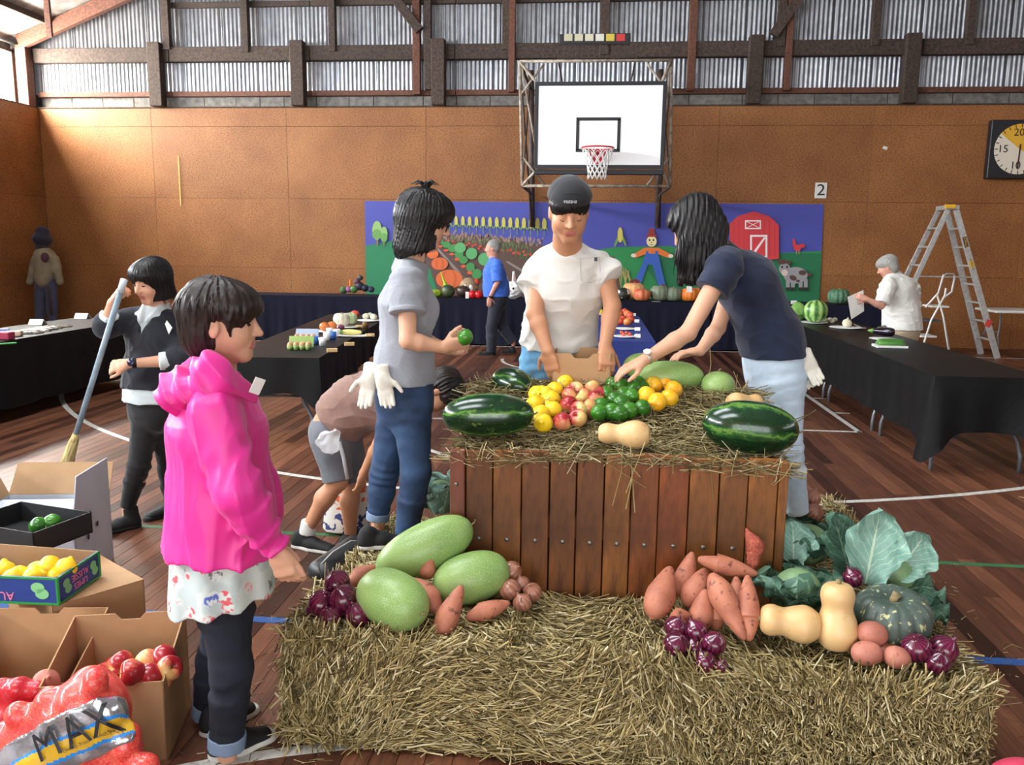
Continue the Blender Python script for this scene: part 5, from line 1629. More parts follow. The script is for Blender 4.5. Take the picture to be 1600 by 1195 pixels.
straw_mesh('hanging_stalks', (A + B) / 2, B - A, np.linalg.norm(B - A, axis=1), np.full(len(A), .0026), MSTRAW, filling, .05, kind='stuff')
up = [((1108, 590), (1110, 545)), ((1085, 590), (1080, 570)), ((1150, 605), (1152, 585)), ((745, 610), (733, 590)), ((760, 612), (745, 596)), ((775, 620), (740, 606)), ((830, 610), (826, 585)), ((1235, 665), (1275, 640)), ((1230, 660), (1262, 648)), ((1160, 610), (1146, 580))]
A = np.array([at(*a, Y=3.7) for a, b in up]); B = np.array([at(*b, Y=3.7) for a, b in up])
straw_mesh('upright_stalks', (A + B) / 2, B - A, np.linalg.norm(B - A, axis=1), np.full(len(A), .0026), MSTRAW, filling, .05, kind='stuff')
# ================================================================== PRODUCE
def nodes_angle(nt):
 tc = nt.new('ShaderNodeTexCoord'); sp = nt.new('ShaderNodeSeparateXYZ'); nt.l(tc.outputs['Object'], sp.inputs[0])
 a = nt.math('ARCTAN2', sp.outputs[1], sp.outputs[0])
 return tc.outputs['Object'], sp, a
def m_watermelon():
 nt = NT('watermelon_rind')
 o, sp, a = nodes_angle(nt)
 n = nt.noise(nt.coord((1, 1, .45)), 26, 5, .65)
 w = nt.math('ADD', nt.math('MULTIPLY', a, 5.0), nt.math('MULTIPLY', n, 5.5))
 s = nt.math('SINE', w)
 c = nt.ramp(s, [(.0, srgb(12, 44, 20)), (.6, srgb(20, 62, 28)), (.9, srgb(40, 88, 36)), (1.0, srgb(92, 128, 54))])
 # a pale band of broken spots along the belly
 n3 = nt.noise(nt.coord((1, 1, 1)), 30, 3)
 nt.base(nt.mix(nt.ramp(n3, [(.62, (0, 0, 0)), (.70, (.5, .5, .5))]), c, srgb(120, 150, 62)))
 nt.props(.22, 0, .5, .3)
 return nt.m
def m_spot(name, c1, c2, c3, sc=90, rough=.4, lo=.55, hi=.7, big=5, coat=0, bump=.05, stretch=(1, 1, 1)):
 nt = NT(name)
 v = nt.coord(stretch)
 b = nt.ramp(nt.noise(v, big, 3), [(.3, c1), (.7, c2)])
 s = nt.noise(v, sc, 3, .6)
 nt.base(nt.mix(nt.ramp(s, [(lo, (0, 0, 0)), (hi, (1, 1, 1))]), b, c3))
 nt.props(rough, 0, .5, coat); nt.bump(s, bump, .002)
 return nt.m
def m_streak(name, stops, freq=14, rough=.3, coat=.3, warp=2.0, rnd=.1, tip=None):
 nt = NT(name)
 o, sp, a = nodes_angle(nt)
 n = nt.noise(nt.coord((1, 1, .3)), 30, 4)
 s = nt.math('SINE', nt.math('ADD', nt.math('MULTIPLY', a, float(freq)), nt.math('MULTIPLY', n, warp * 3)))
 f = nt.math('ADD', nt.math('MULTIPLY', s, .22), n)
 c = nt.ramp(f, stops)
 c = hsvar(nt, c, rnd, nt.new('ShaderNodeObjectInfo').outputs['Random'])
 nt.base(c); nt.props(rough, 0, .5, coat)
 nt.bump(s, .012, .001)
 return nt.m
def m_apple():
 nt = NT('apple_skin')
 o, sp, a = nodes_angle(nt)
 n = nt.noise(nt.coord(), 12, 3)
 st = nt.noise(nt.coord((1, 1, .18)), 120, 3)
 d = nt.math('MULTIPLY', nt.math('COSINE', a), .33)
 f = nt.math('ADD', nt.math('ADD', n, d), nt.math('MULTIPLY', st, .35))
 f = nt.math('ADD', f, nt.math('MULTIPLY', nt.new('ShaderNodeObjectInfo').outputs['Random'], .35))
 nt.base(nt.ramp(f, [(.42, srgb(222, 192, 112)), (.68, srgb(216, 146, 96)), (.95, srgb(196, 74, 64)), (1.2, srgb(160, 34, 42))]))
 nt.props(.28, 0, .5, .2)
 return nt.m
MWM = m_watermelon()
MPALE = m_spot('pale_melon_rind', srgb(112, 148, 78), srgb(146, 176, 100), srgb(168, 192, 124), 300, .38, .5, .66, 4)
MSTRIPE = m_streak('striped_melon_rind', [(.25, srgb(44, 92, 40)), (.45, srgb(96, 150, 70)), (.7, srgb(170, 204, 120))], 9, .35, .2, 1.0)
MONION = m_streak('red_onion_skin', [(.2, srgb(50, 8, 28)), (.5, srgb(84, 16, 46)), (.8, srgb(112, 30, 64)), (1.0, srgb(140, 60, 88))], 16, .24, .5, 1.2)
MSWEET = m_spot('sweet_potato_skin', srgb(158, 92, 70), srgb(190, 120, 92), srgb(98, 54, 44), 46, .6, .58, .70, 14, 0, .5)
MBUTTER = m_spot('butternut_skin', srgb(204, 164, 110), srgb(218, 182, 128), srgb(190, 146, 92), 16, .42, .58, .75, 4, .1)
MPOTATO = m_spot('red_potato_skin', srgb(164, 98, 82), srgb(184, 118, 98), srgb(140, 84, 70), 70, .55, .6, .7, 9)
MBROWNON = m_streak('brown_onion_skin', [(.2, srgb(128, 82, 64)), (.5, srgb(150, 98, 78)), (.8, srgb(170, 118, 96))], 12, .4, .2)
MKABO = m_spot('grey_pumpkin_rind', srgb(52, 66, 58), srgb(84, 98, 90), srgb(184, 182, 132), 48, .45, .60, .64, 7, 0, .15, (1, 1, .6))
MSTEM = M('dry_stem', srgb(150, 132, 92), .8, col2=srgb(110, 96, 66), scale=60)
MLEMON = M('lemon_peel', srgb(244, 206, 34), .38, col2=srgb(236, 192, 24), scale=10, bump=.25, bscale=160, bdist=.002, rnd=.05)
MLIME = M('lime_peel', srgb(62, 128, 34), .28, col2=srgb(40, 100, 24), scale=9, bump=.15, bscale=170, bdist=.0015, rnd=.12, coat=.2)
MORANGE = M('orange_peel', srgb(246, 166, 30), .35, col2=srgb(240, 196, 40), scale=8, bump=.25, bscale=150, bdist=.002, rnd=.06)
MAPPLE = m_apple()
def lathe_mesh(name, prof, mat, seg=28, fn=None, smooth=True):
 """prof (r,z) along the z axis; fn(V)->V deforms"""
 prof = np.asarray(prof, float)
 n = len(prof)
 a = np.linspace(0, 2 * math.pi, seg, endpoint=False)
 V = np.stack([np.outer(prof[:, 0], np.cos(a)), np.outer(prof[:, 0], np.sin(a)), np.repeat(prof[:, 1:2], seg, 1)], -1).reshape(-1, 3)
 F = np.array([(i * seg + k, i * seg + (k + 1) % seg, (i + 1) * seg + (k + 1) % seg, (i + 1) * seg + k) for i in range(n - 1) for k in range(seg)])
 if fn is not None: V = fn(V)
 return np_mesh(name, V, F, mat, smooth)
def ell_prof(r, h, n=22, p=2.0):
 t = np.linspace(-math.pi / 2, math.pi / 2, n)
 return [(max(r * abs(math.cos(q)) ** (2 / p), 1e-4), h * np.sign(math.sin(q)) * abs(math.sin(q)) ** (2 / p)) for q in t]
def put(o, c, axis=(0, 0, 1), spin=0.0):
 s, u, d = frame_from(axis)
 m = Matrix(((s[0], u[0], d[0], c[0]), (s[1], u[1], d[1], c[1]), (s[2], u[2], d[2], c[2]), (0, 0, 0, 1)))
 o.matrix_world = m @ Matrix.Rotation(spin, 4, 'Z')
 return o
def produce(name, me, c, axis, spin, label, cat, group=None):
 o = put(link(name, me), c, axis, spin)
 return tag(o, label, cat, group)
def smooth_prof(pts, n=26):
 """Catmull-Rom through (r,z)"""
 p = np.asarray(pts, float); p = np.vstack([2 * p[0] - p[1], p, 2 * p[-1] - p[-2]])
 out = []
 m = len(p) - 3
 for q in np.linspace(0, m - 1e-6, n):
  i = int(q); t = q - i
  a, b, c, d = p[i:i + 4]
  out.append(.5 * ((2 * b) + (-a + c) * t + (2 * a - 5 * b + 4 * c - d) * t * t + (-a + 3 * b - 3 * c + d) * t ** 3))
 out = np.array(out); out[:, 0] = np.maximum(out[:, 0], 1e-4)
 return out
def lump(seed, amp, f, bend=0.0):
 def fn(V):
  r = np.linalg.norm(V[:, :2], axis=1, keepdims=True)
  V = V.copy()
  V[:, :2] *= (1 + amp * wavy(V + seed, f, seed)[:, None])
  if bend: V[:, 0] += bend * V[:, 2] ** 2
  return V
 return fn
def stem(parent, z, r=.004, h=.02, mat=None, bendx=.006, loc=None):
 g = G(); g.tube([(0, 0, z - .004), (bendx * .4, 0, z + h * .5), (bendx, 0, z + h)], [r * 1.4, r, r * 1.1], 7)
 return g.build('stem', mat or MSTEM, None, True) if parent is None else _child(g, 'stem', mat or MSTEM, parent)
def _child(g, name, mat, parent):
 me = np_mesh(name, np.concatenate(g.v), g.f, mat, True)
 return link(name, me, parent)
# ---- melons and pumpkins
def melon(label, c, axis, r, h, mat, cat='watermelon', p=2.15, spin=0, name='watermelon', curl=False):
 me = lathe_mesh(name, ell_prof(r, h, 30, p), mat, 40, lump(len(label), .015, 9))
 o = produce(name, me, c, axis, spin, label, cat)
 g = G()
 if curl: g.tube([(0, 0, h - .003), (.006, 0, h + .012), (.02, .004, h + .022), (.034, .0, h + .016)], [.004, .003, .002, .0012], 6)
 else: g.tube([(0, 0, h - .003), (.004, 0, h + .006), (.010, .002, h + .012)], [.005, .0035, .003], 6)
 _child(g, 'stem', MSTEM, o)
 return o
def heap(px, py, dz=0.0):
 """ray hits the sloping fruit heap z = .97 + .2 (y - 3.2) + dz"""
 v = _fw + CR * (px - 800) / FPX + CU * (597.5 - py) / FPX
 t = (.97 + dz - .2 * 3.2 - CAM[2] + .2 * CAM[1]) / (v[2] - .2 * v[1])
 return CAM + v * t
melon('long dark watermelon on the crate, beside the lemons', J(763, 648, 3.12), (1, .08, .03), .083, .178, MWM, spin=.6)
melon('big dark watermelon on the crate corner nearest the cabbages', J(1172, 667, 3.10), (1, -.12, -.06), .098, .175, MWM, spin=2.2)
melon('small watermelon at the back of the crate behind the lemons', J(800, 600, 3.62), (.75, -.55, -.1), .074, .11, MWM, spin=4)
melon('pale green melon under the hand of the woman in navy', J(1047, 588, 3.70), (1, .1, 0), .070, .15, MPALE, 'melon', name='melon')
melon('green melon behind the limes, partly under her wrist', J(1002, 572, 3.74), (1, .4, .05), .060, .085, MPALE, 'melon', name='melon')
melon('round pale melon in the straw at the back of the crate', J(1122, 602, 3.66), (0, .2, 1), .072, .062, MPALE, 'melon', name='melon')
melon('pale green melon nearest the red onions on the front bale', at(613, 936, Z=BZ + .095), (.80, -.60, -.05), .094, .142, MPALE, 'melon', 2.3, name='melon')
melon('longest pale green melon with a curly stem, leaning by the crate', J(664, 857, 2.83), (.80, .30, .38), .092, .190, MPALE, 'melon', 2.2, name='melon', curl=True)
melon('pale green melon between the sweet potatoes and brown onions', J(737, 902, 2.77), (.86, .30, .18), .090, .138, MPALE, 'melon', 2.2, name='melon')
def butternut(label, c, axis, L=.2, r0=.05, r1=.066, spin=0, name='butternut_pumpkin'):
 h = L / 2
 pr = smooth_prof([(.0001, -h), (r1 * .62, -h + .004), (r1, -h * .55), (r1 * .92, -h * .15), (r0 * .86, h * .25), (r0 * .97, h * .65), (r0 * .7, h * .95), (.0001, h)], 30)
 o = produce(name, lathe_mesh(name, pr, MBUTTER, 32, lump(7, .02, 18)), c, axis, spin, label, 'pumpkin')
 g = G(); g.tube([(0, 0, h - .006), (.002, 0, h + .012)], [.011, .008], 8); _child(g, 'stem', MSTEM, o)
 return o
butternut('butternut pumpkin lying on its side by the sweet potatoes', J(1234, 972, 2.60), (-1, .1, .05), .186, .052, .060)
butternut('butternut pumpkin standing upright beside the grey pumpkin', J(1308, 962, 2.60), (-.02, .10, 1), .214, .055, .066)
butternut('butternut pumpkin half buried in straw on the crate front', J(975, 678, 3.03), (-1, .15, -.02), .19, .040, .052)
butternut('butternut pumpkin peeking out behind the big crate watermelon', J(1163, 630, 3.42), (1, .3, 0), .15, .038, .045)
def pumpkin(label, c, R, h, ribs, mat, cat='pumpkin', name='pumpkin', axis=(0, 0, 1), depth=.06, stemr=.012, dim=.35):
 def fn(V):
  a = np.arctan2(V[:, 1], V[:, 0]); V = V.copy()
  k = 1 - depth * np.abs(np.cos(a * ribs / 2)) ** 6
  V[:, :2] *= k[:, None]
  rr = np.linalg.norm(V[:, :2], axis=1)
  V[:, 2] -= np.sign(V[:, 2]) * dim * h * np.exp(-(rr / (R * .38)) ** 2)
  return V
 me = lathe_mesh(name, ell_prof(R, h, 26, 2.4), mat, max(64, ribs * 6), fn)
 o = produce(name, me, c, axis, .3, label, cat)
 g = G(); z = h * (1 - dim) - .006
 g.tube([(0, 0, z), (.002, 0, z + h * .18), (.012, 0, z + h * .36)], [stemr * 1.5, stemr, stemr * 1.2], 8); _child(g, 'stem', MSTEM, o)
 return o
pumpkin('dark grey-green speckled pumpkin on the front bale', J(1394, 962, 2.66), .122, .088, 16, MKABO, axis=(-.05, -.15, 1))
# ---- roots
def sweet(label, a, b, Ya, Yb, r, bend=0, fat=.4, seed=1):
 A, B = J(*a, Ya), J(*b, Yb)
 L = np.linalg.norm(B - A); h = L / 2
 pr = smooth_prof([(.0001, -h), (r * .38, -h * .9), (r * .85, -h * (.35 + fat * .5)), (r, -h * .35 + h * fat * .4), (r * .82, h * .25), (r * .5, h * .7), (r * .22, h * .95), (.0001, h)], 24)
 me = lathe_mesh('sweet_potato', pr, MSWEET, 20, lump(seed, .10, 26, bend))
 return produce('sweet_potato', me, (A + B) / 2, B - A, seed, label, 'sweet potato', 'sweet potatoes on the front bales')
sweet('curved sweet potato lying against the two front pale melons', (696, 955), (637, 896), 2.60, 2.68, .036, -2.6, .3, 2)
sweet('sweet potato pointing up in front of the pale melons', (684, 998), (722, 914), 2.52, 2.60, .040, 0, .5, 3)
sweet('long sweet potato lying below the brown onions', (728, 966), (797, 941), 2.60, 2.66, .033, 0, .2, 4)
sweet('small sweet potato tip between the pale melons', (664, 905), (674, 868), 2.75, 2.76, .028, 0, .5, 5)
sweet('sweet potato half hidden behind the red onions and pale melon', (545, 912), (590, 885), 2.80, 2.85, .038, 0, .2, 6)
sweet('fat pear-shaped sweet potato, leftmost in the pile by the crate', (1018, 968), (1048, 885), 2.66, 2.80, .052, 0, .6, 7)
sweet('upright sweet potato leaning on the crate behind the pear-shaped one', (1062, 930), (1082, 862), 2.80, 2.86, .038, 0, .3, 8)
sweet('sweet potato lying across the top of the pile', (1090, 873), (1184, 897), 2.80, 2.78, .037, 0, -.1, 9)
sweet('broad sweet potato in the middle of the pile, under the top one', (1072, 950), (1104, 888), 2.74, 2.82, .046, 0, .4, 10)
sweet('sweet potato behind the upper red onions, pointing up', (1092, 988), (1103, 920), 2.66, 2.72, .044, 0, .4, 11)
sweet('long sweet potato slanting down the front of the pile', (1110, 895), (1164, 1000), 2.72, 2.57, .044, 0, .4, 12)
sweet('tall sweet potato at the pile edge beside the lying butternut', (1170, 1002), (1168, 898), 2.58, 2.72, .041, 0, .1, 13)
sweet('narrow sweet potato between the two long front ones', (1154, 968), (1150, 900), 2.68, 2.76, .034, 0, .1, 14)
sweet('small sweet potato low in the pile beside the onions', (1046, 966), (1080, 962), 2.66, 2.66, .032, 0, .1, 15)
sweet('dark sweet potato low behind the slanting one', (1118, 985), (1120, 930), 2.68, 2.72, .036, 0, .1, 16)
def onion_mesh(name, mat, r):
 pr = smooth_prof([(.0001, -r * .92), (r * .30, -r * .90), (r * .82, -r * .55), (r, -r * .02), (r * .84, r * .52), (r * .42, r * .84), (r * .16, r * 1.02), (r * .10, r * 1.25), (.0001, r * 1.28)], 24)
 return lathe_mesh(name, pr, mat, 24, lump(3, .02, 40))
ONI = {}
def onion(label, c, r, axis, mat=MONION, cat='onion', group='red onions on the bales', name='red_onion'):
 key = (name, round(r, 3))
 if key not in ONI: ONI[key] = onion_mesh(name, mat, r)
 o = produce(name, ONI[key], c, axis, random.uniform(0, 6), label, cat, group)
 g = G()
 for i in range(7):
  a = i * .9; g.tube([(0, 0, -r * .86), (r * .12 * math.cos(a), r * .12 * math.sin(a), -r * .98), (r * .2 * math.cos(a), r * .2 * math.sin(a), -r * 1.03)], [.0012, .001, .0004], 4)
 _child(g, 'roots', MSTEM, o)
 return o
L_ON = [(527, 910, 2.68, .046, 'topmost red onion beside the pale melon'), (538, 935, 2.58, .050, 'largest red onion in the middle of the left cluster'),
  (503, 942, 2.60, .047, 'red onion at the outer edge of the left cluster'), (517, 964, 2.53, .038, 'small red onion lowest in the left cluster'),
  (560, 960, 2.54, .047, 'red onion touching the front pale melon'), (490, 952, 2.60, .026, 'tiny red onion peeking out at the bale edge')]
for px, py, Y_, r, lb in L_ON: onion(lb, J(px, py, Y_), r, (random.uniform(-.5, .5), -.4, 1))
R_ON = [(1056, 980, 2.57, .038, 'upper red onion below the fat sweet potato'), (1087, 986, 2.56, .039, 'upper red onion next to the slanting sweet potato'),
  (1056, 1006, 2.50, .040, 'red onion at the bale edge, outermost of the middle cluster'), (1085, 1012, 2.53, .033, 'shadowed red onion in the centre of the middle cluster'),
  (1116, 1005, 2.52, .039, 'red onion of the middle cluster nearest the lying butternut'), (1101, 1034, 2.47, .036, 'lowest red onion hanging over the bale edge'),
  (1128, 1040, 2.455, .020, 'small red onion piece at the cut bale edge'),
  (1432, 1012, 2.52, .045, 'red onion in front of the grey pumpkin beside the potatoes'), (1474, 1014, 2.55, .046, 'red onion at the far end of the front bale'),
  (1465, 1034, 2.50, .040, 'red onion lowest at the far end of the front bale'), (1333, 902, 2.80, .036, 'single red onion resting on the cabbage leaves')]
for px, py, Y_, r, lb in R_ON: onion(lb, J(px, py, Y_), r, (random.uniform(-.6, .6), random.uniform(-.6, .2), 1))
for px, py, Y_, r, lb in [(800, 892, 2.84, .037, 'brown onion highest of the cluster by the crate'), (796, 921, 2.76, .040, 'brown onion touching the pale melon end'),
                          (832, 925, 2.78, .034, 'brown onion at the outer side of the cluster'), (816, 942, 2.72, .034, 'brown onion lowest, beside the long sweet potato'),
                          (815, 912, 2.82, .030, 'brown onion hidden in the middle of the cluster')]:
 onion(lb, J(px, py, Y_), r, (random.uniform(-.6, .6), random.uniform(-.9, .2), .6), MBROWNON, 'onion', 'brown onions by the crate', 'brown_onion')
def potato(label, c, r, axis, seed, mat=MPOTATO):
 me = lathe_mesh('potato', ell_prof(r, r * 1.22, 18, 2.2), mat, 20, lump(seed, .06, 30))
 return produce('potato', me, c, axis, seed, label, 'potato', 'red potatoes by the grey pumpkin')
potato('pink potato leaning on the grey pumpkin', J(1363, 990, 2.56), .040, (1, .3, -.2), 2)
potato('pink potato in front of the upright butternut', J(1354, 1020, 2.51), .038, (1, 0, .1), 3)
potato('pink potato beside the red onions in front of the pumpkin', J(1402, 1027, 2.50), .034, (1, .2, -.3), 4)
potato('pink potato tucked behind the other three', J(1378, 1016, 2.56), .032, (.3, 1, 0), 5)
# ---- fruit heap on the crate
def ranked(lst): return sorted(lst, key=lambda p: p[0])
lem = lathe_mesh('lemon', smooth_prof([(.0001, -.046), (.007, -.043), (.014, -.036), (.033, -.018), (.037, .004), (.031, .022), (.013, .037), (.008, .045), (.0001, .048)], 24), MLEMON, 24)
app = lathe_mesh('apple', smooth_prof([(.0001, -.024), (.010, -.031), (.022, -.030), (.036, -.008), (.0385, .008), (.032, .026), (.018, .032), (.008, .028), (.0001, .018)], 26), MAPPLE, 26)
lim = lathe_mesh('lime', smooth_prof([(.0001, -.036), (.006, -.0345), (.022, -.026), (.0325, -.006), (.032, .010), (.020, .028), (.006, .0355), (.0001, .037)], 22), MLIME, 22)
ora = lathe_mesh('orange', smooth_prof([(.0001, -.037), (.008, -.0365), (.027, -.026), (.0385, -.004), (.037, .012), (.024, .030), (.008, .036), (.0001, .034)], 22), MORANGE, 22)
apple_stem = None
def fruit(name, me, c, axis, label, cat, group, sc=1.0):
 o = produce(name, me, c, axis, random.uniform(0, 6), label, cat, group)
 o.scale = (sc, sc, sc)
 if name == 'apple':
  global apple_stem
  if apple_stem is None:
   g = G(); g.tube([(0, 0, .016), (.001, 0, .028), (.004, 0, .038)], [.0016, .0014, .0019], 6)
   apple_stem = np_mesh('stem', np.concatenate(g.v), g.f, MSTEM, True)
  link('stem', apple_stem, o)
 return o
def rnd_axis(z=.5): return (random.uniform(-1, 1), random.uniform(-1, 1), random.uniform(-.2, 1) * z + .2)
LEM = [(883, 599), (867, 610), (839, 616), (836, 632), (862, 624), (864, 641), (849, 661), (845, 647), (853, 617)]
for i, p in enumerate(ranked(LEM)): fruit('lemon', lem, heap(*p), rnd_axis(.2), 'yellow lemon in the crate heap, %s lemon from the left' % ORD[i], 'lemon', 'lemons on the crate', 1.02)
APP = [(900, 610), (926, 608), (912, 621), (888, 632), (920, 638), (903, 654), (878, 659), (930, 624), (890, 618), (905, 641), (936, 618)]
for i, p in enumerate(ranked(APP)): fruit('apple', app, heap(*p, -.004), rnd_axis(.6), 'red and yellow apple in the crate heap, %s apple from the left' % ORD[i], 'apple', 'apples on the crate', .98)
LIM = [(948, 616), (960, 624), (939, 634), (955, 643), (972, 604), (987, 619), (984, 641), (1004, 637), (997, 598), (942, 594), (936, 645), (971, 630), (957, 600), (1002, 606), (969, 646), (975, 616), (990, 608)]
for i, p in enumerate(ranked(LIM)): fruit('lime', lim, heap(*p, .0), rnd_axis(.5), 'green lime in the crate heap, %s lime from the left' % ORD[i], 'lime', 'limes on the crate', 1.04)
ORA = [(1021, 602), (1010, 618), (1027, 628), (1046, 622), (1038, 598), (1052, 609)]
for i, p in enumerate(ranked(ORA)): fruit('orange', ora, heap(*p, .004), rnd_axis(.5), 'orange-yellow citrus beside the limes, %s from the left' % ORD[i], 'orange', 'oranges on the crate', 1.04)
# ---- cabbages
def m_leaf(name, c1, c2, vein):
 nt = NT(name)
 tc = nt.new('ShaderNodeTexCoord'); sp = nt.new('ShaderNodeSeparateXYZ'); nt.l(tc.outputs['UV'], sp.inputs[0])
 x = nt.math('ABSOLUTE', nt.math('SUBTRACT', sp.outputs[0], .5)); y = sp.outputs[1]
 n = nt.noise(tc.outputs['UV'], 7, 3)
 rib = nt.math('LESS_THAN', x, nt.math('SUBTRACT', .030, nt.math('MULTIPLY', y, .022)))
 side = nt.math('SINE', nt.math('ADD', nt.math('MULTIPLY', nt.math('SUBTRACT', y, nt.math('MULTIPLY', x, .9)), 52.0), nt.math('MULTIPLY', n, 7.0)))
 sv = nt.math('GREATER_THAN', side, .90)
 f = nt.math('MAXIMUM', rib, nt.math('MULTIPLY', sv, .55))
 c = nt.ramp(nt.noise(tc.outputs['UV'], 5, 4), [(.3, c1), (.7, c2)])
 nt.base(nt.mix(f, c, vein)); nt.props(.5, 0, .4)
 nt.bump(nt.math('ADD', nt.math('MULTIPLY', f, .6), nt.math('MULTIPLY', n, .5)), .5, .006)
 return nt.m
MLEAF = m_leaf('cabbage_leaf_dark', srgb(50, 84, 68), srgb(76, 112, 92), srgb(126, 152, 124))
MLEAFP = m_leaf('cabbage_leaf_pale', srgb(110, 152, 138), srgb(138, 176, 160), srgb(184, 206, 178))
MHEADC = M('cabbage_head', srgb(112, 146, 102), .5, col2=srgb(140, 170, 122), scale=14, bump=.4, bscale=30, bdist=.01)
def leaf_obj(parent, base, out, up, L, W, mat, curl=.5, cup=.35, wave=.02, seed=1):
 """one big leaf: base point, growth direction 'out', surface normal 'up'"""
 nu, nv = 15, 17
 out = nrm(out); up = nrm(np.asarray(up) - out * (np.asarray(up) @ out)); sv = np.cross(out, up)
 r = np.random.default_rng(seed)
 ph = r.uniform(0, 6, 4)
 V, F, UV = [], [], []
 for j in range(nv):
  v = j / (nv - 1)
  wdt = W * (math.sin(math.pi * min(v * .86 + .14, 1.0)) ** .6) * (.5 + .5 * min(1, v * 2.2))
  ang = curl * v * v * 1.6
  cy = L * (math.sin(ang) / max(ang, 1e-3) if ang > 1e-3 else 1) * v if curl >= 0 else L * v
  cz = -L * v * (1 - math.cos(ang)) * .9
  for i in range(nu):
   u = i / (nu - 1) - .5
   z = cz + cup * W * (abs(u) * 2) ** 2 * .5
   edge = (abs(u) * 2) ** 2 + max(0, v - .6)
   z += wave * edge * (math.sin(u * 17 + v * 13 + ph[0]) + .7 * math.sin(v * 27 + u * 6 + ph[1]))
   z += .004 * math.sin(v * 40 - abs(u) * 36)
   V.append(base + out * cy + sv * (2 * u * wdt / 2 * 1.0) + up * z)
   UV.append((u + .5, v))
 for j in range(nv - 1):
  for i in range(nu - 1):
   F.append((j * nu + i, j * nu + i + 1, (j + 1) * nu + i + 1, (j + 1) * nu + i))
 V = np.array(V) - org_of(parent)
 me = np_mesh('leaf', V, F, mat, True)
 uvl = me.uv_layers.new(name='uv')
 for lp in me.loops: uvl.data[lp.index].uv = UV[lp.vertex_index]
 return link('leaf', me, parent)
def cabbage(label, c, R, leaves, head=True):
 t = thing('cabbage', label, 'cabbage', (c[0], c[1], c[2] - R), 'cabbages around the crate')
 if head:
  sd = SD(.008).u(el(c, (R * .8, R * .8, R * .78)), 0).folds(lambda P: .006 * wavy(P, 22, 4)); sd_build(sd, 'head', MHEADC, t)
 for k, (base, out, up, L, W, mat, curl) in enumerate(leaves):
  leaf_obj(t, np.asarray(base), out, up, L, W, mat, curl, seed=k * 7 + int(R * 1000))
 return t
def rosette(c, R, n, mat, tilt=.5, L=.2, W=.19, a0=0.0, a1=6.283, curl=.5):
 o = []
 for i in range(n):
  a = a0 + (a1 - a0) * i / n + random.uniform(-.15, .15)
  d = vec(math.cos(a), math.sin(a), 0)
  o.append((c + d * R * .42 + vec(0, 0, -R * .72), d * tilt + vec(0, 0, 1 - tilt * .4), -d * .9 + vec(0, 0, .4), L * random.uniform(.85, 1.15), W * random.uniform(.9, 1.1), mat, curl * random.uniform(.5, 1.3)))
 return o
c1 = J(1245, 925, 2.82)
cabbage('dark green cabbage next to the sweet potatoes', c1, .105, rosette(c1, .105, 7, MLEAF, .55, .20, .20, curl=.55))
c2 = J(1262, 850, 3.12)
cabbage('blue-green cabbage against the crate side, behind the dark one', c2, .10, rosette(c2, .10, 6, MLEAF, .5, .19, .18, a0=.4) + [(J(1240, 880, 3.0), vec(-.05, .1, 1), vec(.1, -1, .2), .17, .16, MLEAFP, .3)])
c3 = J(1395, 890, 2.92)
cabbage('pale blue-green cabbage with one large upright leaf', c3, .10,
  [(J(1352, 912, 2.84), vec(.16, .12, 1), vec(-.05, -1, .25), .275, .215, MLEAFP, .25), (J(1395, 900, 2.86), vec(.55, .10, .75), vec(.1, -1, .4), .20, .17, MLEAFP, .4),
         (J(1330, 905, 2.9), vec(-.30, .1, 1), vec(.3, -1, .2), .26, .17, MLEAF, .3), (J(1400, 925, 2.86), vec(1, -.1, .35), vec(0, -.5, 1), .19, .17, MLEAF, .9),
         (J(1430, 940, 2.82), vec(.7, -.3, -.15), vec(.2, -.4, 1), .15, .15, MLEAF, .8), (J(1370, 915, 2.95), vec(.1, .6, 1), vec(0, -1, .5), .22, .2, MLEAF, .4)])
c4 = J(688, 775, 3.80)
cabbage('blue-green cabbage behind the legs of the woman in grey', c4, .10, rosette(c4, .11, 6, MLEAFP, .5, .22, .2, curl=.4))
# onions and corn on the far bale
onion('brown onion on the straw behind the cabbages', J(1272, 800, 4.02), .045, (.3, -.6, .6), MBROWNON, 'onion', None, 'brown_onion')
onion('reddish onion with a dry top by the legs of the woman in navy', J(1268, 778, 4.1), .045, (.3, -.2, 1), MBROWNON, 'onion', None, 'brown_onion')
# orange mesh bag against the crate
sd = SD(.006); b0 = J(1178, 855, 2.88)
sd.u(rc(J(1166, 826, 2.92), J(1178, 850, 2.90), .007, .030), .01).u(rc(J(1180, 852, 2.90), J(1176, 882, 2.88), .028, .018), .02).folds(lambda P: .006 * wavy(P, 120, 2) + .003 * wavy(P, 260, 3))
V, Fq = sd.mesh(); o = link('net_bag', np_mesh('net_bag', V - b0, Fq, M('orange_net', srgb(190, 96, 74), .7, col2=srgb(140, 62, 48), scale=110, bump=1.0, bscale=160, bdist=.004), True), None, b0)
tag(o, 'orange mesh net bag leaning on the crate slats', 'net bag')
# straw scattered on the floor
n = 700
a = rng.uniform(0, 1, n)
P = np.stack([rng.normal(-1.05, .28, n), rng.uniform(2.2, 4.2, n), np.full(n, .004)], 1)
P[500:, 0] = rng.uniform(1.1, 1.9, 200); P[500:, 1] = rng.uniform(2.5, 4.2, 200)
P[450:500] = np.stack([rng.uniform(-3, 3, 50), rng.uniform(3, 7, 50), np.full(50, .004)], 1)
D = rng.normal(size=(n, 3)); D[:, 2] = 0
straw_mesh('scattered_straw', P, D, rng.uniform(.012, .06, n), rng.uniform(.001, .002, n), MSTRAW, None, .05, label='loose bits of straw scattered on the floorboards', cat='straw', kind='stuff')
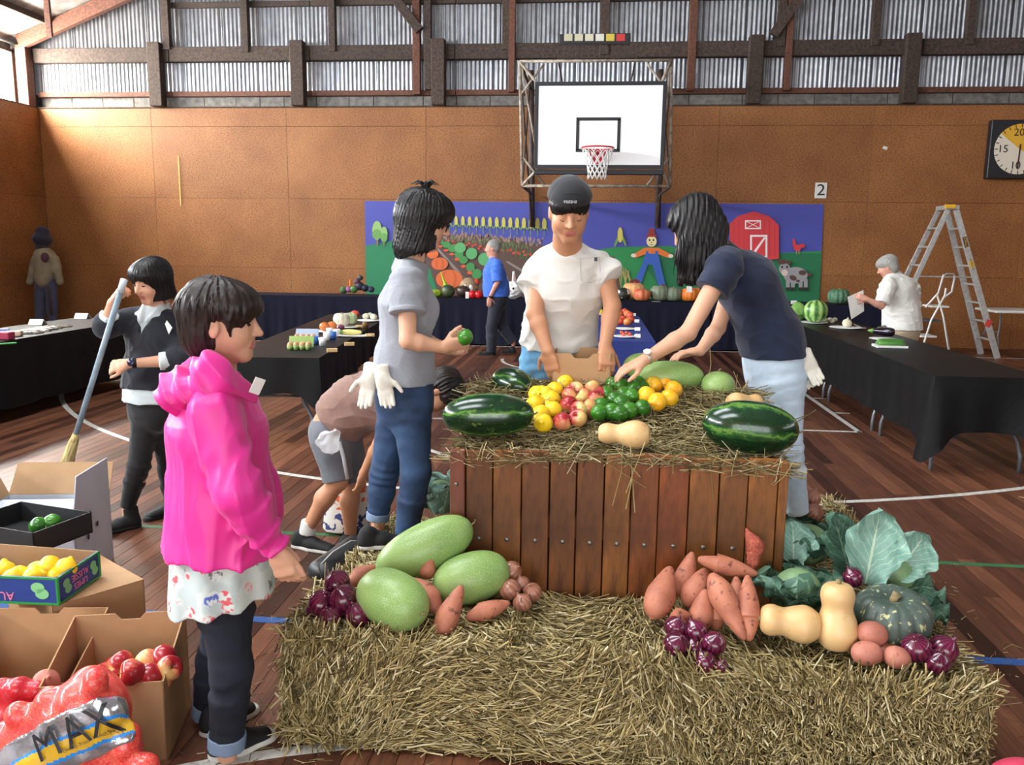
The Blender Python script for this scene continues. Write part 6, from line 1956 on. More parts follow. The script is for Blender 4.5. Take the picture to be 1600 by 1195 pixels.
# ================================================================== TABLES AND CLOTHS
def m_tablecloth(name, col, rough, bumps=.5, sc=14):
 nt = NT(name)
 v = nt.coord()
 n = nt.noise(v, sc, 5, .6, .6)
 nt.base(nt.ramp(n, [(.3, col), (.7, tuple(c * 1.25 for c in col[:3]))])); nt.props(rough, 0, .22)
 nt.bump(n, bumps, .012)
 return nt.m
MBLACKCL = m_tablecloth('black_plastic_cloth', srgb(11, 12, 13), .5, .35, 11)
MNAVYCL = m_tablecloth('navy_cloth', srgb(16, 18, 36), .8, .15)
MBLUECL = m_tablecloth('royal_blue_cloth', srgb(40, 52, 112), .75, .15)
MTABLE = M('table_plastic_grey', srgb(70, 70, 72), .6, col2=srgb(60, 60, 62))
MLEG = M('grey_steel_tube', srgb(118, 120, 124), .4, metal=.3, col2=srgb(96, 98, 102), scale=30)
MTABLEW = M('table_plastic_white', srgb(222, 222, 218), .5)
def folding_table(label, cx, cy, lx, ly, z=.74, rz=0, top=None, legs='curved', group='folding tables'):
 """trestle with its long side along y; legs are bent tube frames at both ends"""
 t = thing('folding_table', label, 'table', (0, 0, 0), group)
 G().box((0, 0, z - .022), (lx, ly, .04), .01).build('table_top', top or MTABLE, t)
 for s in (-1, 1):
  y = s * (ly / 2 - .14)
  for sx in (-1, 1):
   x = sx * lx * .30
   pts = [(x, y, z - .04), (x, y, .46), (x, y + s * .01, .36), (x + sx * .07, y + s * .03, .24), (x + sx * .10, y + s * .04, .12), (x + sx * .10, y + s * .04, .0)]
   G().tube(pts, .0165, 8).build('leg', MLEG, t, True)
  G().tube([(-lx * .30, y, .40), (lx * .30, y, .40)], .012, 8).build('crossbar', MLEG, t, True)
 t.location = (cx, cy, 0); t.rotation_euler = (0, 0, rz)
 return t
def draped(label, cx, cy, lx, ly, z, drops, mat, rz=0, amp=.012, freq=14, seed=1, flare=.06, group='table cloths', corner_drop=0.0):
 """cloth over a table; drops = (front -y, right +x, back +y, left -x)"""
 r = .012
 st = .03
 per = []
 hx, hy = lx / 2 + .012, ly / 2 + .012
 seq = [((-hx, -hy), (hx, -hy), (0, -1), 0), ((hx, -hy), (hx, hy), (1, 0), 1), ((hx, hy), (-hx, hy), (0, 1), 2), ((-hx, hy), (-hx, -hy), (-1, 0), 3)]
 for a, b, nn, k in seq:
  L = math.hypot(b[0] - a[0], b[1] - a[1]); m = max(int(L / st), 2)
  for i in range(m):
   u = i / m
   cd = min(u * L, (1 - u) * L)
   per.append((a[0] + (b[0] - a[0]) * u, a[1] + (b[1] - a[1]) * u, nn, k, u * L, cd, u))
 n = len(per); nv = 12
 rr = np.random.default_rng(seed); ph = rr.uniform(0, 6, 6)
 V = []
 for j in range(nv + 1):
  v = j / nv
  for i, (x, y, nn, k, s, cd, u) in enumerate(per):
   pk = per[i - 1][3]
   if u == 0:      # corner: average of the two sides
    nn2 = seq[pk][2]; nx_, ny_ = (nn[0] + nn2[0]) * .707, (nn[1] + nn2[1]) * .707; drop = max(drops[k], drops[pk])
   else: nx_, ny_ = nn; drop = drops[k]
   w = math.exp(-(cd / .12) ** 2)
   d_ = drop + corner_drop * w
   fo = amp * v * (math.sin(s * freq + ph[k]) + .6 * math.sin(s * freq * 2.3 + ph[(k + 1) % 6])) + .012 * v + flare * w * v
   zz = z + .004 - d_ * v + .006 * math.sin(s * 9 + ph[2]) * v
   if j == 0: zz = z + .004
   V.append((x + nx_ * fo, y + ny_ * fo, max(zz, .004)))
 F = []
 for j in range(nv):
  for i in range(n):
   F.append((j * n + i, (j + 1) * n + i, (j + 1) * n + (i + 1) % n, j * n + (i + 1) % n))
 F.append(tuple(range(n)))
 me = np_mesh('tablecloth', V, F, mat, False)
 o = link('tablecloth', me, None, (cx, cy, 0)); o.rotation_euler = (0, 0, rz)
 smooth_angle(o, 50)
 return tag(o, label, 'tablecloth', group)
TZ = .74
for y0, y1, w1 in ((6.37, 7.72, 'nearest end'), (7.74, 9.40, 'middle'), (9.42, 11.16, 'far end')): folding_table('folding table at the %s of the long black-clothed row' % w1, 2.94, (y0 + y1) / 2, .74, y1 - y0, TZ)
draped('crinkled black plastic cloth over the long table with cucumbers', 2.94, 8.77, .78, 4.84, TZ, (.42, .46, .4, .50), MBLACKCL, 0, .012, 9, 3, .09, corner_drop=.14)
folding_table('folding table behind the woman in pink, holding egg cartons', -2.82, 8.54, .76, 4.2, TZ, math.radians(6.0))
draped('black cloth with hanging corners over the egg carton table', -2.82, 8.54, .79, 4.24, TZ, (.30, .34, .3, .3), MBLACKCL, math.radians(6.0), .012, 10, 5, .04, corner_drop=.12)
folding_table('long folding table at the side wall near the sweeping woman', -5.78, 6.95, .80, 4.9, TZ)
draped('black cloth almost to the floor over the side table with paper cards', -5.78, 6.95, .84, 4.94, TZ, (.6, .62, .6, .6), MBLACKCL, 0, .014, 8, 7)
folding_table('small table with a royal blue cloth and plates of apples', .2, 9.75, .78, 3.0, TZ)
draped('royal blue cloth over the table of apple plates', .2, 9.75, .82, 3.06, TZ, (.62, .6, .6, .6), MBLUECL, 0, .014, 9, 9)
for i, (xa, xb, w1) in enumerate(((-6.15, -3.45, 'with craft figures on its end'), (-3.4, -.72, 'with the white rabbit craft'), (-.68, 1.9, 'with the turban squash'), (1.95, 4.6, 'with the green ribbed pumpkin'))):
 tt = folding_table('back wall table %s' % w1, (xa + xb) / 2, 14.2, .78, xb - xa - .04, .78, math.pi / 2)
 draped('floor-length navy cloth on the back wall table %s' % w1, (xa + xb) / 2, 14.2, .8, xb - xa, .78, (.765, .765, .765, .765), MNAVYCL, math.pi / 2, .016, 16, 11 + i, .0)
folding_table('bare white folding table against the back wall by the ladder', at(1600, 480, Z=.76)[0] + .35, 14.0, .76, 2.4, .76, math.pi / 2, MTABLEW)
# ================================================================== BASKETBALL HOOP
hoop = thing('basketball_hoop', 'white basketball backboard on a steel pipe frame with red rim and net', 'basketball hoop', (0, 12.6, 2.3))
MPIPE = M('painted_pipe', srgb(176, 166, 152), .5, col2=srgb(120, 104, 88), scale=12)
MDPIPE = M('dark_pipe', srgb(58, 46, 42), .6, col2=srgb(84, 68, 60), scale=12)
MBOARD = M('backboard_white', srgb(246, 246, 246), .35)
MBLACK = M('black_paint', srgb(22, 24, 30), .45)
MRED = M('rim_red', srgb(190, 34, 46), .45)
MNET = M('net_white', srgb(226, 226, 224), .8)
BY = 12.5
a0, a1 = at(836, 128, Y=BY), at(1037, 264, Y=BY)
bx0, bx1, bz0, bz1 = a0[0], a1[0], a1[2], a0[2]
bc = ((bx0 + bx1) / 2, BY + .015, (bz0 + bz1) / 2)
board = G().box(bc, (bx1 - bx0, .03, bz1 - bz0), .004).build('backboard', MBOARD, hoop)
f = G(); w = .055
for z in (bz0 + w / 2, bz1 - w / 2): f.box((bc[0], BY - .003, z), (bx1 - bx0, .012, w), .002)
for x in (bx0 + w / 2, bx1 - w / 2): f.box((x, BY - .003, bc[2]), (w, .012, bz1 - bz0 - 2 * w), .002)
f.box((bc[0], BY + .01, bz0 - .05), (bx1 - bx0, .07, .07), .01)
f.build('border', MBLACK, board)
f = G()
i0, i1 = at(903, 186, Y=BY), at(966, 235, Y=BY)
w = .045
for z in (i0[2], i1[2]): f.box(((i0[0] + i1[0]) / 2, BY - .003, z), (i1[0] - i0[0] + w, .010, w), .001)
for x in (i0[0], i1[0]): f.box((x, BY - .003, (i0[2] + i1[2]) / 2), (w, .010, i0[2] - i1[2]), .001)
f.build('target_square', MBLACK, board)
rx, ry, rz_ = (i0[0] + i1[0]) / 2, BY - .36, at(935, 231, Y=BY - .36)[2]
rim = G().tube([(rx + .225 * math.cos(a), ry + .225 * math.sin(a), rz_) for a in np.linspace(0, 2 * math.pi, 33)[:-1]], .011, 8, close=True)
rim.box((rx, BY - .07, rz_ - .03), (.13, .13, .012), .002); rim.box((rx, BY - .008, rz_ - .09), (.15, .012, .2), .002)
for s in (-1, 1): rim.beam((rx + s * .06, BY - .01, rz_ - .16), (rx + s * .12, BY - .17, rz_ - .005), .012, .03, .002)
rim.build('rim', MRED, hoop)
net = G()
nl, nn = 6, 12
rad = [.225, .205, .175, .15, .135, .13, .135]; zz = [0, -.07, -.15, -.23, -.30, -.36, -.43]
P_ = lambda j, q: np.array([rx + rad[j] * math.cos(q), ry + rad[j] * math.sin(q), rz_ + zz[j]])
for k in range(nn):
 for s in (-1, 1):
  net.tube([P_(j, (k + s * .5 * j) * 2 * math.pi / nn) for j in range(nl + 1)], .0065, 5)
net.build('net', MNET, hoop, True)
FY = BY + .25
c4 = [at(812, 96, Y=FY), at(1049, 94, Y=FY), at(1047, 291, Y=FY), at(816, 290, Y=FY)]
fr = G()
for i in range(4): fr.tube([c4[i], c4[(i + 1) % 4]], .022, 8)
q = [at(840, 131, Y=BY + .05), at(1034, 128, Y=BY + .05), at(1032, 262, Y=BY + .05), at(840, 264, Y=BY + .05)]
for i in range(4): fr.tube([c4[i], q[i]], .022, 8)
for a, b in (((812, 150), (850, 100)), ((1049, 150), (1010, 98)), ((816, 245), (852, 290)), ((1047, 245), (1010, 290)), ((814, 96), (840, 250)), ((1048, 94), (1034, 250))):
 fr.tube([at(*a, Y=FY), at(*b, Y=FY)], .016, 8)
fr.build('pipe_frame', MPIPE, hoop, True)
br = G()
for i in range(4):
 wpt = c4[i].copy(); wpt[1] = WY - .12; br.tube([c4[i], wpt], .024, 8)
for i, j in ((0, 3), (1, 2)):
 a, b = c4[i].copy(), c4[j].copy(); a[1] = b[1] = WY - .12; a[2] += .3; b[2] = 2.0
 br.tube([a, b], .05, 8)
 br.tube([c4[i], b], .016, 8); br.tube([c4[j], a], .016, 8)
br.build('wall_bracket', MDPIPE, hoop, True)
# foul light box above
lb = thing('signal_light_box', 'black light box with six coloured squares above the backboard', 'light box', at(930, 60, Y=BY + .6))
lc, ld = at(874, 53, Y=BY + .6), at(985, 68, Y=BY + .6)
G().box(((lc[0] + ld[0]) / 2, BY + .65, (lc[2] + ld[2]) / 2), (ld[0] - lc[0], .1, lc[2] - ld[2]), .006).build('housing', MBLACK, lb)
cols6 = [srgb(196, 190, 160), srgb(200, 196, 168), srgb(206, 202, 176), srgb(214, 212, 200), srgb(206, 186, 70), srgb(196, 50, 50)]
for i in range(6):
 p = at(888 + i * 16.4, 58.5, Y=BY + .598)
 G().box(p, (.125, .008, .10), .002).build('lamp_square', M('signal_colour_%d' % i, cols6[i], .5), lb)
cg = G()
g0, g1 = at(872, 70, Y=BY + .6), at(994, 90, Y=BY + .6)
for i in range(14):
 x = g0[0] + (g1[0] - g0[0]) * i / 13; cg.tube([(x, BY + .6, g0[2]), (x, BY + .6, g1[2])], .005, 5)
for i in range(4):
 z = g0[2] + (g1[2] - g0[2]) * i / 3; cg.tube([(g0[0], BY + .6, z), (g1[0], BY + .6, z)], .005, 5)
for x in (g0[0], g1[0]): cg.tube([(x, BY + .6, g1[2]), (x, WY - .1, g1[2])], .012, 6)
cg.build('wire_cage', MDPIPE, lb)
# ================================================================== WALL THINGS
def wp(px, py, d=.02): return at(px, py, Y=WY - d)
sg = thing('number_sign', 'white square sign with a black figure 2 on the back wall', 'sign', wp(1282, 308))
c = (wp(1274, 286) + wp(1291, 309)) / 2
G().box(c, (.195, .012, .26), .002).build('sign_board', M('sign_white', srgb(226, 224, 220), .5), sg)
text_on('2', c + vec(0, -.008, 0), (1, 0, 0), (0, 0, 1), .27, MBLACK, sg, 'figure_two', .002, 1.15)
tag(G().box(wp(1383, 231), (.075, .006, .05), .001, rotm(0, .3, 0)).build('paper_scrap', M('paper_white', srgb(232, 230, 224)), center=True), 'small white paper scrap stuck on the brown wall', 'paper')
tag(G().box((wp(280, 240) + wp(281, 325)) / 2, (.02, .006, .9), .001).build('yellow_strip', M('yellow_strip_paint', srgb(206, 168, 84), .6), center=True), 'thin yellow upright strip on the brown wall', 'strip')
ck = thing('game_clock', 'square black game clock with yellow and cream dial on the wall', 'clock', wp(1600, 280))
c0, c1 = wp(1551, 187, .15), wp(1650, 279, .15)
cw = c0[2] - c1[2]
cc_ = vec(c0[0] + cw / 2, WY - .08, (c0[2] + c1[2]) / 2)
G().box(cc_, (cw, .14, cw), .01).build('clock_case', MBLACK, ck)
R_ = cw * .43
fc = cc_ + vec(.0, -.075, 0)
def sector(a0, a1, r, mat, name, d=0.0):
 pts = [fc + vec(0, -d, 0)] + [fc + vec(r * math.sin(math.radians(a)), -d, r * math.cos(math.radians(a))) for a in np.linspace(a0, a1, 30)]
 return G().prism(pts, (0, 0, 0), (0, -.003, 0)).build(name, mat, ck)
sector(0, 359.9, R_, M('dial_cream', srgb(226, 218, 200), .5), 'dial')
sector(-52, 120, R_, M('dial_yellow', srgb(222, 172, 48), .5), 'dial_sector', .004)
tk = G()
for i in range(24):
 a = math.radians(i * 15); d_ = vec(math.sin(a), 0, math.cos(a))
 tk.beam(fc + d_ * R_ * .86 + vec(0, -.009, 0), fc + d_ * R_ * .99 + vec(0, -.009, 0), .012, .004, 0, up=(0, 1, 0))
tk.build('tick_marks', MBLACK, ck)
for txt, a in (('15', -90), ('20', -8), ('10', 190), ('5', 90)):
 text_on(txt, fc + vec(R_ * .66 * math.sin(math.radians(a)), -.010, R_ * .66 * math.cos(math.radians(a))), (1, 0, 0), (0, 0, 1), .17, MBLACK, ck, 'numeral', .001)
G().beam(fc + vec(.0, -.014, .08), fc + vec(-.01, -.014, -R_ * .8), .022, .005, .001, up=(0, 1, 0)).build('hand', M('clock_hand', srgb(60, 16, 18), .5), ck)
# ---------------------------------------------------------------- farm mural banner
mural = thing('farm_mural_banner', 'long printed banner of a cartoon farm on the back wall', 'banner', wp(928, 466))
LAY = [0.022]
def bp(name, pts, col, lay=None):
 d = LAY[0] + .0004; LAY[0] = d
 P = [wp(x, y, d) for x, y in pts]
 m = M('print_%02x%02x%02x' % col, srgb(*col), .62)
 return G().prism(P, (0, 0, 0), (0, -.0009, 0)).build(name, m, mural)
def ov(cx, cy, rx, ry, n=18, rot=0):
 return [(cx + rx * math.cos(t) * math.cos(rot) - ry * math.sin(t) * math.sin(rot), cy + rx * math.cos(t) * math.sin(rot) + ry * math.sin(t) * math.cos(rot)) for t in np.linspace(0, 2 * math.pi, n + 1)[:-1]]
def multi(name, polys, col):
 """several small prints of one colour in one flat sheet of ink"""
 if len(polys) <= 16:
  for p in polys: o = bp(name, p, col)
  return o
 d = LAY[0] + .0012; LAY[0] = d
 g = G()
 for pts in polys: g.prism([wp(x, y, d) for x, y in pts], (0, 0, 0), (0, -.0009, 0))
 return g.build(name, M('print_%02x%02x%02x' % col, srgb(*col), .62), mural, kind='stuff')
bp('sky_print', [(570, 314), (1287, 319), (1280, 472), (572, 466)], (72, 78, 164))
bp('hill_print', [(571, 384), (600, 378), (635, 374), (660, 392), (676, 420), (690, 466), (572, 466)], (34, 126, 84))
bp('field_print', [(640, 396), (668, 372), (720, 366), (790, 372), (860, 385), (960, 400), (990, 470), (688, 470), (672, 420)], (92, 68, 60))
bp('hill_print', [(800, 470), (830, 440), (850, 430), (905, 395), (960, 386), (1046, 384), (1110, 398), (1200, 396), (1284, 392), (1280, 472)], (40, 134, 74))
bp('hill_print', [(1046, 470), (1010, 420), (1060, 388), (1150, 394), (1284, 396), (1280, 472)], (30, 112, 72))
bp('field_print', [(800, 470), (860, 420), (960, 400), (975, 470)], (92, 68, 60))
bp('path_print', [(675, 382), (679, 381), (731, 438), (727, 441)], (140, 128, 122))
bp('path_print', [(790, 409), (794, 408), (862, 448), (858, 452)], (140, 128, 122))
random.seed(3)
multi('bush_print', [ov(690 + i * 2.6 + random.uniform(-2, 2), 366 + i * .22 + random.uniform(-5, 4), 1.3, 5, 6, random.uniform(-.5, .5)) for i in range(62)], (156, 128, 116))
multi('bush_print', [ov(700 + i * 3.2 + random.uniform(-2, 2), 372 + i * .3 + random.uniform(-4, 4), 1.2, 4, 6, random.uniform(-.5, .5)) for i in range(40)], (96, 110, 70))
multi('tomato_print', [ov(702 + i * 5 + random.uniform(-2, 2), 378 + i * .75 + random.uniform(-3, 4), 2.2 + i * .03, 1.6 + i * .03, 8) for i in range(30)], (206, 66, 50))
multi('vine_print', [ov(770 + i * 6 + random.uniform(-2, 2), 385 + i * 1.1 + random.uniform(-6, 8), 1.1, 8, 6, random.uniform(-.4, .4)) for i in range(13)], (70, 116, 60))
cx_ = [702 + 10.6 * i for i in range(15)]
multi('corn_stalk_print', [[(x - .5, 340 + i * .35), (x + .5, 340 + i * .35), (x + .6, 362 + i * .5), (x - .6, 362 + i * .5)] for i, x in enumerate(cx_)], (112, 150, 74))
multi('corn_leaf_print', [ov(x + s * 2.2, 349 + i * .4, 1.1, 6 + i * .1, 8, s * -.45) for i, x in enumerate(cx_) for s in (-1, 1)], (134, 164, 80))
multi('corn_print', [ov(x, 344 + i * .4, 2.6 + i * .06, 7 + i * .15, 12) for i, x in enumerate(cx_)], (196, 188, 92))
multi('cabbage_print', [ov(*p) for p in ((686, 377, 7, 4), (697, 382, 7, 5), (707, 388, 7, 6), (717, 397, 7, 7), (724, 406, 7, 6), (735, 417, 7, 7), (745, 428, 8, 8))], (66, 140, 76))
multi('cabbage_print', [ov(*p) for p in ((719, 387, 9, 8), (737, 396, 9, 9), (757, 405, 10, 10))], (92, 168, 104))
multi('carrot_print', [ov(*p) for p in ((688, 385, 3, 2), (697, 391, 4, 2), (706, 397, 4, 2), (714, 405, 4, 2.5), (724, 416, 4, 2.5), (734, 426, 4, 3), (744, 438, 4, 3))], (206, 92, 56))
multi('pumpkin_print', [ov(*p) for p in ((662, 389, 8, 4), (676, 397, 9, 7), (687, 412, 13, 10), (702, 436, 21, 15))], (214, 104, 52))
multi('pumpkin_rib_print', [ov(702, 436, 12, 15), ov(687, 412, 7, 10)], (198, 92, 44))
multi('pumpkin_print', [ov(702, 436, 8, 14), ov(687, 412, 4, 9)], (214, 104, 52))
multi('tree_trunk_print', [[(587.5, 370), (591, 370), (591, 384), (587.5, 384)], [(598.5, 372), (601, 372), (601, 384), (598.5, 384)]], (110, 100, 84))
multi('tree_print', [ov(589, 360, 7.5, 15), ov(600, 366, 5.5, 12)], (140, 180, 110))
multi('tree_print', [ov(589, 366, 7.5, 8), ov(600, 371, 5.5, 7)], (104, 156, 84))
# corn, wheat and scarecrow print
multi('wheat_print', [ov(965 + i * 2.2 + random.uniform(-2, 2), 432 + random.uniform(-8, 8), .8, 14, 6, random.uniform(-.35, .35)) for i in range(10)], (176, 156, 92))
multi('corn_leaf_print', [ov(964, 376, 2, 11, 8, .4), ov(974, 374, 2, 12, 8, -.4)], (120, 156, 74))
bp('corn_print', ov(969, 367, 4, 12), (206, 192, 90))
bp('shirt_print', [(1007, 387), (1029, 387), (1048, 397), (1044, 403), (1029, 397), (1029, 402), (1008, 402), (1008, 397), (993, 403), (990, 397)], (222, 116, 50))
multi('hand_print', [ov(990, 399, 4, 3), ov(1048, 400, 4, 3)], (226, 214, 200))
bp('overall_print', [(1010, 392), (1013, 392), (1013, 396), (1024, 396), (1024, 392), (1028, 392), (1030, 404), (1040, 446), (1029, 448), (1020, 414), (1012, 413), (1002, 442), (991, 440), (1004, 412)], (52, 94, 176))
multi('boot_print', [ov(992, 440, 8, 4), ov(1035, 449, 6, 5)], (118, 38, 40))
bp('face_print', ov(1018, 377, 8, 8.5), (236, 222, 168))
bp('hat_print', [(1010, 370), (1026, 370), (1026, 367), (1023, 366), (1022, 357), (1014, 357), (1013, 366), (1010, 367)], (150, 50, 42))
multi('eye_print', [ov(1015, 375, 1.4, 1.8, 8), ov(1021, 375, 1.4, 1.8, 8), ov(1018, 379, 1, 1, 6), [(1014, 381), (1018, 383.5), (1022, 381), (1018, 382.4)]], (40, 34, 36))
# barn
bp('barn_print', [(1140, 396), (1140, 350), (1152, 338), (1178, 330), (1202, 338), (1217, 352), (1217, 404), (1200, 406)], (206, 58, 64))
multi('barn_board_print', [[(x, 342), (x + 1, 342), (x + 1, 400), (x, 400)] for x in range(1146, 1216, 8)], (184, 46, 54))
multi('barn_trim_print', [[(1164, 344), (1189, 344), (1189, 358), (1164, 358)], [(1172, 367), (1199, 367), (1199, 402), (1172, 402)]], (236, 226, 224))
multi('barn_print', [[(1166, 346), (1187, 346), (1187, 356), (1166, 356)], [(1175, 370), (1196, 370), (1196, 400), (1175, 400)]], (206, 58, 64))
multi('barn_trim_print', [[(1166, 346), (1168, 346), (1187, 356), (1185, 356)], [(1185, 346), (1187, 346), (1168, 356), (1166, 356)], [(1175, 396), (1194, 370), (1196, 372), (1177, 400)]], (236, 226, 224))
# rooster and cow
multi('rooster_print', [ov(1246, 387, 6, 5), ov(1241, 381, 2.5, 5), ov(1254, 384, 4, 3, 10, .6), ov(1240, 375, 2, 2)], (206, 56, 60))
multi('rooster_leg_print', [[(1244, 391), (1245, 391), (1245, 397), (1244, 397)], [(1248, 391), (1249, 391), (1249, 397), (1248, 397)]], (224, 150, 60))
bp('cow_print', ov(1243, 430, 19, 13), (150, 148, 150))
multi('cow_print', [[(x, 436), (x + 6, 436), (x + 6, 451), (x, 451)] for x in (1228, 1236, 1248, 1256)] + [ov(1226, 420, 9, 9)], (150, 148, 150))
multi('hoof_print', [[(x, 449), (x + 6, 449), (x + 6, 454), (x, 454)] for x in (1228, 1236, 1248, 1256)], (40, 34, 36))
multi('cow_patch_print', [ov(1239, 434, 6, 4, 10, .4), ov(1254, 426, 6, 4), ov(1247, 439, 3, 2), ov(1222, 409, 8, 4), ov(1232, 410, 4, 3), ov(1265, 429, 3, 3)], (86, 58, 50))
bp('muzzle_print', ov(1226, 426, 5, 5), (214, 190, 180))
multi('eye_print', [ov(1222, 417, 1.6, 2, 8), ov(1230, 417, 1.6, 2, 8)], (30, 26, 28))
random.seed(11)
# ---------------------------------------------------------------- ladder and step stool
MALU = M('aluminium', srgb(190, 190, 186), .4, metal=.35, col2=srgb(168, 168, 166), scale=20)
MYEL = M('yellow_plastic', srgb(230, 180, 40), .5)
ld_ = thing('step_ladder', 'tall aluminium step ladder with yellow top standing by the back wall', 'ladder', at(1500, 548, Y=13.9) * vec(1, 1, 0))
ztop = at(1480, 328, Y=13.9)[2]
xt = at(1481, 328, Y=13.9)[0]
xf, xb = at(1548, 548, Y=13.9)[0], at(1420, 460, Y=13.9)[0] - .45
yt = [13.75, 14.1]; yb = [13.65, 14.22]
rails = []
for k in (0, 1):
 a, b = vec(xt + .06, yt[k], ztop), vec(xf, yb[k], .0)
 G().beam(a, b, .035, .09, .004, up=(1, 0, 0)).build('rail', MALU, ld_)
 a2, b2 = vec(xt - .06, yt[k], ztop), vec(xb, yb[k], .0)
 G().beam(a2, b2, .03, .075, .004, up=(1, 0, 0)).build('rail', MALU, ld_)
for i in range(1, 8):
 t = i / 8
 x1 = lerp(xt + .06, xf, t); x2 = lerp(xt - .06, xb, t); z = ztop * (1 - t)
 y0, y1 = lerp(yt[0], yb[0], t), lerp(yt[1], yb[1], t)
 G().box((x2, (y0 + y1) / 2, z), (.09, y1 - y0, .03), .003).build('step', MALU, ld_)
 G().box((x1, (y0 + y1) / 2, z), (.04, y1 - y0, .03), .003).build('rung', MALU, ld_)
G().box((xt, 13.92, ztop + .03), (.20, .42, .07), .008).build('top_plate', MALU, ld_)
G().box((xt - .05, 13.7, ztop + .045), (.16, .03, .06), .006).build('top_cap', MYEL, ld_)
for t, L in ((.18, .2), (.34, .13)):
 p = vec(lerp(xt + .06, xf, t), lerp(yt[0], yb[0], t) - .022, ztop * (1 - t)); q = vec(lerp(xt + .06, xf, t + .07 * L / .2), p[1] - .002, ztop * (1 - t - .07 * L / .2))
 G().beam(p, q, .006, .055, .002, up=(1, 0, 0)).build('sticker', MYEL if t > .2 else MBLACK, ld_)
 text_on('GORILLA', (p + q) / 2 + vec(0, -.006, 0), nrm(q - p), np.cross((0, -1, 0), nrm(q - p)), .045, MYEL if t < .2 else MBLACK, ld_, 'sticker_lettering')
G().tube([vec(lerp(xt - .06, xb, .45), 13.7, ztop * .55), vec(lerp(xt + .06, xf, .45), 13.7, ztop * .55)], .012, 6).build('spreader', MALU, ld_)
p = vec(xf - .02, yb[0] - .03, .12); p2 = vec(lerp(xt + .06, xf, .76), lerp(yt[0], yb[0], .76) - .024, ztop * .24)
G().box(p2, (.09, .006, .11), .002, rotm(0, .35, 0)).build('sticker', M('sticker_red', srgb(200, 70, 60), .5), ld_)
MWPAINT = M('white_enamel', srgb(216, 216, 214), .35)
Ys = 12.6
ss = thing('step_stool', 'small white folding step stool with a hand loop beside the ladder', 'step stool', at(1462, 540, Y=Ys) * vec(1, 1, 0))
S = lambda px, py, d=0: at(px, py, Y=Ys + d)
for d in (-.18, .2):
 fr_ = [S(1436, 536, d), S(1455, 500, d), S(1476, 462, d), S(1478, 450, d)]
 fr_[0][2] = .012
 G().tube(fr_, .014, 8).build('frame_rail', MWPAINT, ss, True)
 bk = [S(1464, 460, d), S(1474, 495, d), S(1490, 536, d)]; bk[2][2] = .012
 G().tube(bk, .013, 8).build('rear_leg', MWPAINT, ss, True)
G().tube([S(1446, 480, -.18), S(1466, 458, -.18), S(1474, 430, -.16), S(1480, 428, 0), S(1490, 428, .1), S(1492, 432, .18), S(1487, 456, .2), S(1474, 465, .2)], .014, 8).build('hand_loop', MWPAINT, ss, True)
for (px, py), w_ in (((1462, 478), .24), ((1452, 500), .22), ((1444, 524), .22)):
 p = S(px, py); G().box(p, (w_, .36, .025), .004).build('tread', MWPAINT if py != 500 else MTABLE, ss)
# ================================================================== HELD THINGS
tag(put(link('lime', lim), J(727, 527, 3.47), (.3, .2, 1), 0), 'single green lime in the hand of the woman in grey', 'lime')
# broom
MBROOM = M('broom_pole', srgb(140, 160, 172), .4, col2=srgb(120, 140, 152), scale=20)
MBRIST = M('broom_bristle', srgb(206, 190, 130), .8, col2=srgb(180, 164, 108), scale=60, stretch=(1, 1, .1), bump=.5, bscale=120)
pt_, pb_ = J(194, 437, 4.14), at(74, 822, Z=.02)
pb_ = np.array([pb_[0], pb_[1], .02])
bro = thing('broom', 'long broom with pale blue pole and straw-coloured head', 'broom', (pb_[0], pb_[1], 0))
hd = lerp(pb_, pt_, .37)
G().tube([hd, lerp(hd, pt_, .93)], .0155, 12).build('pole', MBROOM, bro, True)
G().tube([lerp(hd, pt_, .93), pt_], [.0175, .0185], 12).build('grip', M('broom_grip', srgb(196, 210, 214), .5), bro, True)
ax_ = nrm(pb_ - pt_)
h0 = lerp(pb_, pt_, .40)
G().tube([h0, lerp(h0, hd, .6), hd - ax_ * -.0], [.018, .021, .024], 12).build('socket', MBRIST, bro, True)
sd = SD(.006); sv_ = nrm(np.cross(ax_, (0, 1, 0)))
sd.u(ec(lerp(pb_, pt_, .37), lerp(pb_, pt_, .24), (.024, .024), (.044, .034), sv_), .02).u(ec(lerp(pb_, pt_, .24), pb_ - ax_ * .02, (.044, .034), (.075, .036), sv_, True), .02)
sd.cut((0, 0, -1), (0, 0, .004)); sd.folds(lambda P: .003 * np.sin((P @ sv_) * 420 + 2 * wavy(P, 20, 2)))
sd_build(sd, 'brush_head', MBRIST, bro)
# work gloves tucked into pockets
MGLOVE = M('white_glove_knit', srgb(222, 218, 206), .85, col2=srgb(204, 200, 186), scale=18, bump=.2, bscale=300, bdist=.001)
def glove(label, w, d, n, ts, s, curl, spread=.25):
 b = np.asarray(w, float)
 t = thing('work_glove', label, 'glove', b, 'work gloves in back pockets')
 sd = SD(.004)
 hand(sd, b, d, n, ts, s, curl, (.6, .9, .1), spread)
 sd.u(ec(b - nrm(d) * .05 * s, b + nrm(d) * .01, (.040 * s, .018 * s), (.034 * s, .02 * s), np.cross(nrm(d), n)), .02)
 sd.folds(lambda P: .0022 + .0015 * wavy(P, 60, 3))
 sd_build(sd, 'glove_shell', MGLOVE, t)
 return t
glove('white work glove hanging from the blue jeans of the woman in grey', J(578, 588, 3.54), vec(-.15, -.1, -1), vec(-.2, -1, .1), 1, .92, (.05, .12, .08, .05), .9)
glove('second white work glove behind the first on the blue jeans', J(598, 590, 3.47), vec(.22, -.12, -1), vec(.1, -1, 0), -1, .85, (.1, .05, .12, .1), .9)
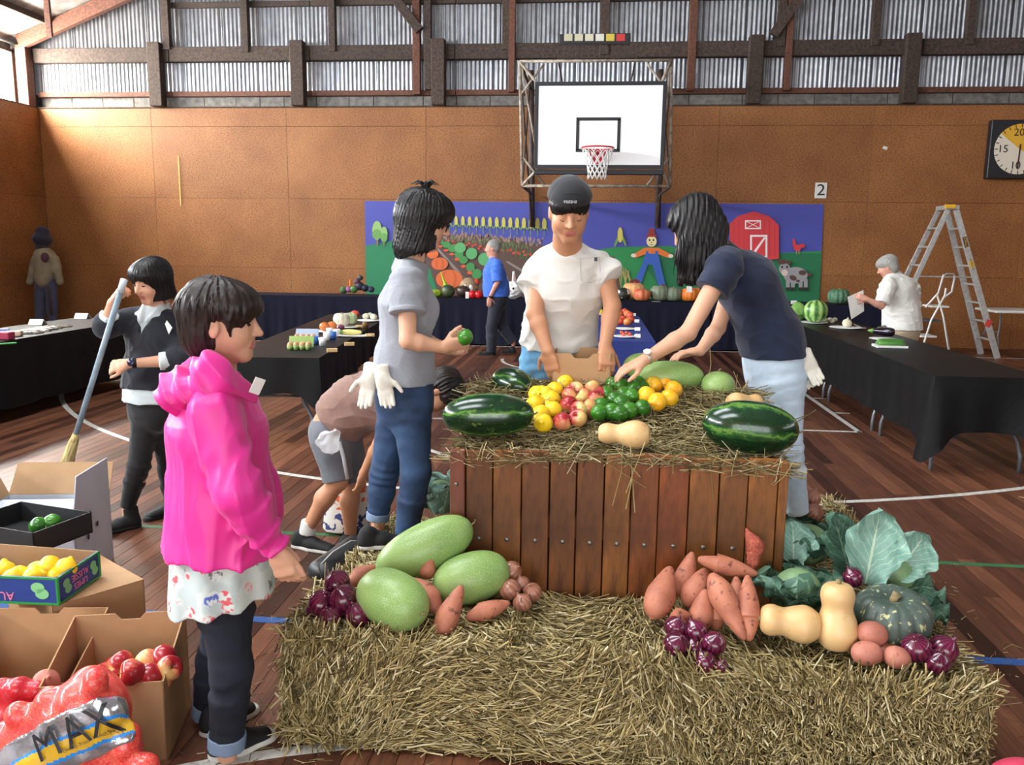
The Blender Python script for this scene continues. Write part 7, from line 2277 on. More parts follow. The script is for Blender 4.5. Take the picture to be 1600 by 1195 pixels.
glove('white work glove sticking out of the pale jeans pocket', J(1262, 562, 3.97), vec(.45, -.2, -.9), vec(0, -1, .1), 1, .82, (.1, .15, .05, .2), .9)
glove('second white glove fanned behind the first at the pale jeans', J(1258, 566, 4.0), vec(.05, -.15, -1), vec(.3, -1, 0), -1, .8, (.2, .1, .2, .1), 1.0)
# clear plastic bag hanging from the boy's pocket
nt = NT('clear_plastic'); nt.base((.95, .96, .97, 1)); nt.props(.12, 0, .8, 0, 0, 0, 0, .38)
MCLEAR = nt.m
sd = SD(.005); cb = J(518, 690, 4.06)
sd.u(el(cb, (.06, .018, .055)), 0).u(el(cb + vec(-.04, 0, -.02), (.045, .014, .035)), .02).u(rc(cb + vec(.03, 0, 0), cb + vec(.02, .0, .07), .02, .012), .02)
sd.folds(lambda P: .022 * (.5 - np.abs(wavy(P, 45, 3)) * 2.2) + .008 * wavy(P, 110, 4))
V, Fq = sd.mesh(); tag(link('plastic_bag', np_mesh('plastic_bag', V - cb, Fq, MCLEAR, False), None, cb), 'crumpled clear plastic bag hanging at the grey shorts', 'plastic bag')
# ================================================================== CARTONS
MCARD = M('cardboard', srgb(176, 138, 98), .8, col2=srgb(160, 124, 86), scale=5, bump=.08, bscale=120)
MCARDIN = M('cardboard_inside', srgb(168, 134, 98), .85, col2=srgb(152, 120, 86), scale=5)
MWHITEC = M('white_carton', srgb(206, 214, 224), .6, col2=srgb(192, 200, 210), scale=4)
MBLACKC = M('black_carton', srgb(22, 23, 25), .6, col2=srgb(30, 31, 33), scale=6)
MBLUEC = M('printed_blue_carton', srgb(28, 52, 120), .5, col2=srgb(34, 60, 132), scale=6)
MGREENC = M('printed_green_edge', srgb(40, 138, 64), .5)
def carton(label, P0, ang, lu, lv, z0, hs, mat, name='cardboard_box', cat='box', th=.005, notch=None, min_=None, group=None):
 """P0 near-right corner on the ground; u runs left along the front, v runs back. hs = heights at corners (near right, near left, far left, far right)"""
 u = vec(-math.cos(ang), -math.sin(ang), 0); v = vec(-math.sin(ang), math.cos(ang), 0)
 p = [vec(P0[0], P0[1], z0)]; p += [p[0] + u * lu, p[0] + u * lu + v * lv, p[0] + v * lv]
 t = thing(name, label, cat, (p[0] + p[2]) / 2, group)
 names = ['front_panel', 'end_panel', 'back_panel', 'end_panel']
 out = []
 for i in range(4):
  a, b = p[i], p[(i + 1) % 4]; ha, hb = hs[i], hs[(i + 1) % 4]
  nn = nrm(np.cross(b - a, (0, 0, 1))); c = (p[0] + p[2]) / 2
  if nn @ (c - a) < 0: nn = -nn
  poly = [a, b, b + vec(0, 0, hb)]
  if notch and i in notch:
   m = (a + b) / 2; d = nrm(b - a); h = (ha + hb) / 2
   poly += [m + d * .05 + vec(0, 0, h + (hb - ha) * .05 / np.linalg.norm(b - a)), m + d * .03 + vec(0, 0, h - .022), m - d * .03 + vec(0, 0, h - .022), m - d * .05 + vec(0, 0, h)]
  poly += [a + vec(0, 0, ha)]
  out.append(G().prism(poly, (0, 0, 0), nn * th).build(names[i], mat, t))
 G().prism([q + vec(0, 0, .001) for q in p], (0, 0, 0), (0, 0, th)).build('base', min_ or mat, t)
 return t, p, u, v, out
# box held by the man
t_, p_, u_, v_, o_ = carton('open cardboard box the man in the cap reaches into', at(954, 603, Y=3.64), math.radians(-4), .262, .20, .93, (.262, .255, .262, .262), MCARD, notch=(0,))
# apples box
tA, pA, uA, vA, _ = carton('open cardboard box full of apples on the floor', at(263, 1188, Z=0), math.radians(14), .37, .32, 0, (.275, .28, .37, .37), MCARD, notch=(2,))
tB, pB, uB, vB, _ = carton('open cardboard box with one pink onion, next to the apple box', at(128, 1165, Z=0) + vec(-.03, 0, 0), math.radians(8), .42, .32, 0, (.22, .24, .34, .34), MCARD, notch=(2,))
# brown box under the lemon tray
c_ = vec(-1.93, 2.67, 0)
tC, pC, uC, vC, _ = carton('brown cardboard box under the printed lemon tray', c_, math.radians(-35), .46, .34, 0, (.335, .335, .335, .335), MCARD)
G().prism([q + vec(0, 0, .333) for q in pC], (0, 0, 0), (0, 0, .005)).build('lid', MCARD, tC)
lt = at(95, 943, Z=.342)
tD, pD, uD, vD, oD = carton('blue and green printed citrus tray full of lemons', vec(-1.905, 2.675, 0), math.radians(2), .50, .27, .342, (.105, .105, .125, .105), MBLUEC, 'fruit_tray', 'tray', .006, min_=MCARDIN)
oD[2].data.materials[0] = MCARDIN
e = G()
for i in (0, 3):
 a, b = pD[i], pD[(i + 1) % 4]
 off = nrm(np.cross(b - a, (0, 0, 1))); off = off if off @ (a - (pD[0] + pD[2]) / 2) > 0 else -off
 for z in (.004, .101): e.beam(a + vec(0, 0, z) + off * .001, b + vec(0, 0, z) + off * .001, .004, .008, 0)
 for q in (a, b): e.beam(q + vec(0, 0, 0) + off * .001, q + vec(0, 0, .104) + off * .001, .012, .004, 0, up=tuple(off))
e.build('green_edging', MGREENC, tD)
MPINKT = M('print_pink', srgb(214, 120, 150), .6); MPALEG = M('print_lime', srgb(122, 190, 130), .6); MPALEG2 = M('print_lime_light', srgb(172, 216, 170), .6)
fn_ = nrm(np.cross(uD, (0, 0, 1))); fn_ = fn_ if fn_ @ vec(0, -1, 0) > 0 else -fn_
mid = lambda k, z: pD[0] + uD * k + vec(0, 0, z) + fn_ * .0015
text_on('AUSSIE LIMES', mid(.30, .030), -(-uD), (0, 0, -1), .046, MPINKT, tD, 'tray_lettering', .0005)
text_on('Produce of Australia', mid(.30, .082), uD, (0, 0, -1), .020, M('print_white', srgb(210, 214, 220), .6), tD, 'tray_small_print', .0005)
lg = G()
for k, z in ((.075, .065), (.060, .042)):
 lg.prism([mid(k, z) + uD * .026 * math.cos(a) * -1 + vec(0, 0, .020 * math.sin(a)) for a in np.linspace(0, 6.28, 17)[:-1]], (0, 0, 0), fn_ * .001)
lg.build('lime_print', MPALEG, tD)
rn_ = nrm(np.cross(vD, (0, 0, 1))); rn_ = rn_ if rn_ @ vec(1, 0, 0) > 0 else -rn_
lg = G()
for k, z in ((.05, .065), (.06, .04), (.225, .065), (.235, .04)):
 c = pD[0] + vD * k + vec(0, 0, z) + rn_ * .0015
 lg.prism([c + vD * .020 * math.cos(a) + vec(0, 0, .017 * math.sin(a)) for a in np.linspace(0, 6.28, 17)[:-1]], (0, 0, 0), rn_ * .001)
lg.build('lime_print', MPALEG, tD)
text_on('AUSSIE', pD[0] + vD * .14 + vec(0, 0, .065) + rn_ * .0015, -vD, (0, 0, -1), .036, MPINKT, tD, 'tray_lettering', .0005)
text_on('LIMES', pD[0] + vD * .14 + vec(0, 0, .03) + rn_ * .0015, -vD, (0, 0, -1), .036, MPINKT, tD, 'tray_lettering', .0005)
LT = [(8, 893), (30, 900), (58, 893, ), (52, 903), (78, 884), (70, 898), (103, 888), (92, 899), (20, 905)]
for i, p in enumerate(ranked(LT)):
 c = at(p[0], p[1], Z=.342 + .065 + (0.03 if p[1] < 890 else 0)); fruit('lemon', lem, c, rnd_axis(.15), 'lemon in the printed tray, %s from the left edge' % ORD[i], 'lemon', 'lemons in the printed tray', 1.06)
# white carton with open flaps and the black tray of limes
tE, pE, uE, vE, oE = carton('white carton with open flaps behind the lemon tray', vec(-2.40, 3.52, 0), math.radians(10), .50, .42, 0, (.36, .36, .36, .36), MWHITEC, th=.006, min_=MCARDIN)
zt = .36
def flap(a, b, tipdir, L, mat, taper=.0):
 d = nrm(b - a) * taper
 return G().prism([a, b, b + tipdir * L - d, a + tipdir * L + d], (0, 0, 0), nrm(np.cross(b - a, tipdir)) * .005).build('flap', mat, tE)
H4 = [q + vec(0, 0, zt) for q in pE]
fr_ = flap(H4[3], H4[0], nrm(vec(.06, .02, 1)), .20, MWHITEC, .03)
flap(H4[2], H4[3], nrm(vec(-.03, .5, .9)), .17, MCARDIN, .01)
flap(H4[1], H4[2], nrm(vec(-.5, .1, .9)), .18, MCARDIN, .01)
for k, z in ((.16, -.02), (.13, -.13), (.24, -.10)):
 c = H4[0] + vE * k + vec(.004, 0, z)
 G().lathe([(.0001, 0), (.013, 0), (.013, .002), (.0001, .002)], 14, c + vec(.002, 0, 0), rotm(0, math.pi / 2, math.radians(18))).build('hand_hole', MBLACK, tE)
G().prism([H4[0] + uE * .02, H4[1] - uE * .02, H4[2] - uE * .02 - vE * .1, H4[3] + uE * .02 - vE * .1], (0, 0, 0), (0, 0, .004)).build('inner_flap', MWHITEC, tE)
bt = at(56, 860, Z=.368)
tF, pF, uF, vF, _ = carton('shallow black tray holding two limes', vec(-2.27, 3.06, 0), math.radians(-14), .42, .30, .368, (.095, .095, .095, .095), MBLACKC, 'fruit_tray', 'tray', .006)
fruit('lime', lim, at(60, 821, Z=.41), rnd_axis(.4), 'lime in the black tray, the one without a sticker', 'lime', 'limes in the black tray', 1.15)
l2 = fruit('lime', lim, at(82, 816, Z=.415), rnd_axis(.4), 'lime with a white sticker in the black tray', 'lime', 'limes in the black tray', 1.15)
st_ = G().sphere((.0, -.018, .026), (.010, .010, .008), 10, 6); _child(st_, 'sticker', M('paper_white', srgb(232, 230, 224)), l2)
# apples in the box
AB = [(190, 1037, .27), (207, 1050, .30), (232, 1035, .28), (256, 1028, .29), (264, 1044, .28), (236, 1057, .27), (163, 1057, .25), (180, 1068, .24), (204, 1069, .25), (222, 1066, .24), (250, 1060, .25), (176, 1045, .22), (245, 1045, .25)]
for i, (px, py, z) in enumerate(sorted(AB)):
 fruit('apple', app, at(px, py, Z=z), rnd_axis(.8), 'red and yellow apple in the floor box, %s from the left' % ORD[i], 'apple', 'apples in the floor box', 1.08)
onion('pink onion in the open box behind the red net bags', at(72, 1066, Z=.26), .042, (.5, -.4, .6), MPOTATO, 'onion', None, 'pink_onion')
# ================================================================== NET BAGS OF ONIONS
def m_net(name, c1, c2, netc):
 nt = NT(name)
 v = nt.coord()
 n = nt.noise(v, 16, 3)
 b = nt.ramp(n, [(.35, c1), (.65, c2)])
 vo = nt.new('ShaderNodeTexVoronoi', feature='DISTANCE_TO_EDGE'); vo.inputs['Scale'].default_value = 95; nt.l(v, vo.inputs['Vector'])
 f = nt.ramp(vo.outputs['Distance'], [(.06, (.9, .9, .9)), (.12, (.45, .45, .45))])
 nt.base(nt.mix(f, b, netc)); nt.props(.35, 0, .5, .3)
 nt.bump(f, .5, .003)
 return nt.m
MNETR = m_net('red_onion_net', srgb(214, 92, 60), srgb(226, 130, 84), srgb(216, 28, 56))
MNETD = m_net('dark_red_net', srgb(150, 24, 34), srgb(176, 34, 44), srgb(190, 20, 40))
MFILM = M('silver_film', srgb(196, 200, 206), .18, metal=.75, col2=srgb(160, 164, 172), scale=20, bump=.3, bscale=30, bdist=.006)
MFILMY = M('yellow_film', srgb(206, 164, 44), .25, bump=.2, bscale=30, bdist=.005)
MFILMB = M('blue_film', srgb(44, 130, 206), .25)
def net_bag(label, pts, mat, seed, z0=0.0, rr=.038):
 ctr = np.mean(pts, 0); ctr[2] = z0
 sd = SD(.006); r = np.random.default_rng(seed)
 for p in pts: sd.u(el(p, r.uniform(rr * .9, rr * 1.1, 3)), .022)
 sd.u(ec(np.min(pts, 0) * .3 + np.max(pts, 0) * .7, np.mean(pts, 0), (.1, .1), (.12, .12), vec(1, 0, 0)), .05)
 sd.cut((0, 0, -1), (0, 0, z0 + .002))
 sd.folds(lambda P: .0025 * wavy(P, 60, 3))
 return sd, ctr
r_ = np.random.default_rng(5)
bagc = at(105, 1150, Y=2.10)
pts = []
for iy in range(12):                       # onions packed in rows inside the bag's outline
 py = 1066 + iy * 27
 x1 = 150 + (py - 1066) * .62 if py < 1220 else 245
 x0 = max(-70, 135 - (py - 1066) * 2.1)
 px = x0 + r_.uniform(0, 14)
 while px < x1:
  for Y_ in (2.05, 2.13): pts.append(at(px + r_.uniform(-5, 5), py + r_.uniform(-5, 5), Y=Y_ + r_.uniform(-.012, .012)))
  px += 29
pts = [p for p in pts if p[2] > .03]
sd, ctr = net_bag('', pts, MNETR, 3)
bag = thing('onion_net_bag', 'red net bag of onions with a silver and yellow label in the foreground', 'net bag', ctr)
sd_build(sd, 'net', MNETR, bag)
bn, bf = nrm(vec(-.15, -.8, .58)), None           # label faces the camera
la, lb_ = at(20, 1195, Y=1.98), at(195, 1098, Y=1.98)   # direction along the label
ld2 = nrm(lb_ - la); lu_ = nrm(np.cross(bn, ld2)); lu_ = lu_ if lu_[2] > 0 else -lu_
lc_ = at(128, 1140, Y=2.0)
sd2, _ = net_bag('', pts, MNETR, 3)
sd2.folds(lambda P: np.full(len(P), .005))
w0 = .052
sd2.cut(lu_, lc_ + lu_ * w0).cut(-lu_, lc_ - lu_ * (w0 + .012)).cut(-bn, lc_ - bn * .07).cut(ld2, lc_ + ld2 * .115)
def film_idx(C):
 q = (C - lc_) @ lu_
 return np.where(q > .004, 0, np.where(q > -.004, 2, np.where(q > -.042, 1, np.where(q > -.05, 2, 0))))
sd_build(sd2, 'label_film', [MFILM, MFILMY, MFILMB], bag, film_idx)
# lettering that hugs the film
def hug(o, sdf, n, off):
 me = o.data
 co = np.zeros(len(me.vertices) * 3); me.vertices.foreach_get('co', co); P = co.reshape(-1, 3) + org_of(o.parent)
 V_, F_ = sdf.mesh()
 rel = V_ @ np.stack([ld2, lu_], 1); hgt = V_ @ n
 for i in range(len(P)):
  d = np.sum((rel - P[i] @ np.stack([ld2, lu_], 1)) ** 2, 1)
  m = d < .018 ** 2
  h = hgt[m].max() if m.any() else hgt[np.argmin(d)]
  P[i] += n * (h + off - P[i] @ n)
 me.vertices.foreach_set('co', (P - org_of(o.parent)).ravel()); me.update()
for ch, k in (('X', .062), ('A', -.012), ('M', -.100)):
 o = text_on(ch, lc_ + ld2 * k + lu_ * -.004 + bn * .05, ld2, lu_, .105, MBLACK, bag, 'label_letter', .0)
 me = o.data
 bm = bmesh.new(); bm.from_mesh(me); bmesh.ops.subdivide_edges(bm, edges=bm.edges[:], cuts=2); bmesh.ops.triangulate(bm, faces=bm.faces[:]); bm.to_mesh(me); bm.free()
 hug(o, sd2, bn, .004)
o = text_on('Onions  Product Market Pty Ltd', lc_ + ld2 * .02 + lu_ * -.034 + bn * .05, ld2, lu_, .013, MBLACK, bag, 'label_small_print', .0)
hug(o, sd2, bn, .004)
pts2 = []
bc2 = at(10, 1120, Y=2.28)
for k in range(40):
 a = r_.uniform(-1, 1, 3); pts2.append(bc2 + vec(a[0] * .13, a[1] * .06, a[2] * .14 - .12))
pts2 += [at(30, 1075, Y=2.26), at(60, 1078, Y=2.27), at(5, 1078, Y=2.26)]
sd, ctr = net_bag('', pts2, MNETD, 8)
bag2 = thing('onion_net_bag', 'shiny dark red net bag behind the labelled one', 'net bag', ctr)
sd_build(sd, 'net', MNETD, bag2)
# ================================================================== BAGS ON THE FLOOR
nt = NT('tote_print'); v = nt.coord()
n1 = nt.noise(v, 26, 2); n2 = nt.noise(v, 17, 2)
sp = nt.new('ShaderNodeSeparateXYZ'); tc = nt.new('ShaderNodeTexCoord'); nt.l(tc.outputs['Object'], sp.inputs[0])
hi_ = nt.math('GREATER_THAN', sp.outputs[2], .16)
oc = nt.mix(nt.ramp(n1, [(.52, (0, 0, 0)), (.54, (1, 1, 1))]), srgb(214, 210, 200), srgb(206, 96, 58))
bc_ = nt.mix(nt.ramp(n2, [(.55, (0, 0, 0)), (.57, (1, 1, 1))]), srgb(214, 210, 200), srgb(48, 58, 110))
nt.base(nt.mix(hi_, bc_, oc)); nt.props(.7); nt.bump(n1, .3, .01)
tb = at(522, 852, Z=0) + vec(0, .22, 0)
tote = thing('shopping_tote', 'white shopping tote printed in orange and navy behind the boy', 'bag', (tb[0], tb[1], 0))
sd = SD(.007)
sd.u(ec(vec(tb[0], tb[1], .02), vec(tb[0] + .01, tb[1], .30), (.13, .085), (.115, .075), vec(1, .1, 0), True), 0)
sd.s(ec(vec(tb[0], tb[1], .06), vec(tb[0] + .01, tb[1], .36), (.115, .07), (.10, .06), vec(1, .1, 0), True), .005)
sd.folds(lambda P: .008 * wavy(P, 18, 3)); sd_build(sd, 'bag_body', nt.m, tote)
for s in (-1, 1): G().tube([vec(tb[0] - .06, tb[1] + s * .07, .29), vec(tb[0] - .03, tb[1] + s * .07, .36), vec(tb[0] + .03, tb[1] + s * .07, .36), vec(tb[0] + .07, tb[1] + s * .07, .29)], .007, 6).build('handle', MWHITE, tote, True)
bpk = at(535, 905, Z=.0) + vec(.0, .12, 0)
bk = thing('backpack', 'black backpack lying on the floor beside the straw', 'backpack', (bpk[0], bpk[1], 0))
sd = SD(.007).u(ec(at(505, 893, Z=.07), at(560, 858, Z=.10), (.085, .06), (.10, .075), vec(1, -.4, 0)), .02).cut((0, 0, -1), (0, 0, .003)).folds(lambda P: .007 * wavy(P, 22, 3) + .003 * wavy(P, 60, 4))
sd_build(sd, 'bag_body', M('black_nylon', srgb(16, 17, 19), .45, col2=srgb(24, 25, 27), scale=10), bk)
G().tube([at(498, 885, Z=.11), at(520, 862, Z=.17), at(548, 845, Z=.185), at(565, 845, Z=.16)], .0035, 6).build('zip_piping', M('grey_stripe', srgb(178, 180, 184)), bk, True)
pk = at(1585, 1198, Y=2.25)
sd = SD(.007).u(el(pk + vec(.03, 0, -.05), (.10, .07, .07)), 0).u(el(pk + vec(.06, 0, -.12), (.10, .09, .12)), .04).folds(lambda P: .008 * wavy(P, 24, 3)).cut((0, 0, -1), (0, 0, .002))
V, Fq = sd.mesh(); c = vec(pk[0] + .05, pk[1], V[:, 2].min())
sd_build(sd, 'bundle_body', M('rose_plastic', srgb(204, 70, 96), .4, col2=srgb(188, 56, 84), scale=8), thing('pink_bundle', 'pink bundle just showing at the bottom corner past the bale', 'bundle', c))
# ================================================================== THINGS ON THE TABLES
MPLATE = M('white_plate', srgb(226, 226, 224), .4)
MCARDP = M('paper_white', srgb(232, 230, 224))
MWOODB = M('pale_wood_block', srgb(206, 176, 124), .7, col2=srgb(190, 158, 106), scale=20)
def plate(label, c, r=.12, mat=MPLATE, sq=(1, 1)):
 g = G().lathe([(.0001, 0), (r * .62, 0), (r * .70, .004), (r, .014), (r * .98, .017), (r * .68, .008), (.0001, .006)], 28, c, None, sq)
 return tag(g.build('plate', mat, None, True, center=True), label, 'plate', 'plates on the tables')
def ball(name, label, cat, c, r, mat, sq=1.0, group=None, ribs=0):
 pr = ell_prof(r, r * sq, 14, 2.2)
 o = produce(name, lathe_mesh(name, pr, mat, 18, lump(int(c[0] * 100) % 50 + 1, .03, 1.2 / r)), c, (random.uniform(-.3, .3), random.uniform(-.3, .3), 1), random.uniform(0, 6), label, cat, group)
 g = G(); g.tube([(0, 0, r * sq * .92), (r * .08, 0, r * sq * 1.15)], [r * .10, r * .07], 6); _child(g, 'stem', MSTEM, o)
 return o
MTOM = M('orange_tomato', srgb(206, 106, 50), .3, col2=srgb(222, 130, 66))
MREDA = M('red_fruit', srgb(196, 54, 48), .35, col2=srgb(216, 96, 60), scale=20)
MGREENV = M('green_veg', srgb(96, 146, 62), .5, col2=srgb(130, 172, 90), scale=12)
MWHITEV = M('white_veg', srgb(214, 208, 186), .6, col2=srgb(196, 188, 160), scale=20)
MEGGP = M('eggplant_skin', srgb(28, 14, 30), .15, coat=.5)
MCUKE = M('cucumber_skin', srgb(52, 104, 40), .4, col2=srgb(96, 150, 66), scale=9, stretch=(1, 1, .2))
MORP = M('orange_pumpkin', srgb(222, 112, 34), .45, col2=srgb(234, 136, 50), scale=5)
MTANP = M('tan_pumpkin', srgb(218, 158, 100), .5, col2=srgb(228, 176, 122), scale=5)
MGREYP = m_spot('grey_mottled_pumpkin', srgb(96, 110, 90), srgb(122, 134, 112), srgb(160, 160, 130), 60, .55)
MGREENP = m_spot('green_ribbed_pumpkin', srgb(56, 100, 74), srgb(84, 128, 98), srgb(128, 160, 126), 40, .5)
T = lambda px, py, z=TZ + .005: at(px, py, Z=z)
# --- right table
plate('white plate under the striped watermelon', T(1272, 505), .17)
o = melon('light green striped round watermelon on the black table', T(1273, 505) + vec(0, 0, .15), (0, .1, 1), .15, .142, MSTRIPE)
sd = SD(.012); cL = T(1250, 500) + vec(0, .15, .10)
sd.u(el(cL, (.10, .10, .11)), 0).folds(lambda P: .022 * (1 - 2 * np.abs(wavy(P, 26, 2)))); V, Fq = sd.mesh()
tag(link('lettuce', np_mesh('lettuce', V - cL, Fq, MGREENV, True), None, cL), 'loose green lettuce behind the striped watermelon', 'lettuce')
for i, (px, py) in enumerate(((1290, 504), (1296, 503), (1304, 503), (1300, 505))):
 ball('mushroom', 'pale mushroom on the black table, %s from the striped watermelon' % ORD[i], 'mushroom', T(px, py) + vec(0, 0, .03), .035, MWHITEV, .8, 'mushrooms on the black table')
plate('white plate with one garlic bulb on the black table', T(1322, 513), .19)
onion('garlic bulb on the white plate', T(1323, 512) + vec(0, 0, .055), .055, (.1, 0, 1), MWHITEV, 'garlic', None, 'garlic_bulb')
sp_ = G().tube([T(1334, 508) + vec(0, 0, .012), T(1346, 513) + vec(0, 0, .010)], .006, 6); sp_.sphere(T(1349, 514) + vec(0, 0, .010), (.03, .02, .008), 12, 6)
tag(sp_.build('spoon', MALU, None, True, center=True), 'metal spoon lying beside the garlic plate', 'spoon')
plate('white plate under the eggplants', T(1380, 531), .14)
for i, (a, b) in enumerate((((1366, 524), (1392, 526)), ((1374, 521), (1396, 519)))):
 A, B = T(*a) + vec(0, 0, .05), T(*b) + vec(0, 0, .05)
 L = np.linalg.norm(B - A) + .08; h = L / 2
 me = lathe_mesh('eggplant', smooth_prof([(.0001, -h), (.04, -h * .85), (.05, -h * .3), (.04, h * .3), (.024, h * .8), (.012, h), (.0001, h)], 20), MEGGP, 20)
 o = produce('eggplant', me, (A + B) / 2, A - B, 0, ['dark eggplant at the front of the plate', 'dark eggplant at the back of the plate'][i], 'eggplant', 'eggplants on the plate')
 g = G(); g.tube([(0, 0, h - .03), (0, 0, h + .03)], [.03, .008], 8); _child(g, 'stem', MGREENV, o)
tr_ = G(); c = T(1390, 543); tr_.box(c + vec(0, 0, .008), (.27, .17, .012), .004); tr_.box(c + vec(0, -.085, .016), (.28, .012, .022), .003); tr_.box(c + vec(0, .085, .016), (.28, .012, .022), .003)
tag(tr_.build('foam_tray', MPLATE, center=True), 'white foam tray under the cucumbers', 'tray')
for i, dy in enumerate((-.04, .0, .04)):
 me = lathe_mesh('cucumber', ell_prof(.026, .125, 18, 3.0), MCUKE, 16, lump(i + 2, .05, 40))
 produce('cucumber', me, c + vec(0, dy, .042 + (.02 if i == 1 else 0)), (1, .05 * i, 0), i, 'green cucumber on the foam tray, %s from the front' % ORD[i], 'cucumber', 'cucumbers on the foam tray')
# --- egg carton table (behind the woman in pink)
MEGGC = M('carton_pulp_green', srgb(150, 176, 104), .85, col2=srgb(136, 162, 92)); MEGGC2 = M('carton_pulp_blue', srgb(160, 172, 190), .85); MEGG = M('brown_egg', srgb(196, 150, 112), .5)
def egg_carton(label, c, mat, ang, lid=None, n=4):
 t = thing('egg_carton', label, 'egg carton', c, 'egg cartons on the table')
 R = rotm(0, 0, ang); W = lambda x, y, z: c + R @ vec(x, y, z)
 g = G()
 for i in range(n):
  for j in range(2):
   g.lathe([(.0001, 0), (.016, 0), (.026, .04), (.023, .04), (.0001, .012)], 12, W((i - (n - 1) / 2) * .052, (j - .5) * .052, 0))
 g.build('tray', mat, t, True)
 for i in range(n):
  for j in range(2):
   e = G().sphere(W((i - (n - 1) / 2) * .052, (j - .5) * .052, .042), (.021, .021, .028), 12, 8); e.build('egg', MEGG, t, True)
 l = G().box(W(0, .085, .06), (n * .052 + .01, .012, .10), .005, R @ rotm(-.35, 0, 0)); l.build('lid', lid or mat, t)
 return t
egg_carton('open pale green egg carton at the table corner', T(468, 546), MEGGC, .12)
egg_carton('open blue-grey egg carton behind the green one', T(477, 533), MEGGC2, .1)
for i, (px, py) in enumerate(((492, 538), (504, 540), (511, 532), (520, 530), (526, 526), (515, 524))):
 c = T(px, py); g = G().lathe([(.028, 0), (.036, .075), (.034, .075), (.026, .004), (.0001, .004)], 16, c)
 tag(g.build('plastic_cup', MPLATE if i % 3 else M('blue_plastic', srgb(60, 110, 190), .4), None, True, center=True), 'small tub among the egg cartons, %s from the left' % ORD[sorted([492, 504, 511, 520, 526, 515]).index(px)], 'tub', 'tubs on the egg table')
plate('white plate of two orange tomatoes on the egg table', T(514, 519), .14)
ball('tomato', 'orange tomato on the plate, nearer the egg cartons', 'tomato', T(507, 518) + vec(0, 0, .055), .052, MTOM, .85)
ball('tomato', 'orange tomato on the plate, nearer the white pumpkin', 'tomato', T(519, 517) + vec(0, 0, .055), .052, MTOM, .85)
plate('plate under the white and green squashes', T(541, 512), .16)
pumpkin('white ribbed squash on a plate', T(534, 511) + vec(0, 0, .09), .095, .075, 10, MWHITEV, 'squash', 'squash')
pumpkin('pale green ribbed squash on a plate', T(547, 510) + vec(0, 0, .09), .085, .07, 10, M('pale_green_squash', srgb(180, 196, 148), .6), 'squash', 'squash')
ball('radish', 'purple radish in front of the white squash', 'radish', T(533, 516) + vec(0, 0, .035), .035, M('purple_skin', srgb(140, 60, 96), .4), .8)
plate('flat oval plate with a corn cob', T(552, 526), .13, sq=(1.5, .7))
cob = produce('corn_cob', lathe_mesh('corn_cob', smooth_prof([(.0001, -.10), (.018, -.095), (.028, -.04), (.025, .03), (.014, .09), (.0001, .10)], 18), M('corn_yellow', srgb(214, 200, 120), .5, bump=.6, bscale=140), 18), T(550, 525) + vec(0, 0, .04), (1, .1, 0), 0, 'yellow corn cob on the oval plate', 'corn')
g = G(); g.tube([(0, 0, -.09), (0, 0, -.16)], [.026, .008], 8); _child(g, 'husk', MGREENV, cob)
for i, (px, py, w1) in enumerate(((519, 550, 'nearest the table corner'), (546, 540, 'second from the table corner'), (578, 526, 'beside the corn plate'), (562, 512, 'behind the corn plate'))):
 tag(G().box(T(px, py) + vec(0, 0, .016), (.09, .035, .032), .003, rotm(0, 0, .35)).build('wooden_block', MWOODB, center=True), 'small wooden block on the egg table, ' + w1, 'wooden block', 'wooden blocks')
tag(G().lathe([(.0001, 0), (.03, 0), (.034, .05), (.028, .075), (.0001, .075)], 16, T(571, 513)).build('small_jar', M('jar_amber', srgb(110, 80, 46), .3), None, True, center=True), 'small amber jar at the far end of the egg table', 'jar')
plate('cream plate of pale fruit behind the wooden blocks', T(577, 502), .15)
for i, (px, py) in enumerate(((572, 500), (578, 499), (584, 501))): ball('pear', 'pale pear on the cream plate, %s from the left' % ORD[i], 'pear', T(px, py) + vec(0, 0, .045), .042, MWHITEV, .9, 'pears on the cream plate')
ball('apple', 'red apple at the far end of the egg table', 'apple', vec(-2.95, 10.1, TZ + .055), .055, MREDA, .9)
# --- blue cloth table
k = 0
for (px, py, r) in ((976, 527, .12), (978, 515, .13), (978, 503, .13), (968, 498, .13), (932, 492, .14)):
 plate('white plate on the royal blue cloth, %s from the front' % ORD[k], T(px, py), r); k += 1
FR = [(968, 510, MREDA), (980, 511, MTOM), (973, 507, MREDA), (985, 507, MREDA), (967, 499, MTOM), (976, 494, MREDA), (984, 500, MREDA), (980, 497, MTOM), (968, 496, MREDA)]
for i, (px, py, m) in enumerate(sorted(FR, key=lambda q: q[0])): ball('apple', 'red or orange apple on the blue table, %s from the left' % ORD[i], 'apple', T(px, py) + vec(0, 0, .06), .048, m, .9, 'apples on the blue table')
for i, (px, py) in enumerate(((974, 526), (979, 524), (984, 526), (971, 523))): ball('radish', 'small red radish on the front blue-table plate, %s from the left' % ORD[[974, 979, 984, 971].index(px) if False else sorted([974, 979, 984, 971]).index(px)], 'radish', T(px, py) + vec(0, 0, .025), .020, MREDA, 1, 'radishes on the blue table')
for i, (px, py) in enumerate(((996, 528), (996, 517), (995, 504), (990, 494))): tag(G().box(T(px, py) + vec(0, 0, .02), (.06, .02, .04), .002, rotm(-.3, 0, 0)).build('place_card', MCARDP, center=True), 'small place card at the blue table edge, %s from the front' % ORD[i], 'card', 'place cards')
ball('yellow_squash', 'yellow squash on the rear plate of the blue table', 'squash', T(938, 491) + vec(0, 0, .045), .04, MLEMON, .8)
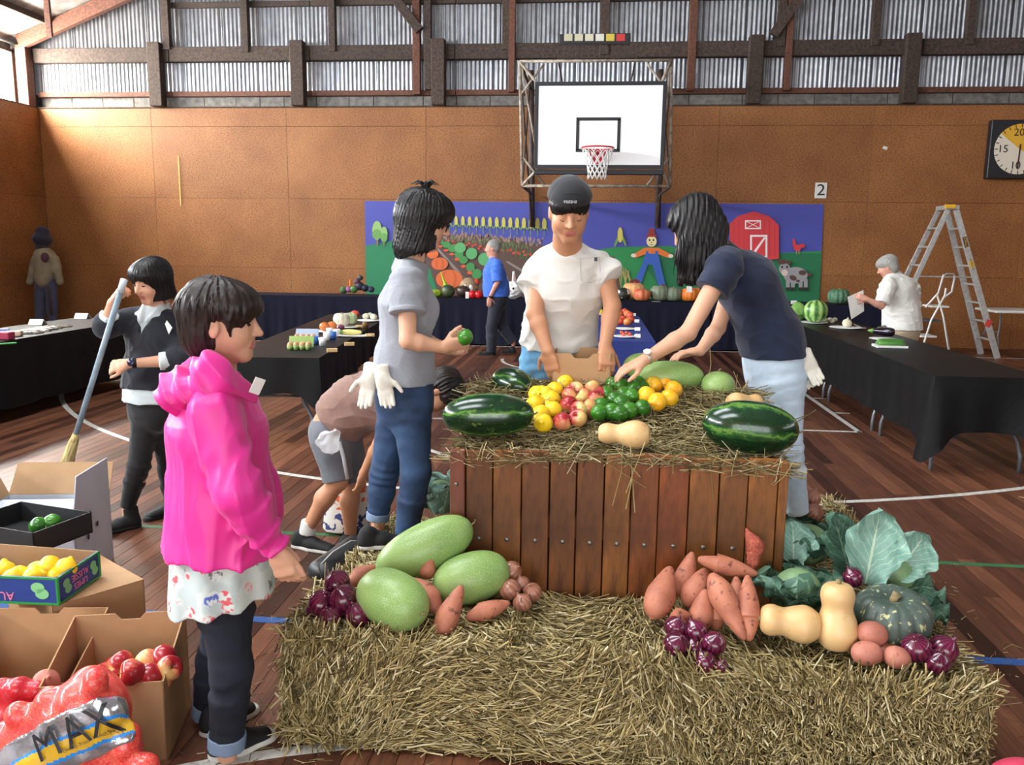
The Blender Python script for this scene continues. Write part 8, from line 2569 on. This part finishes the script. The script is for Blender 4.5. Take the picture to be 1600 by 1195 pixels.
# --- side table at the left
for (px, py, lb) in ((205, 497, 'folded white card at the far end of the side table'), (190, 507, 'white card lying near the sweeping woman\'s elbow'), (60, 507, 'brown and white folded card on the side table'), (130, 497, 'white folded card at the back edge of the side table')):
 c = T(px, py) + vec(0, 0, .03)
 g = G(); g.beam(c + vec(0, -.06, -.03), c + vec(0, -.02, .03), .16, .004, 0); g.beam(c + vec(0, .05, -.03), c + vec(0, -.02, .03), .16, .004, 0)
 tag(g.build('folded_card', MCARDP, center=True), lb, 'card')
for i, (px, py, col, s, lb) in enumerate(((8, 530, srgb(150, 40, 70), (.14, .10, .07), 'dark pink packet on the side table'), (22, 525, srgb(196, 170, 150), (.14, .08, .05), 'beige packet on the side table'), (4, 523, srgb(120, 130, 180), (.12, .1, .06), 'lilac packet on the side table'), (6, 538, srgb(60, 150, 70), (.2, .03, .012), 'green ruler at the side table edge'))):
 tag(G().box(T(px, py) + vec(0, 0, s[2] / 2), s, .008, rotm(0, 0, .3 * i)).build('packet', M('packet_%d' % i, col, .5), center=True), lb, 'packet')
sd = SD(.012); cs = T(60, 518) + vec(0, 0, .0)
sd.u(ec(T(30, 522) + vec(0, 0, -.005), T(95, 510) + vec(0, 0, -.005), (.16, .02), (.12, .02), vec(1, 0, 0)), 0).folds(lambda P: .012 * (1 - 2 * np.abs(wavy(P, 30, 3)))).cut((0, 0, -1), (0, 0, TZ + .005))
V, Fq = sd.mesh(); tag(link('plastic_sheet', np_mesh('plastic_sheet', V - cs, Fq, M('crumpled_film', srgb(60, 60, 58), .25, col2=srgb(120, 118, 112), scale=30), False), None, cs), 'crumpled plastic sheet spread on the side table', 'plastic sheet')
# --- back wall tables
BZt = .785
B_ = lambda px, py, Y=13.95: vec(at(px, py, Y=Y)[0], Y, BZt)
cf = thing('craft_figure', 'dark vegetable craft figure with orange and purple bits', 'craft', B_(560, 450))
for (px, py, r, col, nm) in ((553, 452, .07, srgb(70, 120, 60), 'green_ball'), (562, 447, .08, srgb(44, 36, 60), 'body'), (570, 450, .07, srgb(30, 40, 60), 'body'), (558, 440, .06, srgb(90, 50, 70), 'head'), (563, 434, .05, srgb(60, 60, 60), 'head'), (545, 452, .06, srgb(150, 90, 140), 'flower'), (537, 453, .07, srgb(60, 100, 60), 'green_ball'), (580, 452, .06, srgb(50, 50, 70), 'tail')):
 G().sphere(at(px, py, Y=13.9), (r, r, r * .9), 12, 8).build(nm, M('craft_%d' % int(px), col, .6), cf, True)
G().box(at(547, 443, Y=13.92), (.03, .03, .14), .004).build('carrot_stick', MORP, cf)
pumpkin('flat lime green squash on the back table', B_(678, 455) + vec(0, 0, .07), .15, .07, 10, M('lime_squash', srgb(150, 180, 40), .5), 'squash', 'squash')
ball('gourd', 'mottled dark green gourd on the back table', 'gourd', B_(700, 452) + vec(0, 0, .11), .12, m_spot('dark_gourd', srgb(50, 66, 44), srgb(70, 84, 56), srgb(140, 120, 70), 30), .9)
ball('gourd', 'dark brown gourd next to the mottled one', 'gourd', B_(724, 452) + vec(0, 0, .11), .12, m_spot('brown_gourd', srgb(46, 34, 28), srgb(64, 50, 40), srgb(90, 70, 50), 30), .8)
cn = G().lathe([(.0001, 0), (.07, 0), (.02, .12), (.006, .30), (.0001, .31)], 14, B_(698, 440, 14.1) + vec(0, 0, .14), rotm(0, -.35, 0))
tag(cn.build('paper_cone', M('lime_paper', srgb(168, 214, 50), .6), None, True, center=True), 'bright lime green pointed cone on the gourds', 'craft')
wf_ = thing('wicker_face', 'round wicker craft face with white patches on the back table', 'craft', B_(733, 445, 14.1))
G().sphere(B_(733, 445, 14.1) + vec(0, 0, .17), (.17, .14, .17), 16, 10).build('wicker_ball', M('wicker', srgb(120, 96, 72), .8, col2=srgb(170, 146, 116), scale=30, bump=.6, bscale=50), wf_, True)
for s in (-1, 1): G().sphere(B_(733, 445, 14.1) + vec(s * .05, -.13, .17), (.035, .02, .055), 10, 8).build('eye_patch', MPLATE, wf_, True)
G().box(B_(730, 455, 13.75) + vec(0, 0, .06), (.06, .01, .11), .002).build('paper_tag', MCARDP, wf_)
for i, px in enumerate((738, 748)): ball('apple', ['red shiny apple on the back table, nearer the wicker face', 'red shiny apple on the back table, nearer the man in blue'][i], 'apple', B_(px, 460, 13.8) + vec(0, 0, .07), .07, M('shiny_red', srgb(206, 26, 34), .2), .95)
ball('tomato', 'red tomato stacked above the shiny apples', 'tomato', B_(744, 440, 14.1) + vec(0, 0, .26), .06, MREDA)
rb = thing('rabbit_craft', 'fluffy white rabbit head craft with tall ears on the back table', 'craft', B_(803, 460))
rc_ = B_(803, 460) + vec(0, 0, .15)
sd = SD(.009).u(el(rc_, (.155, .14, .15)), 0).folds(lambda P: .016 * wavy(P, 70, 2)); sd_build(sd, 'fluffy_head', MPLATE, rb, None, 0)
for s in (-1, 1):
 sd = SD(.009).u(ec(rc_ + vec(s * .06 - .06, 0, .12), rc_ + vec(s * .08 - .09, 0, .30), (.04, .02), (.022, .014), vec(1, 0, 0)), 0); e_ = sd_build(sd, 'ear', MPLATE, rb)
 sd = SD(.008).u(ec(rc_ + vec(s * .06 - .06, -.02, .15), rc_ + vec(s * .08 - .085, -.015, .25), (.018, .008), (.010, .006), vec(1, 0, 0)), 0); sd_build(sd, 'inner_ear', M('ear_pink', srgb(220, 150, 150), .7), e_)
 G().sphere(rc_ + vec(s * .05 - .05, -.14, .03), (.016, .01, .02), 8, 6).build('eye', MEYE, rb, True)
G().sphere(rc_ + vec(-.05, -.15, -.015), (.018, .012, .013), 8, 6).build('nose', M('ear_pink', srgb(220, 150, 150)), rb, True)
ball('gourd', 'dark gourd with a white patch beside the tan pumpkin', 'gourd', B_(974, 462) + vec(0, 0, .11), .12, m_spot('dark_white_gourd', srgb(34, 40, 36), srgb(44, 50, 44), srgb(220, 220, 214), 8, .5, .58, .6), .9)
pumpkin('large tan ribbed pumpkin on the back table', B_(990, 460, 14.1) + vec(0, 0, .16), .19, .15, 12, MTANP)
pumpkin('red turban squash with a white tag on the back table', B_(1003, 463, 13.85) + vec(0, 0, .11), .14, .11, 8, M('turban_red', srgb(196, 70, 50), .4, col2=srgb(214, 140, 90), scale=6), 'squash', 'turban_squash')
pumpkin('grey mottled pumpkin, the larger of the pair', B_(1031, 462) + vec(0, 0, .14), .16, .14, 10, MGREYP)
pumpkin('grey mottled pumpkin, the smaller of the pair', B_(1052, 462) + vec(0, 0, .125), .145, .125, 10, MGREYP)
pumpkin('orange pumpkin with a white label on the back table', B_(1077, 463) + vec(0, 0, .12), .15, .12, 12, MORP)
pumpkin('orange pumpkin behind the arm of the woman in navy', B_(1090, 461, 14.1) + vec(0, 0, .12), .14, .12, 12, MORP)
for (px, py, s, lb, rx) in ((1006, 464, (.09, .008, .12), 'white tag leaning on the turban squash', -.3), (1025, 467, (.14, .05, .004), 'white tag lying before the grey pumpkins', 0), (1077, 452, (.09, .008, .10), 'white label stuck on the orange pumpkin', -.4), (1241, 467, (.1, .008, .06), 'white tag at the end of the farm banner', -.3)):
 c = at(px, py, Y=13.82 if py != 467 else 13.84)
 if py == 467: c[2] = BZt + (.03 if px > 1200 else .004)
 tag(G().box(c, s, .001, rotm(rx, 0, .1)).build('paper_tag', MCARDP, center=True), lb, 'tag')
pumpkin('green ribbed pumpkin with a tag at the end of the back table', B_(1310, 470) + vec(0, 0, .135), .175, .135, 12, MGREENP, depth=.10)
